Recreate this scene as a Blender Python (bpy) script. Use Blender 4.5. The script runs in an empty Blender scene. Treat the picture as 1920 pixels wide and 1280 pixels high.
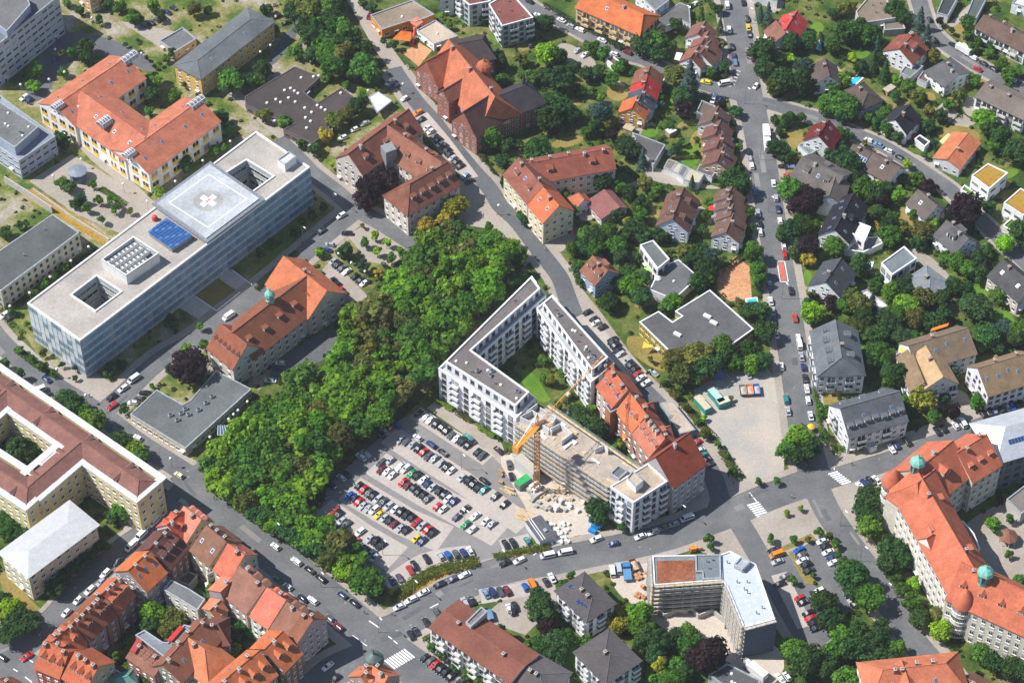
import bpy, math, random
from mathutils import Vector, Matrix
from mathutils.geometry import delaunay_2d_cdt
rnd = random.Random(7)
rad = math.radians
scene = bpy.context.scene
COL = scene.collection

# ---------------------------------------------------------------- camera, sky, sun, exposure
FOC, TILT, ALT = 4500.0, rad(47.0), 580.0          # focal length in photo pixels, tilt below horizon, flying height
_c, _s = math.cos(TILT), math.sin(TILT)
Y0 = ALT * _c / _s                                   # ground distance of the picture centre: the world origin
cam_data = bpy.data.cameras.new('camera'); cam = bpy.data.objects.new('camera', cam_data); COL.objects.link(cam)
cam.location = (0, -Y0, ALT); cam.rotation_euler = (math.pi/2 - TILT, 0, 0)
cam_data.sensor_width = 36; cam_data.lens = 36*FOC/1920; cam_data.clip_start = 5; cam_data.clip_end = 6000
scene.camera = cam
CAM = Vector((0, -Y0, ALT))
world = bpy.data.worlds.new('World'); scene.world = world; world.use_nodes = True
SUN_EL, SHADOW_AZ = rad(51), rad(-1)                # shadows fall towards +x and a little towards the camera
nt = world.node_tree; nt.nodes.clear()
sk = nt.nodes.new('ShaderNodeTexSky'); sk.sky_type = 'NISHITA'; sk.sun_disc = False
sk.air_density = 1.0; sk.dust_density = .4; sk.ozone_density = 2.0; sk.sun_elevation = SUN_EL; sk.sun_rotation = rad(270) + rad(1)
bg = nt.nodes.new('ShaderNodeBackground'); bg.inputs[1].default_value = 0.085
wo = nt.nodes.new('ShaderNodeOutputWorld'); nt.links.new(sk.outputs[0], bg.inputs[0]); nt.links.new(bg.outputs[0], wo.inputs[0])
sl = bpy.data.lights.new('sun', 'SUN'); sl.energy = 4.7; sl.angle = rad(0.53); sl.color = (1.0, 0.975, 0.935)
so = bpy.data.objects.new('sun', sl); COL.objects.link(so)
_sd = Vector((math.cos(SUN_EL)*math.cos(SHADOW_AZ), math.cos(SUN_EL)*math.sin(SHADOW_AZ), -math.sin(SUN_EL)))
so.rotation_euler = _sd.to_track_quat('-Z', 'Y').to_euler(); so.location = (-200, 60, 300)
vs = scene.view_settings; vs.view_transform = 'Standard'; vs.look = 'None'; vs.gamma = 1; vs.use_curve_mapping = False; vs.exposure = 0.52

# ---------------------------------------------------------------- map survey: photo point + height above ground -> place on the map
TX = TY = 0.0; TS = 4.0
def tile(c, r):
    global TX, TY, TS
    TX, TY, TS = 480.0*c, 320.0*r, 4.0
def full():
    global TX, TY, TS
    TX, TY, TS = 0.0, 0.0, 1.0
def g(p, z=0.0):
    x = (TX + p[0]/TS - 960)/FOC; y = (640 - TY - p[1]/TS)/FOC
    d = (x, _c + y*_s, -_s + y*_c); t = (z - ALT)/d[2]
    return Vector((d[0]*t, d[1]*t - Y0))
def to_px(v):
    x, y, z = v[0], v[1] + Y0, v[2] - ALT
    f = y*_c - z*_s; u = y*_s + z*_c
    return (960 + FOC*x/f, 640 - FOC*u/f)

# ---------------------------------------------------------------- materials (all procedural)
MATS = {}
def _nodes(name):
    m = bpy.data.materials.new(name); m.use_nodes = True; n = m.node_tree; n.nodes.clear()
    out = n.nodes.new('ShaderNodeOutputMaterial'); b = n.nodes.new('ShaderNodeBsdfPrincipled')
    n.links.new(b.outputs[0], out.inputs[0]); MATS[name] = m
    return m, n, b
def _noise(n, scale, detail=4, rough=.6, coord='Object', vec=None):
    t = n.nodes.new('ShaderNodeTexNoise'); t.inputs['Scale'].default_value = scale; t.inputs['Detail'].default_value = detail; t.inputs['Roughness'].default_value = rough
    if vec is None:
        c = n.nodes.new('ShaderNodeTexCoord'); vec = c.outputs[coord]
    n.links.new(vec, t.inputs['Vector']); return t
def _ramp(n, fac, stops):
    r = n.nodes.new('ShaderNodeValToRGB'); e = r.color_ramp.elements
    while len(e) < len(stops): e.new(.5)
    for k, (p, c) in enumerate(stops):
        e[k].position = p; e[k].color = (*c, 1) if len(c) == 3 else c
    n.links.new(fac, r.inputs[0]); return r
def _mul(n, a, b, fac=1.0, mode='MULTIPLY'):
    m = n.nodes.new('ShaderNodeMix'); m.data_type = 'RGBA'; m.blend_type = mode; m.inputs[0].default_value = fac
    for s, i in ((a, 6), (b, 7)):
        if isinstance(s, tuple): m.inputs[i].default_value = (*s, 1)
        else: n.links.new(s, m.inputs[i])
    return m.outputs[2]
def _bump(n, b, h, strength, dist=.1):
    k = n.nodes.new('ShaderNodeBump'); k.inputs['Strength'].default_value = strength; k.inputs['Distance'].default_value = dist
    n.links.new(h, k.inputs['Height']); n.links.new(k.outputs[0], b.inputs['Normal'])
def tinted(name, rough=.8, s1=.25, s2=2.0, lo=.72, hi=1.18, bump=0.0, metal=0, spec=.3, courses=0.0):
    """base colour = the object's own colour, weathered by two noises"""
    m, n, b = _nodes(name)
    oi = n.nodes.new('ShaderNodeObjectInfo')
    a = _noise(n, s1, 5); c = _noise(n, s2, 3)
    ra = _ramp(n, a.outputs[0], [(.3, (lo,)*3), (.7, (hi,)*3)])
    rc = _ramp(n, c.outputs[0], [(.3, (.82,)*3), (.7, (1.12,)*3)])
    v = _mul(n, _mul(n, oi.outputs['Color'], ra.outputs[0]), rc.outputs[0])
    if courses:
        co = n.nodes.new('ShaderNodeTexCoord'); w = n.nodes.new('ShaderNodeTexWave'); w.bands_direction = 'Z'; w.inputs['Scale'].default_value = courses
        w.inputs['Distortion'].default_value = .6; w.inputs['Detail'].default_value = 1
        n.links.new(co.outputs['Object'], w.inputs['Vector'])
        v = _mul(n, v, _ramp(n, w.outputs[0], [(0, (.74,)*3), (.55, (1.08,)*3)]).outputs[0])
    n.links.new(v, b.inputs['Base Color']); b.inputs['Roughness'].default_value = rough; b.inputs['Metallic'].default_value = metal
    b.inputs['Specular IOR Level'].default_value = spec
    if bump: _bump(n, b, c.outputs[0], bump)
    return m
def plain(name, col, rough=.7, metal=0, spec=.4, s=1.5, amt=.25):
    m, n, b = _nodes(name)
    t = _noise(n, s, 3)
    r = _ramp(n, t.outputs[0], [(.3, tuple(c*(1-amt) for c in col)), (.7, tuple(min(1, c*(1+amt)) for c in col))])
    n.links.new(r.outputs[0], b.inputs['Base Color']); b.inputs['Roughness'].default_value = rough; b.inputs['Metallic'].default_value = metal
    b.inputs['Specular IOR Level'].default_value = spec
    return m
def blend(name, cols, scale, rough=.95, scale2=None, col2=None, bump=.3, detail=6, p=(.35, .65), spec=.1, amt2=.5):
    m, n, b = _nodes(name)
    t = _noise(n, scale, detail, .65)
    k = len(cols)
    r = _ramp(n, t.outputs[0], [(p[0] + (p[1]-p[0])*i/(k-1), c) for i, c in enumerate(cols)])
    v = r.outputs[0]
    f = _noise(n, scale2 or scale*9, 4, .7)
    rf = _ramp(n, f.outputs[0], [(.35, (1-amt2*.5,)*3), (.65, (1+amt2*.45,)*3)])
    v = _mul(n, v, rf.outputs[0])
    n.links.new(v, b.inputs['Base Color']); b.inputs['Roughness'].default_value = rough; b.inputs['Specular IOR Level'].default_value = spec
    if bump: _bump(n, b, f.outputs[0], bump, .2)
    return m
tinted('plaster', .9, .12, 1.1, .86, 1.08, 0, 0, .2)
tinted('tiles', .85, .30, 1.6, .76, 1.16, .25, 0, .15, courses=3.2)
tinted('membrane', .92, .10, 1.3, .74, 1.18, .1, 0, .15)
tinted('metal', .42, .3, 2, .88, 1.08, 0, .35, .5)
tinted('carpaint', .22, .5, 3, .95, 1.03, 0, 0, .6)
tinted('paint', .5, .6, 3, .9, 1.06, 0, 0, .4)
tinted('cloth', .9, .8, 4, .85, 1.1, 0, 0, .1)
tinted('brickwork', .92, .3, 3, .75, 1.15, .1, 0, .15)
plain('frame_white', (.72, .72, .70), .5)
plain('frame_dark', (.10, .09, .085), .5)
plain('trim_metal', (.52, .55, .58), .4, .5, .5)
plain('concrete', (.42, .40, .37), .9)
plain('rubber', (.02, .02, .02), .8)
plain('dark_inside', (.035, .035, .04), .8)
plain('wood', (.42, .27, .13), .8)
plain('timber_pale', (.60, .44, .24), .8)
plain('bark', (.10, .075, .05), .95)
plain('whitepaint', (.78, .78, .76), .6, s=.8, amt=.12)
plain('yellowpaint', (.80, .52, .02), .6)
plain('steel', (.38, .39, .41), .45, .7)
plain('copper_green', (.17, .42, .35), .7)
m, n, b = _nodes('glass')
t = _noise(n, .35, 2)
oi = n.nodes.new('ShaderNodeObjectInfo'); bl = _ramp(n, oi.outputs['Random'], [(0, (0, 0, 0)), (.68, (0, 0, 0)), (.70, (.10, .095, .085)), (.86, (.10, .095, .085)), (.88, (.32, .30, .27))]); bl.color_ramp.interpolation = 'CONSTANT'
n.links.new(_mul(n, _ramp(n, t.outputs[0], [(.35, (.016, .022, .032)), (.65, (.05, .065, .085))]).outputs[0], bl.outputs[0], 1.0, 'ADD'), b.inputs['Base Color'])
b.inputs['Roughness'].default_value = .08; b.inputs['Specular IOR Level'].default_value = .6
m, n, b = _nodes('glass_blue')
t = _noise(n, .22, 3)
n.links.new(_ramp(n, t.outputs[0], [(.3, (.03, .075, .15)), (.7, (.11, .20, .30))]).outputs[0], b.inputs['Base Color'])
b.inputs['Roughness'].default_value = .12; b.inputs['Specular IOR Level'].default_value = .7
m, n, b = _nodes('solar')
b.inputs['Base Color'].default_value = (.02, .06, .17, 1); b.inputs['Roughness'].default_value = .15
m, n, b = _nodes('pool_water')
t = _noise(n, 1.5, 2)
n.links.new(_ramp(n, t.outputs[0], [(.3, (.03, .42, .62)), (.7, (.06, .55, .75))]).outputs[0], b.inputs['Base Color']); b.inputs['Roughness'].default_value = .06
# foliage: the tree's own colour, each leaf clump a little different, some light through the leaves
m, n, b = _nodes('foliage')
oi = n.nodes.new('ShaderNodeObjectInfo'); at = n.nodes.new('ShaderNodeAttribute'); at.attribute_name = 'leaf'
t = _noise(n, 1.6, 3)
v = _mul(n, _mul(n, oi.outputs['Color'], at.outputs['Color']), _ramp(n, t.outputs[0], [(.35, (.66, .74, .62)), (.65, (1.3, 1.2, 1.1))]).outputs[0])
n.links.new(v, b.inputs['Base Color']); b.inputs['Roughness'].default_value = .75; b.inputs['Specular IOR Level'].default_value = .15
tr = n.nodes.new('ShaderNodeBsdfTranslucent'); n.links.new(v, tr.inputs[0])
mx = n.nodes.new('ShaderNodeMixShader'); mx.inputs[0].default_value = .46
n.links.new(b.outputs[0], mx.inputs[1]); n.links.new(tr.outputs[0], mx.inputs[2])
n.links.new(mx.outputs[0], [x for x in n.nodes if x.type == 'OUTPUT_MATERIAL'][0].inputs[0])
# ground
blend('m_garden', [(.034, .066, .014), (.065, .108, .02), (.14, .15, .04), (.26, .21, .10)], .085, scale2=.9, bump=.5, p=(.36, .70))
blend('m_woodfloor', [(.03, .05, .012), (.06, .085, .02), (.15, .12, .06), (.30, .24, .16)], .12, scale2=1.1, p=(.36, .70))
blend('m_dry', [(.17, .15, .04), (.25, .19, .055), (.30, .22, .085)], .12, scale2=1.4, p=(.3, .7))
blend('m_lawn', [(.06, .15, .015), (.10, .20, .02), (.16, .22, .03)], .10, scale2=1.4, p=(.3, .7), amt2=.35)
blend('m_campus', [(.045, .085, .016), (.08, .13, .025), (.20, .19, .06), (.32, .28, .21), (.38, .34, .28)], .07, scale2=.9, p=(.34, .68))
blend('m_redbed', [(.20, .07, .035), (.26, .09, .045), (.30, .13, .08)], .2, scale2=1.2, p=(.3, .7))
blend('m_sand', [(.46, .385, .31), (.50, .43, .355), (.53, .47, .40)], .07, scale2=1.2, p=(.3, .7), amt2=.24)
blend('m_play', [(.50, .24, .12), (.56, .30, .16)], .2, scale2=1)
blend('m_gravel', [(.30, .30, .285), (.35, .335, .31), (.43, .375, .315), (.46, .40, .34)], .03, scale2=1.6, p=(.34, .66), amt2=.26)
plain('spandrel', (.36, .45, .53), .3)
blend('m_asphalt', [(.105, .108, .113), (.14, .142, .145), (.185, .18, .175)], .09, rough=.9, scale2=1.3, p=(.3, .7), bump=.1, amt2=.28)
blend('m_asphalt_dark', [(.09, .095, .105), (.115, .12, .125), (.14, .14, .14)], .05, rough=.9, scale2=.7, p=(.3, .7), bump=.1, amt2=.22)
blend('m_lane', [(.20, .188, .182), (.225, .212, .205), (.25, .235, .225)], .04, rough=.92, scale2=.6, p=(.3, .7), bump=.1, amt2=.16)
blend('m_bay', [(.38, .335, .295), (.42, .37, .33), (.45, .40, .36)], .06, scale2=.8, p=(.3, .7), bump=.1, amt2=.2)
blend('m_paving', [(.29, .25, .21), (.345, .30, .255), (.39, .345, .30)], .07, scale2=1.1, p=(.3, .7), bump=.15, amt2=.22)
blend('m_pale', [(.46, .43, .39), (.53, .49, .45)], .06, scale2=.9, p=(.3, .7), bump=.1, amt2=.25)
blend('m_kerb', [(.38, .36, .33), (.46, .44, .41)], .6)
blend('m_redlane', [(.55, .10, .07), (.62, .16, .11)], .5)
blend('m_rust', [(.34, .13, .03), (.36, .22, .04), (.18, .16, .03)], .16, scale2=1.2, p=(.3, .7))

# ---------------------------------------------------------------- object helpers
def mesh_data(name, V, F, mats, mi=None, smooth=False):
    me = bpy.data.meshes.new(name); me.from_pydata(V, [], F)
    for k in mats: me.materials.append(MATS[k])
    if mi: me.polygons.foreach_set('material_index', mi)
    if smooth: me.polygons.foreach_set('use_smooth', [True]*len(F))
    return me
def put(name, me, parent=None, loc=(0, 0, 0), rz=0.0, col=None, sc=None, rx=0.0):
    o = bpy.data.objects.new(name, me); COL.objects.link(o)
    if parent is not None:
        o.parent = parent; loc = Vector(loc) - parent.location - (parent.parent.location if parent.parent else Vector())
    o.location = loc
    if rz or rx: o.rotation_euler = (rx, 0, rz)
    if sc: o.scale = sc
    if col: o.color = (*col[:3], 1)
    return o
def tag(o, label, cat, group=None):
    if len(label.split()) > 16: print('LONG', label)
    o['label'] = label; o['category'] = cat
    if group: o['group'] = group
    return o
def part(name, V, F, mats, root, mi=None, col=None, smooth=False):
    """mesh given in world coordinates, stored relative to the thing's base"""
    L = root.location
    return put(name, mesh_data(name, [(v[0]-L.x, v[1]-L.y, v[2]-L.z) for v in V], F, mats, mi, smooth), root, tuple(L), col=col)
class MB:
    def __init__(s): s.V = []; s.F = []; s.M = []
    def add(s, V, F, m=0):
        o = len(s.V); s.V += [tuple(v) for v in V]; s.F += [tuple(i+o for i in f) for f in F]; s.M += [m]*len(F)
    def box(s, x0, x1, y0, y1, z0, z1, m=0, bottom=True):
        s.add([(x0, y0, z0), (x1, y0, z0), (x1, y1, z0), (x0, y1, z0), (x0, y0, z1), (x1, y0, z1), (x1, y1, z1), (x0, y1, z1)],
              [(4, 5, 6, 7), (0, 1, 5, 4), (1, 2, 6, 5), (2, 3, 7, 6), (3, 0, 4, 7)] + ([(3, 2, 1, 0)] if bottom else []), m)
    def bar(s, a, b, w, m=0, w2=None):
        a, b = Vector(a), Vector(b); d = (b-a).normalized(); w2 = w2 or w
        u = d.cross(Vector((0, 0, 1)));  u = Vector((1, 0, 0)) if u.length < 1e-3 else u.normalized()
        v = d.cross(u)
        V = [p + u*sx*w/2 + v*sy*w2/2 for p in (a, b) for sx, sy in ((-1, -1), (1, -1), (1, 1), (-1, 1))]
        s.add(V, [(3, 2, 1, 0), (4, 5, 6, 7), (0, 1, 5, 4), (1, 2, 6, 5), (2, 3, 7, 6), (3, 0, 4, 7)], m)
    def tube(s, a, b, r0, r1, n=8, m=0, cap=True):
        a, b = Vector(a), Vector(b); d = (b-a).normalized()
        u = d.cross(Vector((0, 0, 1)));  u = Vector((1, 0, 0)) if u.length < 1e-3 else u.normalized()
        v = d.cross(u)
        V = [p + (u*math.cos(2*math.pi*i/n) + v*math.sin(2*math.pi*i/n))*r for p, r in ((a, r0), (b, r1)) for i in range(n)]
        F = [(i, (i+1) % n, n+(i+1) % n, n+i) for i in range(n)]
        if cap: F += [tuple(range(n))[::-1], tuple(range(n, 2*n))]
        s.add(V, F, m)
    def lathe(s, prof, n=10, m=0, c=(0, 0)):
        V = []; F = []
        for r, z in prof: V += [(c[0]+r*math.cos(2*math.pi*i/n), c[1]+r*math.sin(2*math.pi*i/n), z) for i in range(n)]
        for k in range(len(prof)-1): F += [(k*n+i, k*n+(i+1) % n, (k+1)*n+(i+1) % n, (k+1)*n+i) for i in range(n)]
        F.append(tuple((len(prof)-1)*n+i for i in range(n)))
        s.add(V, F, m)
    def data(s, name, mats, smooth=False): return mesh_data(name, s.V, s.F, mats, s.M, smooth)
def empty(name, loc):
    o = bpy.data.objects.new(name, None); COL.objects.link(o); o.location = loc; o.empty_display_size = .5
    return o
def inside(p, poly):
    x, y = p[0], p[1]; c = False; j = len(poly)-1
    for i in range(len(poly)):
        a, b = poly[i], poly[j]
        if (a[1] > y) != (b[1] > y) and x < (b[0]-a[0])*(y-a[1])/(b[1]-a[1])+a[0]: c = not c
        j = i
    return c
def area2(P): return sum(P[i-1][0]*P[i][1]-P[i][0]*P[i-1][1] for i in range(len(P)))
def ccw(P): return P if area2(P) > 0 else P[::-1]
def inset(P, d):
    """parallel inset of a ccw polygon"""
    n = len(P); out = []
    for i in range(n):
        a, b, c = P[i-1], P[i], P[(i+1) % n]
        e1 = (b-a).normalized(); e2 = (c-b).normalized(); n1 = Vector((-e1.y, e1.x)); n2 = Vector((-e2.y, e2.x))
        k = 1 + n1.dot(n2); k = max(k, .25)
        out.append(b + (n1+n2)*(d/k))
    return out
# ---------------------------------------------------------------- ground: one partition of the map, every zone at its own level, kerbs where levels meet
ZONES = []       # name, level, material, kerb material, list of polygons; later ones lie over earlier ones
ROUND = {'plaza', 'junction_island', 'green_lawn', 'dry_lawn', 'building_site', 'hedge_bank', 'school_yard', 'garden_path', 'parcel_lawn', 'parcel_dry_lawn', 'garden_bed', 'wood_floor', 'campus_grounds', 'yard'}
def chaikin(P, k=2):
    for _ in range(k):
        P = [q for i in range(len(P)) for q in (P[i-1]*.3+P[i]*.7, P[i]*.7+P[(i+1) % len(P)]*.3)]
    return P
def zone(name, z, mat, polys): ZONES.append((name, z, mat, [chaikin([g(p) for p in P]) if name in ROUND else [g(p) for p in P] for P in polys]))
def strip(pts, w, cap=True):
    """outline (photo points) of a street of width w metres along a centre line; returns map points"""
    P = [g(p) for p in pts]; L = []; R = []
    for i, p in enumerate(P):
        a = P[max(0, i-1)]; b = P[min(len(P)-1, i+1)]; d = (b-a).normalized(); nn = Vector((-d.y, d.x))
        ww = w[i] if isinstance(w, (list, tuple)) else w
        L.append(p + nn*ww/2); R.append(p - nn*ww/2)
    return L + R[::-1]
def zone_w(name, z, mat, polys): ZONES.append((name, z, mat, polys))
def smoothline(pts, k=4):
    out = []
    for i in range(len(pts)-1):
        p0 = pts[max(0, i-1)]; p1 = pts[i]; p2 = pts[i+1]; p3 = pts[min(len(pts)-1, i+2)]
        for s in range(k):
            t = s/k
            out.append(tuple(.5*((2*p1[j]) + (-p0[j]+p2[j])*t + (2*p0[j]-5*p1[j]+4*p2[j]-p3[j])*t*t + (-p0[j]+3*p1[j]-3*p2[j]+p3[j])*t**3) for j in (0, 1)))
    out.append(tuple(pts[-1])); return out
GROUND = {}
def build_ground():
    big = [Vector((-900, -700)), Vector((900, -700)), Vector((900, 1500)), Vector((-900, 1500))]
    V = [Vector(v) for v in big]; Fc = [[0, 1, 2, 3]]
    # coarse grid points keep triangles compact
    for z in ZONES:
        for P in z[3]:
            Fc.append(list(range(len(V), len(V)+len(P)))); V += [Vector((p[0], p[1])) for p in P]
    vo, ed, fa, _, _, _ = delaunay_2d_cdt(V, [], Fc, 0, 1e-4)
    boxes = []
    for k, z in enumerate(ZONES):
        for P in z[3]: boxes.append((k, min(p[0] for p in P), max(p[0] for p in P), min(p[1] for p in P), max(p[1] for p in P), P))
    own = []
    for f in fa:
        c = (vo[f[0]] + vo[f[1]] + vo[f[2]])/3; best = 0
        for k, x0, x1, y0, y1, P in boxes:
            if k > best and x0 < c.x < x1 and y0 < c.y < y1 and inside(c, P): best = k
        own.append(best)
    edges = {}
    for i, f in enumerate(fa):
        for j in range(3):
            a, b = f[j], f[(j+1) % 3]; edges.setdefault((min(a, b), max(a, b)), []).append((i, a, b))
    lv = [z[1] for z in ZONES]
    tri = {}; kb = {}
    for i, f in enumerate(fa): tri.setdefault(own[i], []).append(f)
    for e, L in edges.items():
        if len(L) == 2:
            (i, a, b), (j, _, _) = L; zi, zj = lv[own[i]], lv[own[j]]
            if abs(zi-zj) > .001:
                hi = own[i] if zi > zj else own[j]
                if zi > zj: kb.setdefault(hi, []).append((a, b, zj))
                else: kb.setdefault(hi, []).append((b, a, zi))
    for k, T in tri.items():
        name, z, mat, _ = ZONES[k]
        idx = {}; VV = []; FF = []; M = []
        def vi(v, zz):
            key = (v, zz)
            if key not in idx: idx[key] = len(VV); VV.append((vo[v].x, vo[v].y, zz))
            return idx[key]
        for f in T: FF.append(tuple(vi(v, z) for v in f)); M.append(0)
        for a, b, zl in kb.get(k, []):
            FF.append((vi(b, z), vi(a, z), vi(a, zl), vi(b, zl))); M.append(1)
        o = put(name, mesh_data(name, VV, FF, [mat, 'm_kerb'], M)); o['kind'] = 'structure'
        GROUND.setdefault(name, o)

# ---------------------------------------------------------------- buildings
FP = []          # footprints: polygon, height, root
WINS = []        # windows to hang once every footprint is known
LM = []          # landmarks for describing trees: photo point, short name
def house(name, label, short, cat='house', group=None, at=(0, 0)):
    p = g(at); r = empty(name, (p.x, p.y, 0)); tag(r, label, cat, group)
    if short: LM.append((r, (TX+at[0]/TS, TY+at[1]/TS), short))
    return r
WIN = {}
def _win_mesh():
    for nm, fr, bars in (('p', 'frame_white', 1), ('d', 'frame_dark', 0), ('t', 'frame_white', 2)):
        b = MB()
        b.add([(-.5, .03, -.5), (.5, .03, -.5), (.5, .03, .5), (-.5, .03, .5)], [(3, 2, 1, 0)], 1)
        f = .07
        for x0, x1, z0, z1 in ((-.5, .5, .5-f, .5), (-.5, .5, -.5, -.5+f), (-.5, -.5+f, -.5+f, .5-f), (.5-f, .5, -.5+f, .5-f)): b.box(x0, x1, 0, .09, z0, z1, 0)
        if bars: b.box(-.035, .035, 0, .08, -.5+f, .5-f, 0)
        if bars == 2: b.box(-.5+f, .5-f, 0, .075, .16, .22, 0)
        b.box(-.56, .56, 0, .2, -.57, -.5, 0)
        WIN[nm] = b.data('window', [fr, 'glass'])
    b = MB()                                           # glass ribbon
    b.add([(-.5, .04, -.5), (.5, .04, -.5), (.5, .04, .5), (-.5, .04, .5)], [(3, 2, 1, 0)], 1)
    b.box(-.5, .5, 0, .10, .46, .5, 0); b.box(-.5, .5, 0, .12, -.5, -.46, 0)
    for k in range(5): b.box(-.5+k*.2475, -.49+k*.2475, 0, .08, -.46, .46, 0)
    WIN['r'] = b.data('window_band', ['frame_white', 'glass'])
    b = MB()                                           # balcony with its door behind
    b.box(-.5, .5, 0, 1.3, -.12, 0, 0); b.box(-.5, .5, 1.22, 1.3, 0, .95, 0); b.box(-.5, -.485, 0, 1.22, 0, .95, 0); b.box(.485, .5, 0, 1.22, 0, .95, 0)
    b.add([(-.42, .04, .02), (.42, .04, .02), (.42, .04, 2.2), (-.42, .04, 2.2)], [(3, 2, 1, 0)], 1); b.box(-.03, .03, .03, .07, .02, 2.2, 2)
    WIN['b'] = b.data('balcony', ['paint', 'glass', 'frame_white'])
    b = MB()                                           # coloured panel with window
    b.add([(-.5, .03, -.1), (.5, .03, -.1), (.5, .03, .5), (-.5, .03, .5)], [(3, 2, 1, 0)], 1); b.box(-.5, .5, 0, .12, -.5, -.1, 0); b.box(-.03, .03, 0, .08, -.1, .5, 2)
    WIN['y'] = b.data('window', ['paint', 'glass', 'frame_white'])
    b = MB()                                           # arched window
    pts = [(-.5, -.5), (.5, -.5)] + [(.5*math.cos(a*math.pi/6), .1+.4*math.sin(a*math.pi/6)) for a in range(7)]
    b.add([(x, .03, z) for x, z in pts], [tuple(range(len(pts)))[::-1]], 1); b.add([(x*1.18, .02, z*1.12+.01) for x, z in pts], [tuple(range(len(pts)))[::-1]], 0); b.box(-.04, .04, 0, .08, -.5, .45, 0)
    WIN['a'] = b.data('window', ['frame_white', 'glass'])
b = MB(); b.box(-.5, .5, 0, .08, 0, 1, 0); b.box(-.62, .62, 0, .05, 0, 1.06, 2); b.add([(-.3, .09, .5), (.3, .09, .5), (.3, .09, .92), (-.3, .09, .92)], [(3, 2, 1, 0)], 1); b.box(.32, .4, .08, .14, .45, .5, 2); b.box(-.8, .8, 0, 1.0, 1.12, 1.16, 2)
_win_mesh(); WIN['o'] = b.data('door', ['paint', 'glass', 'frame_white'])
DCOL = [(.16, .07, .04), (.05, .10, .07), (.30, .20, .12), (.07, .08, .11), (.45, .44, .42)]
def W(fl=2, sp=2.6, w=1.2, h=1.4, st='p', col=None, z=.9, skip=0, top=.5, bal=0): return dict(fl=fl, sp=sp, w=w, h=h, st=st, col=col, z=z, skip=skip, top=top, bal=bal)
def wallwin(root, a, b, z0, z1, wd):
    d = b-a; L = d.length; d = d/L if L else d; nn = Vector((d.y, -d.x)); mid = (a+b)/2
    if L < 2.2 or (Vector((CAM.x, CAM.y))-mid).dot(nn) + 0 <= 0 and False: return
    if Vector((CAM.x-mid.x, CAM.y-mid.y)).normalized().dot(nn) < -.02: return
    n = max(1, int((L-.5)/wd['sp'])); fh = (z1-z0-wd['top'])/wd['fl']; ang = math.atan2(d.y, d.x)+math.pi
    dk = int(abs(a.x*7+a.y*3)) % n if (z0 == 0 and 5 < L < 60) else -1
    for f in range(wd['skip'], wd['fl']):
        for i in range(n):
            t = (i+.5)/n; p = a + d*(L*t)
            st = wd['st']; z = z0 + f*fh + wd['z'] + wd['h']/2
            if f == 0 and i == dk: WINS.append((root, p, nn, .1, ang, 1.1, 2.15, 'o', DCOL[int(abs(a.x)) % 5])); continue
            if wd['bal'] and f > 0 and i % wd['bal'] == 1: WINS.append((root, p, nn, z0+f*fh, ang, wd['w']*2.0, 1.0, 'b', wd['col'])); continue
            WINS.append((root, p, nn, z, ang, wd['w'], wd['h'], st, wd['col']))
def hang_windows():
    bx = [(min(p.x for p in P), max(p.x for p in P), min(p.y for p in P), max(p.y for p in P), P, h) for P, h, r in FP]
    for root, p, nn, z, ang, w, h, st, col in WINS:
        q = p + nn*.35; hid = False
        for x0, x1, y0, y1, P, hh in bx:
            if hh > z-.3 and x0 < q.x < x1 and y0 < q.y < y1 and inside(q, P): hid = True; break
        if hid: continue
        u, v = to_px((p.x, p.y, z))
        if not (-15 < u < 1935 and -15 < v < 1295): continue
        b = st == 'b'
        put('door' if st == 'o' else 'balcony' if b else ('window_band' if st == 'r' else 'window'), WIN[st], root, (p.x, p.y, z), ang, col or (.7, .7, .7), (w, 1, 1 if b else h))
def prism(P, z0, z1, cap=True):
    n = len(P); V = [(p[0], p[1], z0) for p in P] + [(p[0], p[1], z1) for p in P]
    F = [(i, (i+1) % n, n+(i+1) % n, n+i) for i in range(n)]
    if cap: F.append(tuple(range(n, 2*n)))
    return V, F
VENT = []
def _vents():
    b = MB(); b.lathe([(.5, 0), (.5, .25), (.4, .45), (.15, .55)], 8); VENT.append(b.data('skylight_dome', ['whitepaint']))
    b = MB(); b.box(-.7, .7, -.5, .5, 0, .8); b.box(-.5, .5, -.35, .35, .8, .95, 1); VENT.append(b.data('vent_box', ['trim_metal', 'dark_inside']))
    b = MB(); b.lathe([(.16, 0), (.16, .9), (.28, .92), (.28, 1.05)], 8); VENT.append(b.data('vent_pipe', ['steel']))
_vents()
def tone(c):
    """weathered roofs are darker than fresh orange tile or pale sheet"""
    k = 1.0 if (c[0] > .44 or min(c) > .40) else .66
    return tuple(x*k for x in c)
def wtone(c):
    return tuple(min(.84, x*1.2) for x in c) if min(c) > .5 else c
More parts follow.
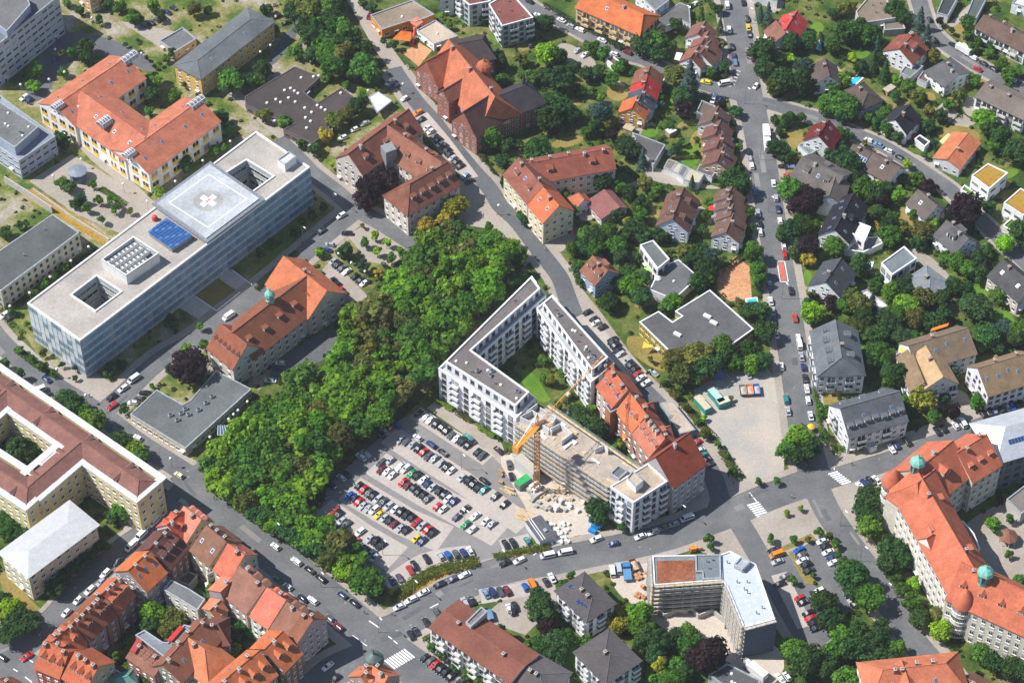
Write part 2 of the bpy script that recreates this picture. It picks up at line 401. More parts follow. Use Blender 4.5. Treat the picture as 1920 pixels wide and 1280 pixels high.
def flat(root, poly, h, rc=(.3, .3, .3), wc=(.7, .7, .68), win=None, par=.45, pw=.35, z0=0., dome=0, box=0, pipe=0, base=0, trim='trim_metal', wmat='plaster', world=False, rmat='membrane', seed=1):
    rc = tone(rc); wc = wtone(wc)
    P = ccw([Vector(p) for p in poly] if world else [g(p, h) for p in poly])
    V, F = prism(P, z0-(.0 if z0 else .3), h, False); part('wall', V, F, [wmat], root, col=wc)
    I = inset(P, pw); n = len(P)
    roof = part('roof', [(p.x, p.y, h-par) for p in I], [tuple(range(n))], [rmat], root, col=rc)
    V = [(p.x, p.y, h) for p in P] + [(p.x, p.y, h) for p in I] + [(p.x, p.y, h-par) for p in I] + [(p.x, p.y, h-.25) for p in inset(P, -.06)] + [(p.x, p.y, h) for p in inset(P, -.06)]
    F = []
    for i in range(n):
        j = (i+1) % n
        F += [(4*n+i, 4*n+j, n+j, n+i), (n+i, n+j, 2*n+j, 2*n+i), (3*n+i, 3*n+j, 4*n+j, 4*n+i)]
    part('parapet', V, F, [trim], root)
    FP.append((P, h, root))
    if win:
        for i in range(n): wallwin(root, P[i], P[(i+1) % n], z0+base, h, win)
    r = random.Random(seed); xs = [p.x for p in P]; ys = [p.y for p in P]; J = inset(P, 1.6)
    for k, (nm, c) in enumerate((('skylight_dome', dome), ('vent_box', box), ('vent_pipe', pipe))):
        got = 0; tries = 0
        while got < c and tries < 200:
            tries += 1; q = (r.uniform(min(xs), max(xs)), r.uniform(min(ys), max(ys)))
            if inside(q, J): put(nm, VENT[k], roof, (q[0], q[1], h-par), r.choice((0, .6, 1.2)) if k == 1 else 0); got += 1
    return P
DORM = {}
def _dormers():
    for nm, rt in (('gable', .75), ('shed', 0.28), ('flat', 0)):
        b = MB(); D = 3.2
        V = [(-.8, -D, -.6), (.8, -D, -.6), (.8, 0, -.6), (-.8, 0, -.6), (-.8, -D, 1.25), (.8, -D, 1.25), (.8, 0, 1.25), (-.8, 0, 1.25)]
        b.add(V, [(3, 2, 6, 7), (1, 5, 6, 2), (0, 3, 7, 4)], 0)
        b.add([(-.55, .03, .05), (.55, .03, .05), (.55, .03, 1.1), (-.55, .03, 1.1)], [(0, 1, 2, 3)], 2); b.box(-.04, .04, .02, .06, .05, 1.1, 3)
        if nm == 'gable': b.add([(-.95, .2, 1.15), (.95, .2, 1.15), (.95, -D, 1.15), (-.95, -D, 1.15), (0, .2, 1.15+rt), (0, -D, 1.15+rt)], [(0, 4, 5, 3), (1, 2, 5, 4), (0, 1, 4)], 1)
        else: b.add([(-.95, .25, 1.2), (.95, .25, 1.2), (.95, -D, 1.25+rt), (-.95, -D, 1.25+rt), (-.95, .25, 1.32), (.95, .25, 1.32), (.95, -D, 1.4+rt), (-.95, -D, 1.4+rt)], [(4, 5, 6, 7), (0, 1, 5, 4), (1, 2, 6, 5), (3, 0, 4, 7)], 1)
        DORM[nm] = b.data('dormer', ['frame_white', 'tiles', 'glass', 'frame_white'])
    b = MB(); b.box(-.45, .45, -.6, .6, -.05, .10, 0); b.add([(-.38, -.52, .12), (.38, -.52, .12), (.38, .52, .12), (-.38, .52, .12)], [(0, 1, 2, 3)], 1); DORM['sky'] = b.data('skylight', ['trim_metal', 'glass_blue'])
    b = MB(); b.box(-.38, .38, -.5, .5, -2.2, 1.25, 0); b.box(-.46, .46, -.58, .58, 1.25, 1.37, 1); b.tube((0, -.2, 1.37), (0, -.2, 1.7), .12, .1, 6, 2); b.tube((0, .2, 1.37), (0, .2, 1.7), .12, .1, 6, 2)
    DORM['chim'] = b.data('chimney', ['brickwork', 'concrete', 'dark_inside'])
    b = MB(); b.box(-.5, .5, -.8, .8, 0, .06, 0); b.add([(-.47, -.77, .065), (.47, -.77, .065), (.47, .77, .065), (-.47, .77, .065)], [(0, 1, 2, 3)], 1); DORM['solar'] = b.data('solar_panel', ['trim_metal', 'solar'])
_dormers()
TILE = (.36, .115, .06); ORANGE = (.50, .155, .055); RED = (.45, .09, .055); BROWN = (.20, .115, .08); DBROWN = (.13, .085, .065); SLATE = (.085, .09, .10); GREYR = (.17, .18, .20); BLACKR = (.05, .05, .065)
WHITE = (.72, .72, .70); CREAM = (.68, .58, .36); YELLOW = (.72, .47, .14); PINKW = (.62, .47, .40); GREYW = (.48, .49, .50); SANDST = (.52, .44, .36)
def gable(root, r1, r2, wl, wr=None, he=6., hr=4., e1=0., e2=0., rc=TILE, wc=WHITE, win='auto', dl=0, dr=0, sl=0, sr=0, ch=1, ov=.45, dt='shed', ds=.6, base=0., cap=True, wmat='plaster', dsz=1., rmat='tiles', seed=3, sol=0, solside=-1, x1=0., x2=0.):
    """pitched roof from its two ridge ends; wl / wr half widths, e1 / e2 length of hips, x1 / x2 extra length of ridge (metres)"""
    rc = tone(rc); wc = wtone(wc)
    wr = wl if wr is None else wr; zt = he+hr
    A, B = g(r1, zt), g(r2, zt); d = (B-A).normalized(); A = A - d*x1; B = B + d*x2; L = (B-A).length; nl = Vector((-d.y, d.x))
    E = [A - d*e1 + nl*wl, A - d*e1 - nl*wr, B + d*e2 - nl*wr, B + d*e2 + nl*wl]     # footprint, ccw: 1l 1r 2r 2l
    V = [(p.x, p.y, base-.3 if base == 0 else base) for p in E] + [(p.x, p.y, he) for p in E]
    F = [(0, 1, 5, 4), (1, 2, 6, 5), (2, 3, 7, 6), (3, 0, 4, 7)]
    if not e1: V.append((A.x, A.y, zt-.12)); F.append((4, 5, len(V)-1))
    if not e2: V.append((B.x, B.y, zt-.12)); F.append((6, 7, len(V)-1))
    part('wall', V, F, [wmat], root, col=wc)
    og = .25; fl, fr = hr/wl, hr/wr
    o1 = ov if e1 else og; o2 = ov if e2 else og
    k1 = A - d*(0 if e1 else og); k2 = B + d*(0 if e2 else og)
    he1 = hr/e1 if e1 else 0
    T = []
    for p, s1, s2, w, sl_ in ((E[0], -o1, 1, wl, fl), (E[1], -o1, -1, wr, fr), (E[2], o2, -1, wr, fr), (E[3], o2, 1, wl, fl)):
        q = p + d*s1 + nl*(s2*ov); T.append((q.x, q.y, he - ov*sl_*.8 + .06))
    T += [(k1.x, k1.y, zt+.06), (k2.x, k2.y, zt+.06)]
    Bm = [(x, y, z-.22) for x, y, z in T]
    VV = T + Bm
    FF = [(3, 0, 4, 5), (1, 2, 5, 4)]
    FF.append((0, 1, 4) if e1 else None); FF.append((2, 3, 5) if e2 else None); FF = [f for f in FF if f]
    FF += [tuple(i+6 for i in f[::-1]) for f in FF[:2]]
    loop = [0, 4, 1] if not e1 else [0, 1]
    loop2 = [2, 5, 3] if not e2 else [2, 3]
    ring = loop + loop2
    for i in range(len(ring)):
        a, b2 = ring[i], ring[(i+1) % len(ring)]; FF.append((a, a+6, b2+6, b2))
    roof = part('roof', VV, FF, [rmat], root, col=rc)
    rootL = root.location
    if cap:
        m = MB(); m.bar((k1.x, k1.y, zt+.1), (k2.x, k2.y, zt+.1), .3, 0, .16)
        if e1: m.bar(T[4], T[0], .24); m.bar(T[4], T[1], .24)
        if e2: m.bar(T[5], T[2], .24); m.bar(T[5], T[3], .24)
        put('ridge_cap', mesh_data('ridge_cap', [(x-rootL.x, y-rootL.y, z-rootL.z) for x, y, z in m.V], m.F, ['tiles']), roof, tuple(rootL), col=tuple(min(1, c*1.12+.015) for c in rc))
    FP.append((E, he+hr*.45, root))
    if win == 'auto': win = W(max(1, round((he-.5)/2.9)), 2.8)
    if win:
        for i in range(4): wallwin(root, E[i], E[(i+1) % 4], base, he, win)
        for ee, a, b2 in ((e1, E[0], E[1]), (e2, E[2], E[3])):
            if not ee and hr > 2.6 and (b2-a).length > 6:
                dd = (b2-a).normalized(); nn = Vector((dd.y, -dd.x)); c = (a+b2)/2; ang = math.atan2(dd.y, dd.x)+math.pi
                if Vector((CAM.x-c.x, CAM.y-c.y)).normalized().dot(nn) > 0:
                    for s in ((-.9, .9) if hr > 3.4 else (0,)): WINS.append((root, c+dd*s*1.1, nn, he+.9, ang, 1.0, 1.2, win['st'] if win['st'] in 'pdta' else 'p', None))
    ang = math.atan2(d.y, d.x)
    r = random.Random(seed)
    for side, nd, ns in ((1, dl, sl), (-1, dr, sr)):
        w = wl if side > 0 else wr; pitch = math.atan2(hr, w); lo = -e1*.5; hi = L+e2*.5
        a2 = ang if side > 0 else ang+math.pi
        for k in range(nd):
            t = lo + (hi-lo)*(k+.5)/nd; s = ds + .2*(r.random()-.5)*(nd > 3)*.3; q = A + d*t + nl*(side*w*s); z = zt - hr*s
            put('dormer', DORM[dt], roof, (q.x, q.y, z+.05), a2, rc, (1.25*dsz, 1, dsz))
        for k in range(ns):
            t = lo + (hi-lo)*(k+.5+.3*(r.random()-.5))/ns; s = .45 + .2*(r.random()-.5); q = A + d*t + nl*(side*w*s); z = zt - hr*s
            put('skylight', DORM['sky'], roof, (q.x, q.y, z+.1), a2, None, (1.1, 1.1, 1), -pitch)
    for k in range(ch):
        t = L*(k+.5+.35*(r.random()-.5))/ch; s = r.choice((-.8, .8)); q = A + d*t + nl*s
        put('chimney', DORM['chim'], roof, (q.x, q.y, zt-.35), ang, (.33, .17, .12) if r.random() < .7 else (.5, .48, .45))
    w = wl if solside > 0 else wr
    for k in range(sol):
        t = L*.5 + (k-(sol-1)/2)*1.05; s = .5; q = A + d*t + nl*(solside*w*s)
        put('solar_panel', DORM['solar'], roof, (q.x, q.y, zt-hr*s+.12), ang if solside > 0 else ang+math.pi, None, None, -math.atan2(hr, w))
    return root
def GH(name, label, short, r1, r2, wl, wr=None, cat='house', group=None, **k):
    r = house(name, label, short, cat, group, ((r1[0]+r2[0])/2, (r1[1]+r2[1])/2+k.get('he', 6)*15*TS/4))
    gable(r, r1, r2, wl, wr, **k); return r
def FH(name, label, short, poly, h, cat='building', group=None, **k):
    c = (sum(p[0] for p in poly)/len(poly), sum(p[1] for p in poly)/len(poly)+h*15*TS/4)
    r = house(name, label, short, cat, group, c); flat(r, poly, h, **k); return r
# ================================================================ THE GROUND (points are read on the photo, in its 1920 x 1280 pixels)
full()
def crop(x, y, s):
    global TX, TY, TS
    TX, TY, TS = float(x), float(y), s
ST = {}
ST['diagonal'] = smoothline([(738, 128), (745, 140), (780, 190), (812, 225), (842, 265), (885, 317), (917, 352), (937, 385), (955, 402), (975, 422), (1005, 462), (1035, 500), (1052, 525), (1065, 560), (1080, 595), (1100, 620), (1130, 655), (1180, 705), (1250, 775), (1330, 880), (1352, 945)])
ST['avenue'] = smoothline([(1370, -30), (1385, 60), (1396, 130), (1406, 185), (1425, 270), (1440, 370), (1456, 470), (1475, 580), (1490, 680), (1502, 760), (1512, 830), (1530, 900)])
ST['garden'] = smoothline([(1406, 188), (1445, 196), (1500, 212), (1540, 224), (1600, 250), (1652, 272), (1702, 302), (1752, 335), (1785, 359), (1827, 402), (1865, 438), (1915, 484), (1990, 560)])
ST['upper'] = smoothline([(1712, -40), (1732, 30), (1745, 57), (1772, 84), (1815, 113), (1865, 142), (1920, 170), (1990, 210)])
ST['top'] = smoothline([(940, -30), (975, -2), (1010, 22), (1065, 48), (1110, 72), (1150, 90), (1180, 105), (1210, 114), (1260, 137), (1310, 157), (1360, 172), (1404, 186)])
ST['wide'] = smoothline([(350, 880), (368, 902), (400, 945), (450, 990), (500, 1030), (560, 1077), (620, 1127), (680, 1178), (730, 1217), (790, 1262), (850, 1320)])
ST['curve'] = smoothline([(700, 1190), (742, 1176), (792, 1147), (842, 1112), (905, 1082), (960, 1065), (1035, 1052), (1110, 1037), (1185, 1022), (1260, 1003), (1322, 980), (1370, 962), (1440, 932), (1515, 905)])
ST['east'] = smoothline([(1500, 912), (1560, 897), (1615, 880), (1665, 865), (1715, 848), (1790, 820), (1865, 792), (1990, 748)])
ST['south'] = smoothline([(1365, 950), (1390, 985), (1412, 1022), (1437, 1065), (1462, 1110), (1490, 1160), (1525, 1215)])
ST['school'] = smoothline([(1525, 900), (1545, 945), (1562, 975), (1597, 1025), (1640, 1085), (1677, 1147), (1712, 1200), (1745, 1240), (1800, 1310)])
ST['campus'] = smoothline([(-40, 590), (0, 640), (30, 668), (62, 697), (112, 729), (190, 777), (250, 823), (312, 863), (362, 895)])
ST['ward'] = smoothline([(195, 772), (237, 735), (275, 697), (312, 668), (362, 640), (425, 592), (480, 550), (530, 510), (580, 467), (630, 425), (668, 395)])
ST['police'] = smoothline([(520, 262), (560, 300), (587, 327), (630, 360), (665, 390), (717, 420), (767, 452), (782, 462)])
ST['oldtown'] = smoothline([(318, 935), (275, 997), (225, 1034), (150, 1104), (107, 1155), (50, 1205), (0, 1232), (-40, 1245)])
ST['side'] = smoothline([(722, 1216), (672, 1236), (620, 1262), (570, 1310)])
ST['corner'] = [(-60, 1185), (20, 1238), (70, 1272), (130, 1320)]
WID = dict(diagonal=6.2, avenue=10, garden=6.2, upper=6.5, top=6, wide=12.5, curve=10.5, east=7.5, south=7, school=8.5, campus=7.2, ward=7.5, police=7, oldtown=9, corner=12, side=11)
ZONES.append(('ground', 0.0, 'm_garden', []))
zone('campus_grounds', .02, 'm_campus', [[(-60, -60), (640, -60), (700, 80), (790, 240), (800, 430), (640, 560), (520, 690), (360, 880), (320, 850), (-60, 600)]])
zone('wood_floor', .03, 'm_woodfloor', [[(800, 440), (900, 425), (975, 470), (985, 520), (930, 590), (840, 680), (800, 740), (760, 780), (690, 850), (640, 900), (600, 960), (620, 1000), (720, 1090), (735, 1120), (700, 1140), (560, 1030), (430, 940), (375, 885), (400, 850), (480, 790), (560, 690), (640, 600)],
                                       [(540, -40), (640, -40), (720, 110), (740, 160), (690, 170), (600, 130), (560, 60)]])
# garden parcels: worn lawns, beds and patios between the houses
gr = random.Random(31); par = {'m_dry': [], 'm_lawn': [], 'm_paving': [], 'm_woodfloor': []}
for k in range(150):
    u, v = gr.uniform(970, 1910), gr.uniform(5, 740)
    if u < 1180 and v > 480: continue
    s, t = gr.uniform(7, 24), gr.uniform(5, 15); an = gr.choice((-.55, -.65, .75, -.5)); ca, sa = math.cos(an), math.sin(an)
    P = [(u+ca*x*s-sa*y*t*1.2, v+(sa*x*s+ca*y*t)*.75) for x, y in ((-1, -1), (gr.uniform(.6, 1), -1), (1, gr.uniform(.5, 1)), (gr.uniform(-1, -.6), 1))]
    par[gr.choice(('m_dry', 'm_dry', 'm_lawn', 'm_lawn', 'm_paving', 'm_woodfloor'))].append(P)
for k, (mt, nm) in enumerate((('m_woodfloor', 'garden_bed'), ('m_dry', 'parcel_dry_lawn'), ('m_lawn', 'parcel_lawn'), ('m_paving', 'patio'))): zone(nm, .02+.006*k, mt, par[mt])
# lawns and beds
zone('dry_lawn', .04, 'm_dry', [[(1150, 155), (1185, 170), (1165, 195), (1130, 180)], [(1295, 245), (1340, 235), (1335, 300), (1290, 290)], [(1470, 240), (1510, 238), (1505, 280), (1480, 282)], [(1750, 250), (1790, 230), (1845, 250), (1830, 275), (1765, 260)], [(1680, 390), (1715, 380), (1730, 420), (1690, 440)], [(1100, 690), (1150, 660), (1210, 730), (1250, 760), (1230, 770)],
                               [(1535, 740), (1570, 735), (1590, 750), (1545, 770)], [(1790, 690), (1830, 670), (1880, 660), (1850, 690), (1800, 720)], [(0, 1060), (25, 1080), (70, 1140), (95, 1150), (60, 1180), (0, 1110)], [(1160, 640), (1200, 620), (1260, 690), (1230, 700)], [(1030, 265), (1090, 250), (1098, 268), (1040, 282)], [(1765, 50), (1790, 40), (1815, 55), (1790, 72)], [(140, 700), (215, 715), (250, 735), (200, 760), (130, 715)], [(600, 395), (640, 405), (575, 458), (555, 450)], [(820, 5), (900, 45), (970, 90), (940, 60), (880, 0)]])
zone('green_lawn', .05, 'm_lawn', [[(560, 420), (600, 395), (520, 480), (470, 530), (440, 550)], [(60, 330), (110, 300), (130, 310), (80, 350)], [(130, 350), (160, 345), (170, 365), (150, 375)], [(330, 640), (420, 580), (430, 590), (340, 655)], [(1278, 275), (1310, 265), (1318, 300), (1290, 318), (1275, 305)], [(1195, 250), (1225, 230), (1240, 250), (1215, 262)], [(980, 695), (1000, 695), (1030, 745), (1035, 752), (1008, 756), (975, 715)], [(1518, 40), (1552, 45), (1535, 70), (1520, 62)], [(1820, 530), (1855, 520), (1870, 550), (1835, 565)], [(1865, 575), (1905, 590), (1900, 620), (1860, 600)],
                                 [(1060, 1220), (1085, 1190), (1100, 1205), (1090, 1240), (1065, 1290), (1050, 1280)], [(850, 35), (870, 15), (885, 45), (862, 50)], [(915, 60), (935, 75), (940, 85), (915, 70)], [(1505, 510), (1518, 500), (1525, 530), (1505, 540)], [(1205, 210), (1235, 195), (1270, 180), (1250, 215)]])
zone('garden_path', .04, 'm_paving', [[(1320, 85), (1345, 80), (1350, 120), (1330, 130)], [(985, 330), (1010, 320), (1060, 350), (1045, 372)], [(1080, 400), (1110, 385), (1130, 400), (1095, 420)], [(1200, 110), (1215, 105), (1240, 135), (1225, 140)], [(1050, 75), (1095, 95), (1130, 130), (1075, 125), (1040, 100)], [(1780, 45), (1825, 0), (1840, 0), (1790, 55), (1775, 50)], [(1700, 55), (1735, 40), (1740, 55), (1710, 70)],
                                     [(1215, 305), (1290, 340), (1350, 350), (1350, 357), (1230, 345), (1205, 325)], [(1690, 470), (1720, 460), (1790, 520), (1770, 530)], [(1690, 285), (1725, 290), (1760, 310), (1740, 325), (1705, 305)], [(1800, 190), (1825, 175), (1840, 210), (1815, 225)], [(1810, 465), (1835, 450), (1850, 475), (1815, 490)], [(1010, 440), (1060, 430), (1090, 445), (1045, 480), (1030, 465)], [(1690, 750), (1800, 715), (1830, 770), (1810, 775)], [(1540, 120), (1560, 110), (1590, 150), (1560, 140)], [(1450, 35), (1480, 0), (1440, 0)]])
zone('paving', .10, 'm_paving', [[(640, -20), (665, -20), (735, 90), (790, 165), (905, 300), (960, 370), (1045, 470), (1060, 500), (1045, 500), (1020, 475), (940, 375), (780, 190), (745, 150), (700, 90)], [(55, 340), (135, 290), (300, 385), (230, 440), (140, 400)], [(650, 440), (700, 415), (770, 465), (735, 500), (690, 490)], [(590, 520), (620, 490), (690, 560), (655, 570)], [(130, 255), (160, 255), (290, 380), (275, 385), (170, 300)],
                                [(225, 40), (330, 60), (470, 190), (560, 260), (540, 275), (440, 190), (300, 90)], [(360, 640), (460, 545), (500, 570), (410, 640)], [(860, 335), (900, 360), (960, 430), (1000, 490), (985, 500), (920, 430), (860, 420), (850, 370)], [(800, 765), (820, 750), (940, 830), (960, 880), (935, 868), (905, 838)], [(1040, 470), (1090, 540), (1130, 590), (1180, 660), (1270, 760), (1340, 830), (1390, 890), (1370, 930), (1330, 905), (1240, 780), (1120, 650), (1060, 540)],
                                [(120, 660), (220, 725), (205, 760), (100, 705)], [(270, 690), (310, 660), (330, 680), (290, 720)], [(250, 870), (300, 860), (330, 880), (300, 930), (260, 980), (240, 1000), (200, 960)]])
tile(0, 1)
zone('forecourt', .07, 'm_pale', [[(1330, 1020), (1440, 925), (1635, 1060), (1555, 1150)], [(1725, 735), (1900, 862), (1800, 920), (1630, 800)], [(1600, 1130), (1900, 870), (1960, 900), (1660, 1170)]])
zone('forecourt_lawn', .08, 'm_dry', [[(1440, 930), (1622, 800), (1795, 912), (1628, 1052)]])
full()
zone('building_site', .06, 'm_sand', [[(930, 870), (950, 840), (1010, 870), (1110, 930), (1140, 980), (1110, 1010), (1090, 1000), (1065, 1010), (1000, 1025), (985, 960)], [(1140, 1052), (1228, 1045), (1235, 1110), (1360, 1110), (1400, 1200), (1470, 1235), (1400, 1265), (1320, 1215), (1235, 1175), (1200, 1140), (1150, 1110)], [(1380, 1200), (1470, 1200), (1470, 1290), (1360, 1300)]])
zone('gravel_lot', .06, 'm_gravel', [[(1300, 730), (1360, 690), (1440, 690), (1470, 740), (1470, 880), (1450, 905), (1390, 905), (1360, 850), (1320, 790)]])
zone('playground', .06, 'm_play', [[(1345, 510), (1380, 480), (1405, 500), (1410, 560), (1370, 565), (1345, 550)], [(755, 100), (785, 80), (810, 95), (785, 125)]])
zone('school_yard', .06, 'm_paving', [[(1790, 1000), (1850, 950), (1930, 930), (1930, 1100), (1880, 1090), (1830, 1060)]])
zone('plaza', .10, 'm_pale', [[(1430, 985), (1520, 935), (1545, 975), (1440, 1020)], [(1330, 1010), (1375, 990), (1395, 1030), (1420, 1060), (1380, 1045), (1310, 1040)]])
zone('rust_roof_bed', .06, 'm_rust', [[(40, 365), (62, 352), (205, 445), (192, 458)]])
# pavements (wider than the streets that lie on them)
zone_w('pavement', .12, 'm_paving', [strip(ST[k], WID[k]+e) for k, e in (('diagonal', 5), ('avenue', 5), ('garden', 2.6), ('upper', 2.8), ('top', 2.5), ('wide', 6), ('curve', 4.5), ('east', 9), ('south', 6), ('school', 6), ('campus', 4), ('ward', 5), ('police', 4), ('oldtown', 3), ('corner', 5), ('side', 5))])
zone('junction_island', .12, 'm_paving', [[(1300, 905), (1330, 910), (1330, 950), (1290, 985), (1270, 960)], [(1345, 905), (1400, 900), (1460, 905), (1500, 880), (1500, 900), (1460, 925), (1400, 945), (1365, 930)], [(1400, 965), (1430, 950), (1480, 940), (1530, 930), (1550, 975), (1600, 1040), (1560, 1070), (1440, 1030), (1400, 990)], [(1290, 1010), (1370, 985), (1420, 1050), (1380, 1045), (1300, 1035)], [(1520, 870), (1580, 850), (1590, 870), (1560, 885)], [(1560, 930), (1620, 900), (1640, 990), (1590, 980)]])
# streets
zone_w('street', .0, 'm_asphalt', [strip(ST[k], WID[k]) for k in ('avenue', 'garden', 'upper', 'top', 'wide', 'curve', 'east', 'south', 'school', 'campus', 'ward', 'police', 'oldtown', 'corner', 'side')])
zone('junction', .004, 'm_asphalt', [[(1315, 985), (1330, 940), (1345, 900), (1368, 930), (1400, 945), (1405, 965), (1400, 990), (1380, 985)], [(1470, 925), (1510, 890), (1510, 860), (1545, 880), (1570, 890), (1560, 910), (1545, 950), (1500, 930)], [(1380, 150), (1405, 190), (1445, 190), (1440, 205), (1415, 230), (1400, 200), (1360, 180)], [(660, 1165), (720, 1170), (760, 1165), (740, 1210), (720, 1230)], [(320, 880), (345, 870), (400, 930), (380, 950), (330, 930)], [(250, 985), (330, 905), (345, 925), (300, 985), (270, 1010)]])
zone_w('lane', .0, 'm_asphalt_dark', [strip(ST['diagonal'], WID['diagonal'])])
zone('yard', .0, 'm_asphalt_dark', [[(540, 660), (620, 610), (650, 625), (655, 650), (600, 680), (555, 690), (520, 715), (500, 700)], [(500, 110), (560, 30), (570, 45), (530, 110), (500, 130)], [(90, 70), (130, 55), (240, 80), (300, 130), (280, 140), (200, 95), (110, 120), (100, 170), (60, 200), (40, 180)]])
zone('car_court', .08, 'm_paving', [[(595, 520), (625, 490), (690, 555), (660, 572)], [(960, 1110), (1000, 1090), (1040, 1085), (1045, 1130), (985, 1190), (900, 1160), (935, 1130)]])
zone('car_park_school', .0, 'm_asphalt', [[(1440, 1050), (1480, 1040), (1500, 1070), (1540, 1110), (1580, 1180), (1530, 1220), (1470, 1120)], [(1480, 1040), (1530, 1010), (1580, 1060), (1605, 1140), (1575, 1155), (1535, 1095)]])
zone('planting_strip', .1, 'm_dry', [[(1478, 1035), (1490, 1030), (1530, 1080), (1525, 1095), (1510, 1095)], [(1455, 1030), (1520, 1000), (1530, 1010), (1465, 1035)], [(1555, 1000), (1590, 1060), (1580, 1060), (1545, 1010)], [(1470, 1095), (1485, 1088), (1495, 1100), (1480, 1105)]])
# the big car park: grey lanes, pale bays
zone('car_park', .02, 'm_lane', [[(786, 768), (820, 785), (905, 838), (940, 872), (985, 950), (1000, 1000), (985, 1030), (905, 1050), (870, 1040), (800, 1065), (735, 1115), (705, 1080), (580, 985), (620, 905), (690, 840), (745, 790)]])
def bay(a, b, w): zone_w('parking_bay', .03, 'm_bay', [strip([a, b], w)])
zone_w('parking_bay', .03, 'm_bay', [strip([(778, 772), (915, 862)], 5.5), strip([(730, 815), (860, 898), (985, 985)], 8.5), strip([(705, 868), (800, 925), (940, 1002)], 10.5), strip([(655, 915), (760, 978), (835, 1010)], 11), strip([(600, 955), (680, 1010), (745, 1047)], 11), strip(smoothline([(725, 1098), (770, 1066), (800, 1050), (840, 1041), (885, 1036)]), 6), strip([(940, 1026), (995, 1014)], 6)])
zone('hedge_bank', .12, 'm_rust', [[(740, 1122), (760, 1100), (800, 1072), (840, 1057), (898, 1046), (902, 1056), (850, 1072), (800, 1098), (750, 1130)], [(920, 1042), (990, 1025), (1030, 1020), (1030, 1032), (930, 1050)]])
zone_w('parking_strip', .03, 'm_bay', [strip(ST['diagonal'][i:j], 4.6) for i, j in ()] + [strip([(1090, 590), (1130, 635), (1200, 715)], 5), strip([(790, 215), (830, 262), (885, 335)], 5), strip([(900, 1118), (960, 1108), (1010, 1098)], 5.5), strip([(1460, 1075), (1510, 1175)], 5)])
build_ground()
# markings
def stripe(a, b, w, zone_name='street', mat='whitepaint', name='road_marking'):
    A, B = g(a), g(b); d = (B-A).normalized(); nn = Vector((-d.y, d.x))*w/2; r = GROUND[zone_name]
    part(name, [(*(A+nn), .012), (*(A-nn), .012), (*(B-nn), .012), (*(B+nn), .012)], [(0, 1, 2, 3)], [mat], r)
def zebra(a, b, half, n):
    A = Vector(a); B = Vector(b); h = Vector(half)
    for i in range(n):
        c = A + (B-A)*(i/(n-1)); stripe(tuple(c-h), tuple(c+h), .55, name='zebra_stripe')
zebra((1412, 944), (1430, 966), (11, -3.2), 7)
zebra((1562, 886), (1590, 908), (9, -2.6), 8)
zebra((731, 1245), (767, 1224), (10, 8), 9)
for a, b in (((660, 1190), (672, 1198)), ((676, 1202), (688, 1210)), ((692, 1163), (711, 1176)), ((728, 1192), (735, 1197)), ((738, 1200), (745, 1206)), ((25, 1253), (33, 1258)), ((47, 1268), (60, 1278)), ((52, 1234), (62, 1241)), ((1405, 923), (1419, 940)), ((1436, 962), (1446, 980)), ((1567, 850), (1564, 880)), ((1000, 1040), (1014, 1030)), ((806, 1139), (822, 1131))):
    stripe(a, b, .35)
for i in range(9): stripe((742+i*26-i*0.2, 1182-i*10.5+i*i*.35), (746+i*26, 1180-i*10.5+i*i*.35), .1)
stripe((1464, 492), (1470, 526), 1.6, mat='m_redlane')
for a, b in (((1457, 490), (1463, 528)), ((1471, 490), (1478, 528)), ((1457, 490), (1471, 490)), ((1463, 528), (1478, 528))): stripe(a, b, .3)
for i in range(5): stripe((1371+i*2.5, 156-i*6), (1378+i*2.5, 159-i*6), .3)

# repaired asphalt and manhole covers
pr = random.Random(8)
m = MB(); m.lathe([(.42, 0), (.42, .012)], 10); MANH = m.data('manhole_cover', ['steel'])
for k in range(64):
    nm = pr.choice(('avenue', 'avenue', 'garden', 'upper', 'wide', 'wide', 'curve', 'curve', 'east', 'school', 'campus', 'ward', 'police', 'oldtown', 'top')); L = ST[nm]; i = pr.randrange(len(L)-1); A, B = g(L[i]), g(L[i+1]); t = pr.random(); q = A+(B-A)*t; d = (B-A).normalized(); nn = Vector((-d.y, d.x)); q = q+nn*pr.uniform(-.32, .32)*WID[nm]
    if k % 3 == 0: put('manhole_cover', MANH, GROUND['street'], (q.x, q.y, .004)); continue
    l, w = pr.uniform(.8, 5), pr.uniform(.35, 1.1)
    part('asphalt_patch', [(*(q+d*x*l+nn*y*w), .008) for x, y in ((-1, -1), (1, -1), (1, 1), (-1, 1))], [(0, 1, 2, 3)], ['m_asphalt_dark' if k % 2 else 'm_lane'], GROUND['street'])
# ================================================================ BUILDINGS, WESTERN HALF
def box_part(root, name, cx, cy, z0, z1, lx, ly, ang, mats, col=None):
    c, s = math.cos(ang), math.sin(ang); V = []
    for z in (z0, z1):
        for sx, sy in ((-1, -1), (1, -1), (1, 1), (-1, 1)): V.append((cx+c*sx*lx/2-s*sy*ly/2, cy+s*sx*lx/2+c*sy*ly/2, z))
    return part(name, V, [(4, 5, 6, 7), (0, 1, 5, 4), (1, 2, 6, 5), (2, 3, 7, 6), (3, 0, 4, 7)], mats, root, col=col)
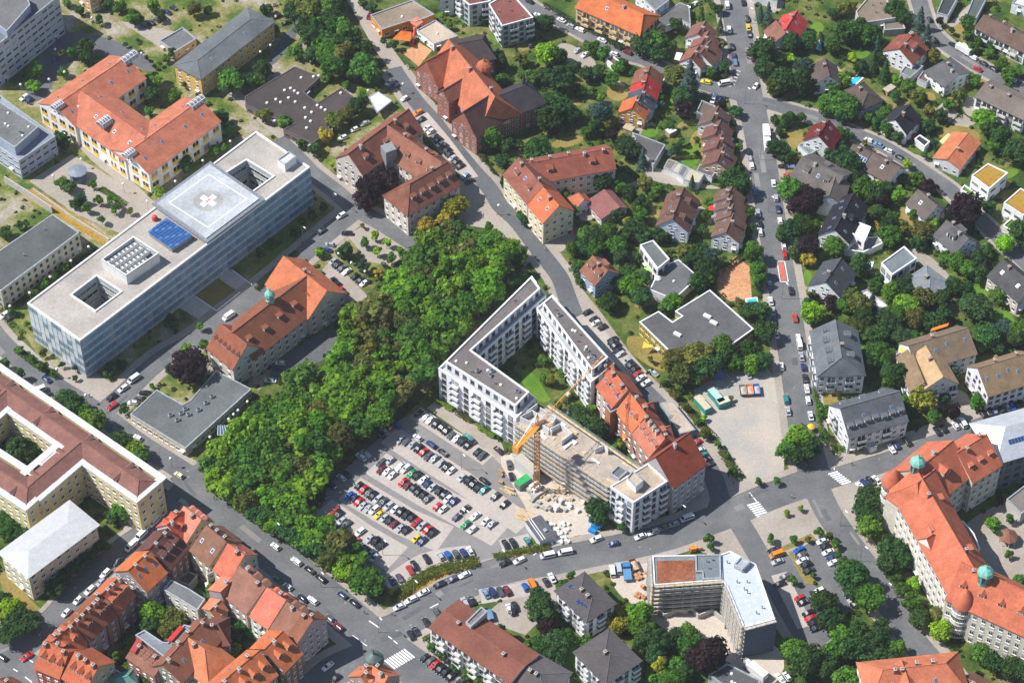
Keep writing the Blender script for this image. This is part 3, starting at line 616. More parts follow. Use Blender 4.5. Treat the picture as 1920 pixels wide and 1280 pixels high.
# ---- clinic slabs in the corner
tile(0, 0)
r = FH('clinic_slab', 'tall pale blue clinic slab with ribbon windows cut by the upper corner', 'pale blue clinic slab', [(440, -30), (170, 185), (-90, 395), (-300, 230), (200, -170)], 18, rc=(.22, .23, .25), wc=(.42, .47, .56), win=W(6, 3.2, 2.6, 1.3, 'r', z=1.0), box=4, pipe=4, dome=3)
flat(r, [(205, -20), (225, 35), (50, 235), (-120, 110), (60, -100)], 21, rc=(.24, .24, .24), wc=(.30, .35, .45), z0=17.5)
r = FH('clinic_block', 'stepped grey-blue clinic block with terrace roof beside the red-roofed ward', 'stepped grey-blue clinic block', [(0, 715), (415, 1020), (140, 1205), (-180, 980)], 9, rc=(.36, .40, .46), wc=(.40, .45, .54), win=W(3, 3, 2.2, 1.2, 'r'), pipe=2)
flat(r, [(-30, 745), (288, 948), (110, 1105), (-160, 930)], 12.5, rc=(.25, .255, .25), wc=(.35, .40, .48), z0=8.5, dome=6, box=2)
# ---- H-shaped ward with barrel skylights
def barrel(root, p, z, ang, L, R):
    q = g(p, z+R*.6); m = MB(); n = 8
    for k in range(5):
        x = -L/2 + L*k/4; prev = None
        for i in range(n+1):
            a = math.pi*i/n; pt = (x, R*math.cos(a), R*math.sin(a))
            if prev: m.bar(prev, pt, .16, 0)
            prev = pt
    for i in (0, 2, 4, 6, 8):
        a = math.pi*i/8; m.bar((-L/2, R*math.cos(a), R*math.sin(a)), (L/2, R*math.cos(a), R*math.sin(a)), .14, 0)
    sk = []
    for x in (-L/2, L/2): sk += [(x, .93*R*math.cos(math.pi*i/n), .93*R*math.sin(math.pi*i/n)) for i in range(n+1)]
    F = [(i, i+1, n+2+i, n+1+i) for i in range(n)] + [tuple(range(n+1)), tuple(range(n+1, 2*n+2))[::-1]]
    m.add(sk, F, 1)
    put('barrel_skylight', m.data('barrel_skylight', ['whitepaint', 'steel']), root, (q.x, q.y, z), ang)
RT = (.47, .16, .095)
r = house('red_roofed_ward', 'H-shaped ward with bright red tiled roofs and white barrel skylights', 'red-roofed H-shaped ward', 'hospital', at=(800, 950))
yw = W(2, 4.6, 2.8, 3.0, 'y', (.85, .50, .03), z=.8)
for a, b2, k in (((415, 790), (945, 432), {}), ((960, 1140), (1500, 752), {}), ((610, 690), (1085, 1030), {})):
    gable(r, a, b2, 9.5 if k == {} else 8, he=9.5, hr=4.5, rc=RT, wc=(.70, .67, .62), win=yw, ch=0, sl=3, sr=4)
aw = math.atan2((g((945, 432), 14)-g((415, 790), 14)).y, (g((945, 432), 14)-g((415, 790), 14)).x)
for p, L, R in (((965, 425), 6.5, 1.8), ((1470, 760), 6.5, 1.8), ((430, 785), 4, 1.6), ((965, 1145), 4, 1.6), ((780, 905), 4.5, 2)): barrel(r, p, 13.3, aw, L, R)
for k in range(7):
    q = g((1050+k*21, 1150-k*14), 12); put('skylight', DORM['sky'], r, (q.x, q.y, 12.35), aw, None, (1.1, 1.5, 1), -.42)
for k in range(8):
    q = g((1230+k*38, 1020-k*26), 12); put('skylight', DORM['sky'], r, (q.x, q.y, 12.1), aw, None, (.9, .9, 1), -.42)
# ---- yellow building with grey roof, its annex, its neighbour at the top edge
GH('yellow_ward', 'long yellow building with low dark grey hipped roof above the brown flat school', 'yellow building with grey roof', (1480, 455), (1880, 145), 6.4, cat='building', he=9, hr=1.6, e1=5.5, e2=5.5, rc=(.20, .215, .225), rmat='membrane', wc=YELLOW, win=W(3, 3.2), ch=0, sr=2)
FH('grey_annex', 'small low annex with grey flat roof beside the yellow building', 'low grey annex', [(1195, 305), (1310, 390), (1470, 290), (1370, 205)], 4, rc=(.24, .25, .25), wc=(.55, .45, .35), win=W(1, 3))
FH('ochre_house', 'ochre house corner with flat roof at the upper edge, behind the clinic trees', 'ochre house at the upper edge', [(585, -70), (672, -5), (790, -60), (700, -120)], 7, rc=(.25, .25, .25), wc=(.62, .42, .20), win=W(2, 3))
# ---- brown flat school with white domes
tile(1, 0)
r = house('brown_flat_school', 'low brown flat-roofed school dotted with white round skylights', 'brown flat-roofed school', 'school', at=(300, 800))
flat(r, [(290, 500), (482, 578), (358, 690), (462, 772), (640, 658), (775, 760), (560, 880), (545, 985), (420, 1075), (205, 970), (290, 925), (100, 870), (-75, 785), (-85, 725)], 3.6, rc=(.105, .085, .08), wc=(.20, .15, .12), win=W(1, 3, 2, 1.2, 'd'), par=.25, trim='frame_dark')
for p in ((340, 585), (432, 578), (470, 572), (215, 680), (260, 665), (288, 685), (316, 703), (150, 748), (185, 770), (245, 737), (83, 775), (295, 767), (367, 812), (418, 845), (460, 793), (490, 810), (520, 828), (372, 885), (410, 912), (380, 962), (636, 700)):
    q = g(p, 3.4); put('skylight_dome', VENT[0], r, (q.x, q.y, 3.36), 0, None, (1.15, 1.15, 1.1))
# ---- orange day nursery with sunshades
r = FH('orange_nursery', 'orange flat-roofed day nursery with tan gravel roof beside the path', 'orange day nursery', [(858, 112), (1172, 0), (1338, 108), (1190, 165), (1150, 155), (945, 222)], 4.6, rc=(.42, .33, .24), wc=(.80, .26, .02), win=W(1, 3.5, 2, 1.6), dome=1)
flat(r, [(1205, 225), (1345, 150), (1515, 270), (1335, 330)], 3.6, rc=(.45, .36, .27), wc=(.70, .68, .66), win=W(1, 3), dome=1)
def sail(name, label, pts, hs, col, cat='sunshade'):
    P = [g(p, h) for p, h in zip(pts, hs)]; c = sum(P, Vector((0, 0)))/len(P); root = empty(name, (c.x, c.y, 0)); tag(root, label, cat)
    n = len(P); V = [(p.x, p.y, h) for p, h in zip(P, hs)] + [(c.x, c.y, min(hs)+.3)]; V += [(x, y, z-.03) for x, y, z in V]
    F = [(i, (i+1) % n, n) for i in range(n)] + [((i+1) % n+n+1, i+n+1, 2*n+1) for i in range(n)]
    part('canopy', V, F, ['cloth'], root, col=col)
    for p, h in zip(P, hs):
        m = MB(); m.tube((p.x, p.y, 0), (p.x, p.y, h+.1), .06, .05, 6); part('pole', m.V, m.F, ['steel'], root)
tile(1, 0)
sail('sun_sail', 'large orange sun sail in the nursery courtyard', [(1025, 290), (1090, 232), (1165, 240), (1155, 312)], [3, 4.2, 3, 3.6], (.80, .16, .03))
sail('sun_sail', 'coral red sun sail between the nursery wings', [(1150, 165), (1210, 125), (1255, 165), (1205, 205)], [4, 5, 4, 4.6], (.75, .20, .12))
def tubeslide(p, q):
    A, B = g(p, 3), g(q, .5); r = empty('tube_slide', (B.x, B.y, 0)); tag(r, 'red tube slide running down into the nursery sandpit', 'slide')
    m = MB(); m.tube((A.x, A.y, 3.2), (B.x, B.y, .6), .45, .45, 8); part('tube', m.V, m.F, ['paint'], r, col=(.65, .03, .03))
    m = MB(); m.box(A.x-.7, A.x+.7, A.y-.5, A.y+.8, 0, 3); part('tower', m.V, m.F, ['wood'], r)
tubeslide((1192, 215), (1172, 352))
# ---- big red brick school with onion turret
crop(780, 60, 6.4)
BW = (.34, .13, .09); SR = (.46, .15, .08)
bw = W(3, 2.8, 1.2, 1.8, 'a')
r = house('red_brick_school', 'large red brick school with steep orange roof, cross gables and round turret', 'red brick school', 'school', at=(520, 900))
gable(r, (390, 95), (945, 780), 9, 8, he=8.8, hr=9.2, rc=SR, wc=BW, win=bw, wmat='brickwork', ch=3, dr=0, e1=0, e2=3)
gable(r, (375, 215), (215, 300), 6.5, he=8.8, hr=8, rc=SR, wc=BW, win=bw, wmat='brickwork', ch=0, x1=2, x2=3.5)
gable(r, (845, 785), (660, 900), 6.5, he=8.8, hr=8, rc=(.20, .10, .085), wc=BW, win=bw, wmat='brickwork', ch=0, x1=2, x2=3.5)
gable(r, (520, 580), (420, 640), 3.2, he=10.5, hr=3.5, rc=(.40, .17, .12), wc=BW, win=W(3, 2.4, 1.1, 1.5, 'a'), wmat='brickwork', ch=0, x2=4, x1=3)
gable(r, (900, 800), (1310, 640), 7, he=9, hr=5, rc=(.085, .07, .08), wc=(.30, .12, .10), win=W(3, 2.8, 1.2, 1.7, 'a'), wmat='brickwork', ch=0, e2=5)
gable(r, (470, 150), (790, 90), 7, he=8, hr=4, rc=(.10, .075, .07), wc=BW, win=W(3, 3), wmat='brickwork', ch=0, e2=3)
def turret(root, p, z0, z1, rr, dome, wallmat='brickwork', wcol=(.34, .13, .09), dmat='tiles', dcol=(.46, .15, .08), n=10, base=0):
    q = g(p, z1); m = MB(); m.lathe([(rr, z0), (rr, z1)], n, 0, (q.x, q.y)); part('turret', m.V, m.F, [wallmat], root, col=wcol)
    m = MB(); m.lathe([(a*rr, z1+b*rr) for a, b in dome], n, 0, (q.x, q.y)); part('turret_roof', m.V, m.F, [dmat], root, col=dcol, smooth=False)
    return q
ONION = [(1.15, 0), (1.2, .35), (1.05, .8), (.7, 1.15), (.25, 1.4), (.08, 1.9), (.02, 2.6)]
LANT = [(1.2, 0), (1.25, .15), (1.1, .7), (.75, 1.1), (.3, 1.35), (.1, 1.6), (.03, 2.3)]
turret(r, (818, 440), 0, 13.5, 2.5, ONION)
q = g((1295, 600), 14); m = MB(); m.lathe([(.9, 12.5), (.5, 15), (.05, 19)], 6, 0, (q.x, q.y)); part('spire', m.V, m.F, ['tiles'], r, col=(.06, .05, .07))
tile(1, 0)
# ---- white canopy, Z-shaped police house
r = house('market_canopy', 'white tent-like canopy roof beside the row of parked cars', 'white canopy roof', 'canopy', at=(940, 760))
flat(r, [(843, 728), (915, 685), (1022, 755), (908, 845)], 3.4, rc=(.62, .68, .74), wc=(.70, .72, .74), par=.1, rmat='paint', z0=2.9)
for p in ((850, 735), (1010, 760), (908, 835), (915, 692)):
    q = g(p, 3.4); m = MB(); m.tube((q.x, q.y, 0), (q.x, q.y, 3.2), .1, .1, 6); part('post', m.V, m.F, ['steel'], r)
crop(620, 190, 6.4)
PR = (.34, .13, .085)
r = house('z_shaped_office', 'old Z-shaped office house with weathered red roofs around a dark beech yard', 'Z-shaped office house', 'building', at=(800, 800))
pw = W(3, 3, 1.2, 1.8, 'p')
gable(r, (235, 610), (935, 95), 6.5, 6.5, he=10, hr=6, rc=PR, wc=(.60, .52, .46), win=pw, ch=2, dr=3, sl=1, x1=1)
gable(r, (670, 285), (1330, 740), 6.5, 6.5, he=10, hr=6, rc=(.40, .17, .11), wc=(.62, .55, .48), win=pw, ch=2, dr=5, dl=2)
gable(r, (950, 990), (1400, 730), 6.5, 6.5, he=10, hr=6, rc=(.30, .12, .08), wc=(.60, .52, .46), win=pw, ch=1, dr=5, e1=6.5, sl=1)
q = g((695, 560), 15); box_part(r, 'stair_tower', q.x, q.y, 0, 15.3, 4.2, 4.2, .5, ['plaster'], (.25, .26, .26))
# ---- red office with green copper cupola
crop(380, 460, 6.4)
r = house('cupola_office', 'old office with steep red tiled roof and green copper cupola beside the glass hospital', 'office with green copper cupola', 'building', at=(700, 900))
cw = W(3, 3.2, 1.3, 2.0, 'p')
gable(r, (360, 1040), (1255, 360), 8.2, 8.2, he=9, hr=7, rc=(.38, .135, .075), wc=(.60, .52, .43), win=cw, ch=1, dr=5, sl=3, ds=.55, dsz=.9)
gable(r, (1250, 360), (1400, 480), 8.2, 8.2, he=9, hr=7, rc=(.50, .16, .075), wc=(.55, .46, .38), win=cw, ch=1, x1=12, x2=3.5, sl=1)
gable(r, (215, 940), (480, 1150), 6.5, 6.5, he=9, hr=6.5, rc=(.40, .14, .08), wc=(.62, .55, .48), win=cw, ch=0, dr=6, e1=0, e2=0, dt='gable', dsz=.8, x2=2, x1=0)
turret(r, (805, 600), 11, 18.5, 1.45, LANT, 'copper_green', None, 'copper_green', None, 8)
# ---- low L-shaped hall
tile(0, 2)
r = FH('grey_hall', 'low L-shaped hall with wide grey bitumen roof beside the copper beech', 'low grey L-shaped hall', [(975, 545), (1175, 360), (1370, 470), (1425, 440), (1620, 215), (1885, 355), (1390, 800)], 4.2, rc=(.20, .215, .215), wc=(.62, .55, .38), win=W(1, 2.2, 1.5, 1.6), par=.2)
for p in ((1590, 415), (1545, 462), (1490, 515), (1390, 508), (1360, 540), (1280, 555), (1330, 590), (1415, 550)):
    q = g(p, 4.2); put('vent_box', VENT[1], r, (q.x, q.y, 4.0), .5)
def glass_canopy(p):
    q = g(p, 3); r = empty('glass_canopy', (q.x, q.y, 0)); tag(r, 'small white-framed glass canopy at the entrance of the low grey hall', 'canopy')
    m = MB()
    for k in range(5): m.bar((q.x-2+k, q.y-1.6, 2.6), (q.x-2+k*.7, q.y+1.6, 3.6), .12)
    m.bar((q.x-2, q.y-1.6, 2.6), (q.x+2, q.y-1.6, 2.6), .12); part('frame', m.V, m.F, ['whitepaint'], r)
    part('pane', [(q.x-2, q.y-1.6, 2.55), (q.x+2, q.y-1.6, 2.55), (q.x+.8, q.y+1.6, 3.55), (q.x-2, q.y+1.6, 3.55)], [(0, 1, 2, 3)], ['glass_blue'], r)
    for s in (-1.9, 1.9):
        m = MB(); m.tube((q.x+s, q.y-1.5, 0), (q.x+s, q.y-1.5, 2.6), .07, .07, 6); part('post', m.V, m.F, ['steel'], r)
glass_canopy((1680, 665))
# ---- yellow finance office: comb of wings with red-brown roofs and white cornices
FR = (.36, .17, .135); FW = (.66, .55, .30)
r = house('yellow_comb_office', 'huge yellow office with comb-shaped red-brown roof and broad white cornice', 'yellow comb-shaped office', 'building', at=(500, 1000))
fw = W(4, 2.9, 1.3, 1.6, 'p'); CZ = 15.86
def cornice(root, r1, r2, w, e1, e2, z):
    A, B = g(r1, z), g(r2, z); d = (B-A).normalized(); A = A-d*e1; B = B+d*e2; nl = Vector((-d.y, d.x))
    P = [A+nl*w, A-nl*w, B-nl*w, B+nl*w]; Q = [A-d*1.1+nl*(w+1.1), A-d*1.1-nl*(w+1.1), B+d*1.1-nl*(w+1.1), B+d*1.1+nl*(w+1.1)]; I = [A+d*1.2+nl*(w-1.2), A+d*1.2-nl*(w-1.2), B-d*1.2-nl*(w-1.2), B-d*1.2+nl*(w-1.2)]
    V = [(*p, z-.9) for p in Q] + [(*p, z-.35) for p in Q] + [(*p, z-.35) for p in I] + [(*p, z-.9) for p in P]
    F = []
    for i in range(4):
        j = (i+1) % 4; F += [(i, j, 4+j, 4+i), (4+i, 4+j, 8+j, 8+i), (12+j, 12+i, i, j)]
    part('cornice', V, F, ['plaster'], root, col=(.64, .63, .61))
for a, b2, e1, e2 in (((-120, 240), (1040, 1040), 0, 4.5), ((600, 760), (205, 1095), 0, 0), ((-150, 870), (205, 1100), 0, 4.5), ((40, 370), (-250, 620), 0, 0)):
    gable(r, a, b2, 5.4, he=15, hr=2.2, e1=e1, e2=e2, rc=FR, wc=FW, win=fw, ch=0, ov=-1.1, dl=4 if b2[0] > 900 else 0, dr=4 if b2[0] > 900 else 2, dt='gable', dsz=.7, ds=.75)
    CZ += .03; cornice(r, a, b2, 5.4, e1 and e1+.0, e2, CZ)
flat(r, [(265, 905), (355, 835), (475, 800), (330, 935)], 15.6, rc=(.6, .6, .58), wc=FW, par=.2, rmat='paint', trim='whitepaint')
tile(0, 3)
r = house('pale_roof_annex', 'yellow office wing with pale grey sheet-metal hipped roof and scaffolded corner', 'annex with pale metal roof', 'building', at=(300, 400))
gable(r, (215, 290), (510, 72), 6.4, he=12, hr=1.1, e1=5.6, e2=5.6, rc=(.50, .50, .50), rmat='paint', wc=(.62, .56, .40), win=W(4, 2.9, 1.3, 1.5), ch=0, ov=.8, cap=False)
# ---- glass hospital with helipad (roof with two light wells)
full()
HH = 18.0
r = house('glass_hospital', 'long glass-clad hospital with gravel roof, two light wells and a rooftop helipad', 'glass hospital with helipad', 'hospital', at=(320, 520))
OUT = ccw([g(p, HH) for p in ((51, 568), (480, 246), (581, 313), (150, 638))])
HOLES = [ccw([g(p, HH) for p in H]) for H in (((135, 552), (181, 517), (226, 546), (179, 581)), ((418, 328), (462, 300), (512, 330), (470, 360)))]
def roofmesh(root, out, holes, z, mat, col):
    V = []; Fc = []
    for P in [out] + holes: Fc.append(list(range(len(V), len(V)+len(P)))); V += [Vector((p.x, p.y)) for p in P]
    vo, _, fa, _, _, _ = delaunay_2d_cdt(V, [], Fc, 0, 1e-5)
    F = [f for f in fa if not any(inside(sum((vo[i] for i in f), Vector((0, 0)))/3, h) for h in holes)]
    part('roof', [(v.x, v.y, z) for v in vo], [tuple(f) for f in F], [mat], root, col=col)
roofmesh(r, OUT, HOLES, HH-.4, 'membrane', (.40, .365, .325))
V, F = prism(OUT, -.3, HH, False); part('wall', V, F, ['plaster'], r, col=(.66, .67, .66)); FP.append((OUT, HH, r))
def rim(root, P, z, w, inner=False):
    I = inset(P, -w if inner else w); n = len(P)
    V = [(p.x, p.y, z) for p in P] + [(p.x, p.y, z) for p in I] + [(p.x, p.y, z-.5) for p in P] + [(p.x, p.y, z-.5) for p in I]
    F = []
    for i in range(n):
        j = (i+1) % n; F += [(i, j, n+j, n+i), (n+i, n+j, 3*n+j, 3*n+i), (2*n+i, 2*n+j, j, i)]
    part('parapet', V, F, ['whitepaint'], root)
rim(r, inset(OUT, -.05), HH+.05, .6)
for H in HOLES:
    rim(r, H, HH+.05, .5, True); V, F = prism(H[::-1], 3, HH-.3, False); w = part('light_well', V, F, ['plaster'], r, col=(.46, .47, .47))
    part('yard_floor', [(p.x, p.y, 3) for p in H], [(0, 1, 2, 3)], ['membrane'], r, col=(.3, .3, .3))
    for i in range(4):
        a, b2 = H[i], H[(i+1) % 4]; d = (a-b2).normalized(); nn = Vector((d.y, -d.x))
        if Vector((CAM.x-a.x, CAM.y-a.y)).dot(nn) > 0:
            for f in range(4):
                m = (a+b2)/2+nn*.05; put('window_band', WIN['r'], r, (m.x, m.y, 5.5+f*3.2), math.atan2(d.y, d.x)+math.pi, None, ((b2-a).length*.9, 1, 1.5))
# facade of glass panes
m_, n_, b_ = _nodes('facade_glass'); oi_ = n_.nodes.new('ShaderNodeObjectInfo'); n_.links.new(oi_.outputs['Color'], b_.inputs['Base Color']); b_.inputs['Roughness'].default_value = .18; b_.inputs['Specular IOR Level'].default_value = .7
m = MB(); m.box(-.5, .5, 0, .10, -.14, .5, 0); m.box(-.5, .5, 0, .15, -.5, -.14, 2); m.box(-.5, -.47, .10, .2, -.5, .5, 1); PANE = m.data('glass_pane', ['facade_glass', 'trim_metal', 'spandrel'])
rr = random.Random(5)
for i in range(4):
    a, b2 = OUT[i], OUT[(i+1) % 4]; L = (b2-a).length; d = (b2-a)/L; nn = Vector((d.y, -d.x)); ang = math.atan2(d.y, d.x)+math.pi
    if Vector((CAM.x-a.x, CAM.y-a.y)).normalized().dot(nn) < .05: continue
    nc = int(L/2.3); white_front = nn.x < 0  # left front is clad in white panels, the other in blue glass
    for f in range(5):
        for c in range(nc):
            p = a + d*(L*(c+.5)/nc); t = rr.random()
            col = ((.62, .64, .64) if t < .55 else (.20, .25, .28)) if white_front else ((.13, .24, .36) if t < .45 else (.18, .30, .42) if t < .8 else (.25, .36, .46) if t < .96 else (.32, .35, .38))
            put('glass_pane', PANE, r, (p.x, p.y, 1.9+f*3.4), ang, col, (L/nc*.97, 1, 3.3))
# helipad
HZ = HH+2.2
PAD = ccw([g(p, HZ) for p in ((294, 381), (394, 308), (486, 372), (387, 446))]); c = sum(PAD, Vector((0, 0)))/4
pad = empty('helipad', (c.x, c.y, HH-.4)); tag(pad, 'square grey rooftop helipad with white cross, red H and white border', 'helipad')
V, F = prism(PAD, HZ-.5, HZ); part('deck', V, F, ['membrane'], pad, col=(.42, .44, .46))
V, F = prism(inset(PAD, 3), HH-.4, HZ-.5, False); part('plinth', V, F, ['concrete'], pad)
V, F = prism(inset(PAD, -1.4), HZ-.45, HZ-.38); part('safety_net', V, F, ['steel'], pad)
d = (PAD[1]-PAD[0]).normalized(); nn = Vector((-d.y, d.x)); S = (PAD[1]-PAD[0]).length
def pad_quad(name, u0, u1, v0, v1, z, mat, col=None):
    part(name, [(*(c+d*u+nn*v), z) for u, v in ((u0, v0), (u1, v0), (u1, v1), (u0, v1))], [(0, 1, 2, 3)], [mat], pad, col=col)
k = S*.375; w = .35
for u0, u1, v0, v1 in ((-k, k, -k, -k+w), (-k, k, k-w, k), (-k, -k+w, -k+w, k-w), (k-w, k, -k+w, k-w)): pad_quad('border_line', u0, u1, v0, v1, HZ+.015, 'whitepaint')
q = S*.125; w = q*.33
pad_quad('cross_arm', -q, q, -w, w, HZ+.015, 'whitepaint'); pad_quad('cross_arm', -w, w, -q, -w, HZ+.015, 'whitepaint'); pad_quad('cross_arm', -w, w, w, q, HZ+.015, 'whitepaint')
h = w*.75
for u0, u1, v0, v1 in ((-h, -h+.35, -h, h), (h-.35, h, -h, h), (-h+.35, h-.35, -.17, .17)): pad_quad('letter_h', u0, u1, v0, v1, HZ+.03, 'cloth', (.65, .03, .03))
ring = [(q*1.6*math.cos(a*math.pi/16), q*1.6*math.sin(a*math.pi/16)) for a in range(32)]
part('touchdown_ring', [(*(c+d*x+nn*y), HZ+.006) for x, y in [(x*1.06, y*1.06) for x, y in ring]], [tuple(range(32))], ['m_bay'], pad)
part('touchdown_area', [(*(c+d*x+nn*y), HZ+.008) for x, y in ring], [tuple(range(32))], ['membrane'], pad, col=(.36, .355, .345))
# solar table and cooling plant on the roof
SP = [g(p, HH+1.6) for p in ((276, 435), (312, 408), (362, 441), (322, 468))]; c2 = sum(SP, Vector((0, 0)))/4
so_ = empty('solar_table', (c2.x, c2.y, HH-.4)); tag(so_, 'blue solar panel table on the hospital roof beside the helipad', 'solar panels')
for i in range(10):
    for j in range(5):
        def pt(u, v): return SP[0]*(1-u)*(1-v)+SP[1]*u*(1-v)+SP[2]*u*v+SP[3]*(1-u)*v
        u0, u1, v0, v1 = j/5+.01, (j+1)/5-.01, i/10+.008, (i+1)/10-.008
        Q = [pt(u0, v0), pt(u1, v0), pt(u1, v1), pt(u0, v1)]
        part('solar_panel', [(p.x, p.y, HH+1.7) for p in Q]+[(p.x, p.y, HH+1.6) for p in Q], [(0, 1, 2, 3), (0, 4, 5, 1), (1, 5, 6, 2), (2, 6, 7, 3), (3, 7, 4, 0)], ['facade_glass'], so_, col=(.03, .10, .30) if (i*3+j) % 4 else (.06, .17, .40))
V, F = prism(inset(ccw(SP), .4), HH-.4, HH+1.5, False); part('stand', V, F, ['steel'], so_)
CP = ccw([g(p, HH+4.5) for p in ((190, 484), (250, 441), (298, 472), (236, 514))])
cp = house('cooling_plant', 'white walled rooftop cooling plant with rows of chillers on the hospital roof', None, 'cooling plant', at=(240, 530)); cp.location.z = HH-.4
V, F = prism(CP, HH-.4, HH+4, False); part('screen_wall', V, F, ['paint'], cp, col=(.70, .70, .69)); rim(cp, CP, HH+4.05, .3)
I2 = inset(CP, .35); V, F = prism(I2[::-1], HH+1.2, HH+3.9, False); part('inner_wall', V, F, ['paint'], cp, col=(.5, .5, .5)); part('floor', [(p.x, p.y, HH+1.2) for p in I2], [(0, 1, 2, 3)], ['membrane'], cp, col=(.10, .11, .13))
dd = (CP[1]-CP[0]).normalized(); n2 = Vector((-dd.y, dd.x)); L1 = (CP[1]-CP[0]).length; L2 = (CP[2]-CP[1]).length; an = math.atan2(dd.y, dd.x)
m = MB(); m.box(-.5, .5, -.5, .5, 0, 1, 0); m.lathe([(.4, 1), (.4, 1.1), (.32, 1.1), (.3, 1.02)], 8, 1); CH = m.data('chiller', ['whitepaint', 'steel'])
for i in range(8):
    for j in range(4):
        if (i, j) in ((7, 0), (6, 0)): continue
        u, v = (i+.8)/8.6*max(L1, L2), (j+.7)/4.4*min(L1, L2)
        p = CP[0] + (dd*u + n2*v if L1 > L2 else n2*u + dd*v); put('chiller', CH, cp, (p.x, p.y, HH+1.2), an, None, (1.5, 1.1, 1.6))
tile(1, 0)
q = [g(p, HH+3) for p in ((160, 1195), (245, 1135), (300, 1170), (215, 1235))]
flat(r, q, HH+3, rc=(.55, .53, .5), wc=(.68, .68, .67), world=True, z0=HH-.4)
tile(0, 1)
q = g((1160, 350), HH+.8); b3 = MB(); b3.lathe([(1.0, HH-.3), (1.1, HH+.5), (.8, HH+1.4), (.2, HH+1.6)], 8, 0, (q.x, q.y)); part('exhaust_hood', b3.V, b3.F, ['paint'], r, col=(.55, .06, .05))
# ---- grey-roofed barracks, garden rotunda, wall
tile(0, 1)
FH('grey_barracks', 'long low barracks with plain grey roof and rows of square windows', 'grey barracks', [(395, 325), (592, 462), (5, 900), (-220, 745)], 9, rc=(.155, .165, .165), wc=(.50, .46, .40), win=W(3, 2.6, 1.1, 1.2, 'd'), par=.15, pipe=3)
rt = house('garden_rotunda', 'small round glass pavilion with grey roof in the hospital garden', 'round glass pavilion', 'pavilion', at=(590, 70))
q = g((590, 60)); m = MB(); m.lathe([(3, 0), (3, 3.6)], 12, 0, (q.x, q.y)); part('glass_wall', m.V, m.F, ['glass_blue'], rt)
m = MB(); m.lathe([(3.5, 3.5), (3.5, 3.9), (1.0, 4.4)], 12, 0, (q.x, q.y)); part('roof', m.V, m.F, ['metal'], rt, col=(.3, .33, .38))
def wall_line(label, pts, h, w=.4, mat='concrete', name='garden_wall', cat='wall', col=None):
    P = [g(p) for p in pts]; c = P[len(P)//2]; r = None
    m = MB()
    for a, b2 in zip(P, P[1:]): m.bar((a.x, a.y, h/2), (b2.x, b2.y, h/2), w, 0, h)
    o = put(name, mesh_data(name, [(x-c.x, y-c.y, z) for x, y, z in m.V], m.F, [mat]), None, (c.x, c.y, 0), col=col); tag(o, label, cat); return o
wall_line('pale retaining wall along the rusty planted strip by the barracks', [(40, 90), (215, 200), (395, 320)], 3.2)
wall_line('pale retaining wall between rusty planted strip and hospital garden', [(250, 150), (560, 370), (820, 530)], 1.2)
wall_line('white entrance rail framing the hospital forecourt lawn', [(1440, 930), (1625, 1055), (1800, 915)], .5, .3, 'whitepaint', 'forecourt_rail', 'rail')
wall_line('white entrance rail at the upper hospital forecourt', [(1730, 740), (1890, 860)], .5, .3, 'whitepaint', 'forecourt_rail', 'rail')
# ================================================================ OLD TOWN QUARTER (lower part of the photo, left of the wide street)
crop(0, 1080, 6.4)
ow = W(4, 2.4, 1.1, 1.7, 'p'); OR = (.45, .125, .06)
G1 = 'row houses along the old town street'
def OH(label, short, r1, r2, wl, wr=None, **k):
    k.setdefault('he', 11.5); k.setdefault('hr', 5); k.setdefault('win', ow); k.setdefault('ch', 3); k.setdefault('rc', OR)
    return GH('town_house', label, short, r1, r2, wl, wr, cat='house', group=k.pop('group', None), **k)
OH('corner town house with orange roof and red and white striped brick facade', 'red and white striped corner house', (560, 800), (820, 905), 5, 6, wc=(.50, .12, .08), wmat='brickwork', dr=3, dt='gable', x1=1, seed=4)
OH('orange-roofed town house with tan facade beside the striped corner house', 'tan facade town house', (905, 905), (1175, 1075), 6, 6.5, wc=(.55, .42, .28), dr=3, dt='gable', seed=5)
OH('orange-roofed row house at the lower end of the old town street', 'lowest row house', (640, 770), (862, 572), 5, 5, wc=(.42, .36, .33), dl=3, sr=2, dr=2, dt='gable', seed=6)
OH('narrow row house with brown court roof, second up the old town street', 'second row house', (880, 555), (1075, 355), 5, 5, rc=(.42, .15, .075), wc=(.40, .35, .34), dl=2, dr=1, seed=7)
OH('row house with big court terrace and grey skylights, third up the old town street', 'third row house', (1090, 340), (1215, 215), 5, 5.2, rc=(.40, .13, .07), wc=(.30, .2, .17), dr=2, dsz=1.1, seed=8)
OH('row house with twin orange dormers, fourth up the old town street', 'fourth row house', (1230, 200), (1430, 0), 5, 5.2, rc=(.46, .14, .07), wc=(.30, .2, .17), dr=3, seed=9)
crop(220, 920, 6.4)
OH('broad town house with clean orange roof, fifth up the old town street', 'fifth row house with clean orange roof', (130, 950), (372, 725), 6, 6.5, rc=(.52, .15, .055), wc=(.40, .36, .36), he=12, sr=3, ch=2, seed=10)
OH('town house with dark maroon roof and brick rear beside the orange-roofed one', 'maroon-roofed town house', (390, 690), (600, 450), 5.5, 7, rc=(.20, .085, .07), wc=(.28, .13, .10), wmat='brickwork', dr=3, ch=2, seed=11)
OH('corner town house with red gables at the street junction by the pale gate', 'red-gabled junction house', (600, 400), (775, 240), 5, 5, rc=(.52, .11, .06), dl=2, dr=1, dt='gable', ch=2, seed=12)
OH('town house with salmon roof just round the junction corner', 'salmon-roofed junction house', (800, 190), (1000, 345), 4.5, 6.5, rc=(.58, .22, .15), dl=3, dt='gable', ch=1, seed=13, wc=(.60, .50, .38))
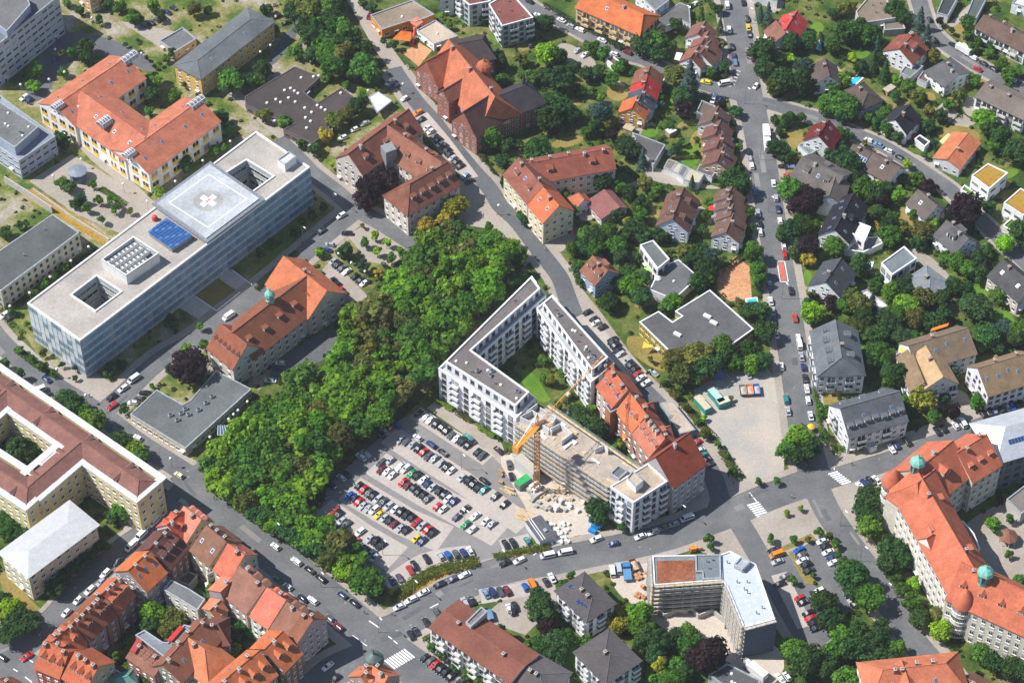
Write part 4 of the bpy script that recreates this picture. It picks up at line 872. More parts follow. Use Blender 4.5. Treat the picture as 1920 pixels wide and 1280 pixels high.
OH('town house with mottled brown roof on the wide street', 'mottled brown town house', (1070, 420), (1300, 610), 5.5, 7, rc=(.34, .17, .11), wc=(.55, .44, .30), ch=3, sr=2, seed=14)
OH('town house with red-orange roof and dark valley on the wide street', 'red-orange town house', (1330, 640), (1520, 765), 5, 7, rc=(.54, .15, .09), wc=(.62, .55, .40), ch=1, sl=2, seed=15)
OH('town house with worn brown roof and orange street dormers', 'worn brown town house', (1470, 905), (1775, 1150), 4.5, 8, rc=(.42, .20, .14), wc=(.50, .42, .36), ch=2, dl=3, dt='gable', dsz=1.3, seed=16)
crop(420, 1080, 6.4)
OH('town house with salmon red roof and white rear balconies', 'salmon red town house', (520, 140), (735, 285), 4.5, 8, rc=(.58, .17, .11), wc=(.62, .64, .55), ch=1, dl=2, dt='gable', seed=17, win=W(4, 2.6, 1.2, 1.6, 'p', (.7, .7, .66), bal=2))
OH('town house with faded brown roof and small red dormers', 'faded brown town house', (760, 315), (940, 440), 4.5, 8, rc=(.40, .18, .12), wc=(.48, .42, .38), ch=1, dl=2, dt='gable', dsz=1.2, seed=18)
r = OH('end house with brown roof and pinkish curved gable facade at the crossing', 'end house with pinkish curved gable', (950, 440), (1060, 520), 5.5, 8, rc=(.38, .15, .09), wc=(.44, .36, .36), ch=2, he=12, seed=19, win=W(4, 2.2, 1.1, 1.7, 'p'))
OH('town house with bright orange hipped roof and dark brick side', 'bright orange hipped town house', (490, 865), (700, 655), 6, 7, rc=(.50, .145, .055), wc=(.30, .15, .09), wmat='brickwork', dr=2, dt='gable', ch=1, sl=1, seed=20)
OH('long town house with orange roof and lead-grey bay by the lower edge', 'orange house by the lower edge', (70, 1180), (420, 890), 5.5, 7, rc=(.49, .145, .06), wc=(.20, .22, .26), dr=3, ch=2, sl=2, seed=21, dt='gable')
OH('orange-roofed house cut off by the lower edge of the old town block', None, (-60, 1290), (60, 1195), 5.5, 6.5, rc=(.47, .14, .065), wc=(.3, .25, .22), dr=1, ch=1, seed=22)
r = OH('corner house with orange hips and round turret at the crossing', 'turret corner house', (1640, 1190), (1770, 1075), 5, 6, rc=(.50, .16, .075), wc=(.42, .30, .24), ch=2, he=13, seed=23, sl=1)
gable(r, (1780, 1080), (1960, 1200), 5, 6, he=13, hr=5, rc=(.58, .19, .10), wc=(.45, .35, .30), win=ow, ch=2, dr=2)
turret(r, (1800, 1010), 0, 16, 2.6, [(1.15, 0), (1.15, .3), (.95, .75), (.5, 1.1), (.15, 1.3), (.03, 2.2)], 'plaster', (.42, .33, .28), 'paint', (.10, .13, .12), 12)
crop(220, 1080, 6.4)
FH('grey_rear_house', 'rear court house with plain grey roof and white curved facade', 'grey rear court house', [(555, 160), (640, 35), (850, 140), (1052, 268), (960, 405), (760, 280)], 9, rc=(.24, .25, .245), wc=(.64, .60, .54), win=W(3, 2.4), par=.15, cat='house')
r = FH('slate_deck_house', 'rear house with blue-grey flat roof deck and red edge strips in the old town court', 'blue-grey deck roof house', [(215, 700), (325, 640), (545, 785), (600, 790), (800, 575), (935, 610), (590, 985)], 12, rc=(.34, .37, .41), wc=(.30, .16, .12), wmat='brickwork', win=W(4, 2.4, 1.1, 1.6), pipe=3, cat='house')
gable(r, (230, 790), (560, 1010), 1.2, 4.5, he=9.5, hr=2.2, rc=(.40, .18, .12), wc=(.42, .17, .12), win=W(3, 2.4, 1.1, 1.6), wmat='brickwork', dr=5, dsz=.8, ch=2)
q = [g(p, 12.5) for p in ((590, 760), (750, 585), (800, 605), (650, 775))]; V, F = prism(ccw(q), 12.0, 12.4); part('deck_strip', V, F, ['cloth'], r, col=(.50, .05, .05))
q = [g(p, 12.5) for p in ((150, 880), (240, 735), (300, 765), (215, 910))]; V, F = prism(ccw(q), 11.9, 12.4); part('deck_strip', V, F, ['cloth'], r, col=(.42, .07, .06))
OH('long rear house with rusty brown roof running up the old town court', 'long rusty rear house', (540, 1050), (1050, 500), 4, 6.5, rc=(.36, .14, .085), wc=(.36, .28, .24), he=11, hr=4, ch=4, sr=2, seed=24)
OH('rear house with fan-shaped orange hip in the old town court', 'fan-shaped orange rear house', (860, 745), (1045, 880), 5.5, 6, rc=(.54, .19, .09), wc=(.46, .36, .28), e2=7, he=10, hr=5, ch=1, seed=25)
OH('rear house with dark brown roof beside the court trees', 'dark brown rear house', (1045, 580), (1200, 570), 4.5, 5, rc=(.30, .125, .09), wc=(.4, .33, .3), he=10, hr=3.5, ch=1, e2=3, seed=26)
OH('narrow side house with one orange slope and tall blank grey wall', 'blank grey firewall house', (1240, 180), (1400, 25), 5, .8, rc=(.56, .19, .11), wc=(.36, .37, .41), he=11, hr=3, ch=1, win=None, seed=27)
OH('small rear house with orange lean-to roof under the grey firewall', None, (1110, 400), (1235, 285), 4, 2.5, rc=(.58, .22, .12), wc=(.62, .50, .36), he=8, hr=2.5, ch=1, seed=28)
crop(0, 1080, 6.4)
FH('verdigris_rear_house', 'low rear building with grey roof at the lower edge beside green copper', 'low grey rear building', [(1130, 1130), (1270, 1040), (1500, 1180), (1380, 1300)], 6, rc=(.20, .20, .19), wc=(.45, .40, .36), win=W(2, 2.6), box=3, pipe=3, cat='house')
r = house('copper_bay_house', 'house with green copper bay roof cut by the lower edge', None, 'house', at=(1440, 1300))
gable(r, (1400, 1230), (1530, 1190), 3, he=7, hr=2, rc=(.22, .50, .42), rmat='metal', wc=(.5, .42, .36), win=None, ch=0, e1=2, e2=2)
OH('red-roofed house tip in the lower left corner of the photo', None, (-40, 1230), (150, 1340), 5, rc=(.42, .14, .08), ch=1, seed=29)
crop(220, 920, 6.4)
FH('yard_shed', 'small brown shed with flat roof in the upper old town court', None, [(690, 1060), (850, 960), (960, 1010), (860, 1130)], 4, rc=(.22, .17, .14), wc=(.40, .34, .28), cat='shed')
r = house('rear_wing', 'tall ochre rear wing with curved side in the upper old town court', 'curved ochre rear wing', 'house', at=(1100, 900))
flat(r, [(1020, 760), (1090, 740), (1170, 960), (1080, 1000)], 9, rc=(.25, .2, .16), wc=(.55, .44, .30), win=W(3, 2.2), par=.2)
# ================================================================ CENTRE BLOCK
plain('scaffold_board', (.55, .49, .41), .8)
full()
WB = (.72, .73, .74); DR = (.24, .21, .20)
bw6 = W(5, 4.3, 1.9, 1.9, 'd', (.74, .75, .76), z=.4, bal=2)
def wing(label, short, poly, h, top, setback=1.7, **k):
    r = house('white_apartment_block', label, short, 'apartment block', at=(sum(p[0] for p in poly)/len(poly), sum(p[1] for p in poly)/len(poly)+h*3.75))
    P = flat(r, poly, h, rc=(.5, .5, .5), wc=WB, win=bw6, pw=.3, par=.9, trim='whitepaint', **k)
    flat(r, inset(P, setback), h+top, rc=DR, wc=(.62, .63, .65), world=True, z0=h-.6, win=W(1, 3, 1.6, 1.8, 'd', z=.8), pw=.45, trim='whitepaint', dome=5, box=4, pipe=4, seed=2)
    return r
wing('new white L-shaped apartment block with dark flat roof beside the wood', 'white L-shaped apartment block', [(822, 690), (997, 517), (1024, 553), (897, 667), (1005, 745), (968, 783)], 14.5, 3)
wing('new white apartment wing with balconies along the diagonal lane', 'white apartment wing', [(1006, 577), (1036, 552), (1152, 680), (1108, 716)], 14.5, 2.6)
crop(1060, 660, 6.4)
cw2 = W(4, 2.6, 1.2, 1.7, 'p')
CR = (.46, .13, .07)
def CH_(label, short, r1, r2, wl, wr, **k):
    k.setdefault('he', 12.5); k.setdefault('hr', 5.5); k.setdefault('win', cw2); k.setdefault('rc', CR); k.setdefault('ch', 2)
    return GH('old_row_house', label, short, r1, r2, wl, wr, **k)
CH_('old row house with terracotta terrace roof against the white apartment wing', 'terracotta terrace house', (420, 170), (545, 120), 4, 5, rc=(.52, .17, .08), hr=2.5, ch=1, wc=(.66, .64, .60), seed=31)
CH_('old row house with broad red roof and white skylights', 'broad red skylight house', (560, 200), (745, 450), 5.5, 5.2, sr=5, dr=2, seed=32, he=13, wc=(.55, .45, .40))
LASTROW = []
r = CH_('old row house with orange roof slope behind the brick stair block', 'orange row house behind the brick block', (775, 495), (970, 745), 5.2, 4.6, rc=(.54, .155, .065), sr=3, dr=2, dl=1, seed=33, he=12, wc=(.46, .22, .15), dt='gable')
LASTROW.append(r)
r = CH_('old row house with faded red roof and rear terraces', 'faded red terrace row house', (985, 765), (1190, 1035), 5.2, 5.0, rc=(.46, .16, .10), dr=4, sr=2, ch=5, dl=1, seed=34, he=11.5, dt='shed', wc=(.46, .3, .25))
LASTROW.append(r)
CH_('corner house with steep deep red roof at the end of the old row', 'deep red corner house', (1085, 1250), (1482, 965), 5, 8, rc=(.42, .095, .05), he=13.5, hr=7.5, ch=1, seed=35, wc=(.40, .38, .38), win=W(5, 2.6, 1.2, 1.7, 'p', bal=0))
r = LASTROW[0]; gable(r, (920, 640), (1045, 600), 2.6, he=11.8, hr=3, rc=(.40, .15, .09), wc=(.45, .2, .14), win=W(4, 2.2), ch=0)
r = LASTROW[1]; gable(r, (1130, 930), (1255, 885), 2.8, he=11.8, hr=3, rc=(.44, .16, .10), wc=(.45, .3, .24), win=W(4, 2.2), ch=0)
FH('brick_stair_block', 'dark brick rear block with flat roof and blank orange side wall', 'dark brick rear block', [(478, 632), (742, 512), (792, 592), (540, 722)], 12.5, rc=(.13, .13, .13), wc=(.42, .17, .10), wmat='brickwork', box=3, cat='house')
# unfinished block with scaffolding, finished corner
tile(2, 2)
SITE = ccw([g(p, 15) for p in ((25, 610), (255, 490), (945, 965), (735, 1085))])
r = house('unfinished_block', 'unfinished concrete apartment block with bare top deck behind scaffolding', 'unfinished concrete block', 'building', at=(480, 1050))
flat(r, SITE, 14.5, rc=(.46, .38, .31), wc=(.26, .25, .24), world=True, win=W(5, 3, 1.6, 2.0, 'd', z=.3), par=.12, pw=.2, trim='concrete', rmat='membrane')
rr = random.Random(11)
def wallbit(a, b, h, w=.25, col=(.62, .62, .62)):
    A, B = g(a, 14.4), g(b, 14.4); m = MB(); m.bar((A.x, A.y, 14.4+h/2), (B.x, B.y, 14.4+h/2), w, 0, h); part('top_storey_wall', m.V, m.F, ['plaster'], r, col=col)
for a, b in (((60, 600), (150, 550)), ((150, 550), (240, 610)), ((240, 610), (170, 650)), ((170, 650), (60, 600)), ((250, 560), (330, 600)), ((330, 600), (300, 650)), ((270, 700), (360, 650)), ((360, 650), (450, 720)), ((450, 720), (370, 780)), ((620, 840), (690, 810)), ((690, 810), (720, 850)), ((110, 560), (190, 500)), ((210, 530), (280, 575)), ((230, 660), (300, 705))): wallbit(a, b, 2.3)
for k in range(26):
    t, s = rr.random(), rr.random(); p = SITE[0]; P = [g(q, 14.5) for q in ((60, 610), (255, 510), (900, 950), (740, 1050))]
    q = P[0]*(1-s)*(1-t)+P[1]*s*(1-t)+P[2]*s*t+P[3]*(1-s)*t
    box_part(r, 'formwork_board', q.x, q.y, 14.42, 14.42+rr.uniform(.05, .5), rr.uniform(1, 3.5), rr.uniform(.2, 1.1), -.75+rr.choice((0, 1.57)), ['timber_pale' if k % 3 else 'whitepaint'])
def scaffold(label, pts, z, h, out=1.2, world=None, tarp=None):
    P = world or [g(p, z) for p in pts]; c = P[0]; r = empty('scaffolding', (c.x, c.y, 0)); tag(r, label, 'scaffolding')
    nl = int(h/2.0)
    for a, b in zip(P, P[1:]):
        L = (b-a).length; d = (b-a)/L; nn = Vector((d.y, -d.x)); n = max(1, int(L/2.6))
        for f in range(1, nl+1):
            m = MB(); zz = f*h/nl; A = a+nn*(out*.55); B = b+nn*(out*.55); m.bar((A.x, A.y, zz), (B.x, B.y, zz), .75, 0, .08); part('deck', m.V, m.F, ['scaffold_board' if (f*7+int(L)) % 3 else 'timber_pale'], r)
            m = MB(); A = a+nn*out; B = b+nn*out; m.bar((A.x, A.y, zz+1), (B.x, B.y, zz+1), .06); m.bar((A.x, A.y, zz+.5), (B.x, B.y, zz+.5), .06); m.bar((A.x, A.y, zz+.15), (B.x, B.y, zz+.15), .05, 0, .2); part('guard_rail', m.V, m.F, ['trim_metal'], r)
        for i in range(n+1):
            q = a + d*(L*i/n); m = MB()
            for o_ in (.15, out): p = q+nn*o_; m.bar((p.x, p.y, 0), (p.x, p.y, h+1), .12)
            if i < n and i % 2 == 0: p = q+nn*out; p2 = p+d*(L/n); m.bar((p.x, p.y, .2), (p2.x, p2.y, h), .06)
            part('frame', m.V, m.F, ['steel'], r)
        if tarp: part('netting', [(*(a+nn*(out+.1)), .5), (*(b+nn*(out+.1)), .5), (*(b+nn*(out+.1)), h), (*(a+nn*(out+.1)), h)], [(0, 1, 2, 3)], ['cloth'], r, col=tarp)
scaffold('steel scaffolding with plank decks along the front of the unfinished block', None, 0, 15, world=[g((25, 610), 15), g((735, 1085), 15)])
scaffold('steel scaffolding along the court side of the unfinished block', None, 0, 15, world=[g((945, 965), 15), g((255, 490), 15)])
r = FH('tan_corner_block', 'finished corner apartment block with tan flat roof and white balconies', 'tan-roofed corner block', [(735, 1085), (1020, 912), (1165, 1045), (912, 1205)], 15.5, cat='apartment block', rc=(.46, .37, .28), wc=(.60, .61, .64), win=W(5, 2.8, 1.4, 1.8, 'd', (.74, .74, .74), z=.5, bal=2), trim='whitepaint')
flat(r, [(860, 1020), (905, 965), (985, 1040), (930, 1090)], 18, rc=(.5, .41, .32), wc=(.62, .6, .57), z0=15)
flat(r, [(735, 985), (800, 925), (870, 965), (800, 1030)], 16.2, rc=(.22, .23, .24), wc=(.4, .4, .4))
FH('ramp_canopy', 'low tan canopy roof over the garage ramp beside the diagonal lane', 'garage ramp canopy', [(1108, 462), (1195, 440), (1375, 660), (1262, 690)], 3.4, cat='canopy', rc=(.46, .38, .30), wc=(.22, .34, .36), par=.1, win=None)
# ---- grey school with yellow sides
full()
r = FH('grey_flat_school', 'low school with wide dark grey ribbed roof and yellow sunblind sides', 'dark grey flat school', [(1199, 603), (1235, 583), (1261, 603), (1279, 592), (1266, 583), (1331, 543), (1413, 616), (1345, 665), (1262, 665)], 6, cat='school', rc=(.165, .165, .168), wc=(.30, .26, .12), win=W(2, 2.6, 2.2, 1.4, 'y', (.85, .62, .04), z=.5), trim='whitepaint', par=.2)
for p in ((1326, 593), (1338, 605), (1270, 627)):
    q = g(p, 6); box_part(r, 'rooflight', q.x, q.y, 5.8, 6.5, 2.6, 1.2, -.6, ['whitepaint'])
# ---- construction V-block at the bottom
crop(1200, 1010, 6.4)
r = house('new_v_block', 'new V-shaped apartment block with pale grey roofs and a rust-red roof bed', 'new V-shaped apartment block', 'apartment block', at=(800, 700))
vw = W(4, 2.8, 1.7, 2.0, 'd', z=.4)
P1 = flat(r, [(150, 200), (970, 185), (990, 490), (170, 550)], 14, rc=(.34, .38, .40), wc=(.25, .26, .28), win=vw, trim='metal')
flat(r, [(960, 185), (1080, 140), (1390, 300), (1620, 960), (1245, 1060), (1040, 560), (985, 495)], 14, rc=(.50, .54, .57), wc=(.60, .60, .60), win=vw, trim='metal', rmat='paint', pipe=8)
q = [g(p, 14) for p in ((200, 255), (655, 245), (660, 500), (205, 525))]; V, F = prism(ccw(q), 13.5, 13.72); part('roof_bed', V, F, ['m_redbed'], r)
q = [g(p, 14.4) for p in ((665, 190), (965, 185), (975, 470), (760, 480), (745, 390), (670, 390))]; flat(r, q, 14.5, rc=(.36, .40, .42), wc=(.4, .42, .44), world=True, z0=13.4, rmat='metal', pipe=3)
flat(r, [(1130, 300), (1210, 210), (1330, 265), (1230, 360)], 15.4, rc=(.5, .53, .56), wc=(.4, .42, .44), z0=13.4, rmat='metal')
scaffold('scaffolding across the shaded front of the new V-shaped block', [(170, 550), (990, 490)], 14, 14, 1.3)
scaffold('scaffolding down the inner side of the new V-shaped block', [(1040, 560), (1245, 1060)], 14, 14, 1.3)
scaffold('netted scaffolding on the end wall of the new V-shaped block', [(1245, 1060), (1620, 960)], 14, 14, 1.3, None, (.10, .12, .17))
scaffold('scaffolding up the outer end of the rust-bed wing', [(150, 200), (170, 550)], 14, 13, 1.3)
# pergola walls in the sand
def lowwall(label, pts, h=3): 
    P = [g(p) for p in pts]; c = P[0]; m = MB()
    for a, b in zip(P, P[1:]): m.bar((a.x, a.y, h/2), (b.x, b.y, h/2), .4, 0, h)
    o = put('site_wall', mesh_data('site_wall', [(x-c.x, y-c.y, z) for x, y, z in m.V], m.F, ['concrete']), None, (c.x, c.y, 0)); tag(o, label, 'wall')
lowwall('zigzag concrete terrace wall in the sandy yard of the new V-shaped block', [(170, 850), (290, 950), (440, 890), (560, 900), (600, 850), (700, 960), (860, 890), (900, 920), (1010, 1010), (1020, 1080)], 2.2)
# ---- villas at the bottom
tile(2, 3)
r = GH('solar_villa', 'white villa with dark hipped roof and pale solar panels beside the curved street', 'white villa with solar panels', (520, 560), (600, 640), 4.8, 5.6, he=10, hr=1.8, e1=4.4, e2=4.4, rc=(.15, .135, .135), rmat='membrane', wc=(.74, .74, .74), win=W(4, 2.8, 1.4, 1.6, 'd', (.7, .7, .7), bal=2), ch=2, ov=.7)
for p in ((465, 570), (525, 680)):
    q = g(p, 10.8)
    for k in range(3): put('solar_panel', DORM['solar'], r, (q.x+k*1.1-1.1, q.y-k*.7+.6, 11.0), -.6, None, (1, 1.2, 1), -.2)
GH('dark_hip_villa', 'white villa with dark pyramid roof beside the green lawn', 'white villa with pyramid roof', (700, 1030), (735, 1065), 6.3, 6.3, he=10, hr=2, e1=5.8, e2=5.8, rc=(.15, .135, .135), rmat='membrane', wc=(.74, .74, .74), win=W(4, 2.8, 1.4, 1.6, 'd', (.7, .7, .7), bal=2), ch=1, ov=.7)
r = GH('grey_hip_villa', 'white villa with grey hipped roof at the lower edge', 'grey hipped villa at the lower edge', (130, 1170), (210, 1215), 6.5, 6.5, he=10, hr=2, e1=6, e2=6, rc=(.17, .155, .155), rmat='membrane', wc=(.73, .66, .67), win=W(4, 2.8), ch=2, ov=.7)
tile(1, 3)
r = GH('long_white_flats', 'long white apartment house with low rust-red roof and sunblinds', 'long white apartment house', (1410, 740), (1990, 1140), 6.3, 6.3, cat='apartment block', he=11.5, hr=1.3, rc=(.34, .13, .09), rmat='membrane', wc=(.66, .66, .66), win=W(4, 2.9, 1.5, 1.7, 'd', (.74, .73, .7), bal=2), ch=2, x2=1)
flat(r, [(1572, 822), (1690, 705), (1735, 742), (1612, 855)], 14, rc=(.32, .30, .28), wc=(.5, .49, .48), z0=10)
tile(2, 3)
FH('grey_flat_house', 'low building with grey flat roof at the lower edge beside the white lorry', 'low grey flat building', [(1475, 1215), (1615, 1130), (1870, 1260), (1740, 1400)], 4.5, rc=(.15, .155, .155), wc=(.4, .4, .4), dome=3)
tile(3, 3)
r = house('orange_hip_house', 'house with broad orange hipped roofs at the lower edge, below the school street', 'orange hipped house at the lower edge', 'house', at=(1100, 1300))
gable(r, (860, 1180), (1330, 1130), 7, 8, he=11, hr=5.5, e1=5, e2=6, rc=(.54, .17, .09), wc=(.55, .45, .36), ch=3, sr=2)
gable(r, (1000, 1110), (1060, 1290), 6, he=11, hr=5, rc=(.52, .16, .085), wc=(.55, .45, .36), ch=1, win=None)
GH('brown_lean_house', 'brown-roofed house corner at the lower edge near the orange hipped house', None, (1480, 1240), (1640, 1330), 5, he=7, hr=3, rc=(.30, .14, .10), ch=1)
# ================================================================ LARGE SCHOOL WITH COPPER CUPOLAS
crop(1620, 780, 6.4)
SO = (.50, .145, .08); SW = (.66, .60, .50)
r = house('great_orange_school', 'huge pale stone school with bright orange roofs and green copper lanterns', 'great orange-roofed school', 'school', at=(900, 1300))
sw = W(4, 2.6, 1.3, 2.2, 't')
gable(r, (735, 560), (1065, 292), 8.5, 9, he=15, hr=8, rc=SO, wc=SW, win=sw, ch=1, x1=4, dr=1, dt='gable', dsz=1.6)
gable(r, (1120, 435), (1440, 236), 7, 8, he=14.5, hr=6.5, rc=SO, wc=SW, win=sw, ch=2, dr=3, dsz=.8, x2=1)
gable(r, (690, 740), (1330, 1840), 7.5, 7.5, he=15, hr=7.5, rc=SO, wc=SW, win=sw, ch=2, sr=0, dr=1, dl=2, x1=4)
gable(r, (640, 800), (740, 720), 6.5, he=15, hr=7.3, rc=SO, wc=SW, win=None, ch=0, e1=5.5, x2=4)
def bay_tower(p, rr, z1):
    q = g(p, z1); m = MB(); m.lathe([(rr, 0), (rr, z1)], 14, 0, (q.x, q.y)); part('bay', m.V, m.F, ['plaster'], r, col=SW)
    m = MB(); m.lathe([(rr+.5, z1-.1), (rr+.2, z1+1.4), (rr*.72, z1+3.4), (rr*.35, z1+5.0), (.1, z1+6.0)], 14, 0, (q.x, q.y)); part('bay_roof', m.V, m.F, ['tiles'], r, col=SO, smooth=True)
    for k in range(8):
        a = -math.pi*(.15+.1*k)-.3
        for f in range(4): put('window', WIN['p'], r, (q.x+rr*math.cos(a), q.y+rr*math.sin(a), 2.2+f*3.6), a-math.pi/2, None, (1.1, 1, 2.0))
bay_tower((345, 790), 3.0, 14.4)
def lantern(p, z, rr):
    q = turret(r, p, z-4, z+3.2, rr, [(1.25, 0), (1.3, .2), (1.1, .65), (.7, 1.0), (.28, 1.25), (.1, 1.5), (.03, 2.2)], 'copper_green', None, 'copper_green', None, 8)
    for k in range(8):
        a = k*math.pi/4+.39; put('louvre', WIN['d'], r, (q.x+rr*.94*math.cos(a), q.y+rr*.94*math.sin(a), z+1.4), a-math.pi/2, None, (.9, 1, 2.6))
lantern((645, 560), 21.5, 1.95)
crop(1620, 960, 6.4)
bay_tower((1195, 1075), 3.2, 14.4)
gable(r, (1440, 720), (2330, 1128), 8, 8.5, he=15, hr=8, rc=SO, wc=SW, win=sw, ch=2, dr=5, dt='gable', x1=7, dl=2)
gable(r, (1240, 680), (1420, 700), 7, he=15, hr=7, rc=SO, wc=SW, win=None, ch=1)
gable(r, (800, 275), (760, 300), 2.8, he=16, hr=3.6, rc=SO, wc=(.70, .66, .58), win=W(5, 2.2, 1.2, 1.6, 'a'), ch=0, x1=1, x2=.2)
lantern((1460, 730), 21.5, 1.95)
flat(r, [(1090, 95), (1190, 100), (1320, 250), (1395, 440), (1310, 490), (1180, 330)], 11, rc=(.40, .31, .22), wc=SW, win=W(3, 2.6, 1.2, 2), trim='whitepaint')
gable(r, (950, 110), (1060, 170), 4, he=12, hr=3, rc=(.46, .12, .06), wc=SW, win=None, ch=0)
pv = house('yard_pavilion', 'small round pavilion with brown conical roof in the school yard', 'round school yard pavilion', 'pavilion', at=(1715, 370))
q = g((1715, 350)); m = MB(); m.lathe([(3.1, 2.6), (3.1, 2.75), (.4, 4.6), (.05, 5)], 8, 0, (q.x, q.y)); part('roof', m.V, m.F, ['tiles'], pv, col=(.26, .12, .08))
for k in range(8):
    a = k*math.pi/4; m = MB(); m.tube((q.x+2.6*math.cos(a), q.y+2.6*math.sin(a), 0), (q.x+2.6*math.cos(a), q.y+2.6*math.sin(a), 2.7), .1, .1, 6); part('post', m.V, m.F, ['whitepaint'], pv)
tile(3, 2)
r = house('silver_roof_block', 'pale sheet-metal roofed block with solar panels beside the orange school', 'silver-roofed block', 'building', at=(1850, 850))
gable(r, (1780, 640), (2060, 560), 8, 9, he=14, hr=4.5, e1=7, rc=(.58, .60, .63), rmat='metal', wc=(.16, .18, .22), win=W(4, 3, 2.0, 1.6, 'd'), ch=0, sol=14, solside=-1, cap=False)
FH('grey_yard_hall', 'low grey flat hall in the school yard cut by the edge of the photo', None, [(1790, 1180), (1920, 1080), (2050, 1170), (1900, 1290)], 5, rc=(.30, .27, .24), wc=(.5, .48, .45))
# ================================================================ EASTERN HOUSES
tile(3, 2)
GH('slate_dormer_flats', 'white apartment house with slate roof and a long row of box dormers', 'slate house with box dormers', (545, 500), (985, 372), 7, 7.5, cat='apartment block', he=8, hr=6, rc=(.17, .185, .205), wc=(.56, .56, .57), dr=7, dt='flat', dl=3, sr=2, ch=0, win=W(3, 2.8, 1.5, 1.4, 'p', (.55, .55, .55), bal=3), ds=.72)
FH('white_garage', 'small white garage with flat roof on the pavement below the slate house', None, [(735, 745), (775, 728), (820, 780), (770, 800)], 2.6, cat='garage', rc=(.55, .55, .55), wc=(.62, .62, .6))
full()
GH('long_slate_flats', 'long apartment house with grey-blue slate roof beside the avenue', 'long slate-roofed apartment house', (1566, 600), (1578, 670), 7.5, 7.5, cat='apartment block', he=9, hr=5, e2=3, rc=(.20, .215, .235), wc=(.60, .61, .63), dr=4, dl=2, sl=2, ch=1, dt='shed', win=W(3, 2.8, 1.4, 1.5, 'p', (.6, .6, .6), bal=2))
crop(1620, 560, 6.4)
TAN = (.36, .25, .15)
r = GH('tan_angle_flats', 'angled apartment house with tan roofs and white balconies', 'angled tan-roofed apartment house', (540, 560), (1240, 350), 5.5, 7.5, cat='apartment block', he=8, hr=4.5, rc=(.30, .22, .15), wc=(.62, .60, .58), sr=4, ch=1, dl=1)
gable(r, (740, 570), (960, 960), 6, 7, he=8, hr=5, rc=(.46, .31, .17), wc=(.58, .57, .56), win=W(3, 2.8, 1.4, 1.5, 'p', (.7, .7, .7), bal=2), ch=1, x2=-1)
gable(r, (560, 590), (720, 1000), 4, 4, he=7.5, hr=3.5, rc=TAN, wc=(.66, .65, .62), win=W(2, 2.8, 1.4, 1.5, 'p', (.7, .7, .7), bal=2), ch=0)
GH('tan_edge_flats', 'white apartment house with long tan roof at the photo edge above parked cars', 'tan-roofed house at the photo edge', (1370, 830), (1990, 640), 5.5, 8, cat='apartment block', he=8, hr=5, rc=TAN, wc=(.60, .60, .62), sr=5, ch=2, win=W(3, 2.6, 1.5, 1.2, 'd'))
# houses right of the avenue
tile(3, 1)
def EH(name, label, short, r1, r2, wl, wr=None, **k):
    k.setdefault('he', 5.5); k.setdefault('hr', 4.2); k.setdefault('win', W(max(1, round((k['he']-.3)/2.8)), 2.7, 1.3, 1.3)); return GH(name, label, short, r1, r2, wl, wr, **k)
EH('slate_villa', 'white villa with dark slate gable roof below the red cycle crossing', 'white villa with dark slate roof', (432, 830), (548, 655), 5.6, 5.6, he=6, hr=4.5, rc=(.105, .11, .125), ch=1, sl=1, sr=2)
FH('flat_modern_house', 'modern house with pale grey flat roof and glazed corner', 'modern pale grey house', [(850, 690), (1022, 565), (1117, 655), (930, 780)], 7.5, cat='house', rc=(.26, .30, .31), wc=(.60, .61, .63), win=W(2, 2.8, 2, 1.8, 'd'), trim='whitepaint')
EH('pyramid_bungalow', 'bungalow with pale grey pyramid roof and white chimney', 'pale pyramid-roofed bungalow', (1195, 785), (1215, 800), 5.2, 5.2, he=4.6, hr=2.4, e1=4.8, e2=4.8, rc=(.33, .36, .39), ch=1, rmat='membrane')
r = EH('black_roof_house', 'white house with long black roof and many skylights', 'white house with black roof', (500, 440), (640, 170), 5.2, 5.6, he=6, hr=4.3, rc=(.035, .033, .048), ch=1, sl=4, sr=3, dr=1, dt='flat')
flat(r, [(590, 440), (640, 368), (772, 420), (722, 535)], 6.4, rc=(.62, .58, .55), wc=(.72, .72, .70), win=W(2, 2.6, 1.8, 1.4, 'd'), trim='whitepaint')
flat(r, [(580, 590), (690, 500), (830, 490), (865, 540), (715, 610)], 3, rc=(.36, .35, .33), wc=(.68, .68, .67), trim='whitepaint')
flat(r, [(395, 480), (400, 415), (505, 418), (570, 470), (575, 520), (500, 500)], 4, rc=(.60, .58, .53), wc=(.70, .70, .68), trim='whitepaint')
EH('greybrown_cottage', 'cottage with grey-brown gable roof beside the garden street bend', 'grey-brown cottage', (1125, 145), (1265, 265), 4.6, 4.6, he=4.6, hr=3.8, rc=(.20, .165, .145), wc=(.62, .64, .66), ch=1, sr=1)
EH('blue_window_house', 'house with grey roof, blue skylight and white box dormer', 'grey house with white box dormer', (1340, 375), (1500, 510), 4.8, 5.2, he=5, hr=4, rc=(.165, .155, .155), wc=(.64, .65, .67), ch=2, dr=1, dt='flat', dsz=1.6, dl=1)
for nm, lb, sh, P in (('white_cube_house', 'white cube house with sedum roof beside the garden street', 'white cube house', [(1528, 35), (1650, -55), (1800, 15), (1660, 135)]), ('white_cube_house', 'white cube house with sedum roof cut by the photo edge', 'white cube house at the edge', [(1768, 240), (1895, 130), (2050, 215), (1915, 335)])):
    r = FH(nm, lb, sh, P, 7, cat='house', group='white cube houses with sedum roofs', rc=(.26, .20, .05), wc=(.74, .75, .76), win=W(2, 4, 2.6, .7, 'd'), trim='whitepaint', rmat='m_rust', par=.3)
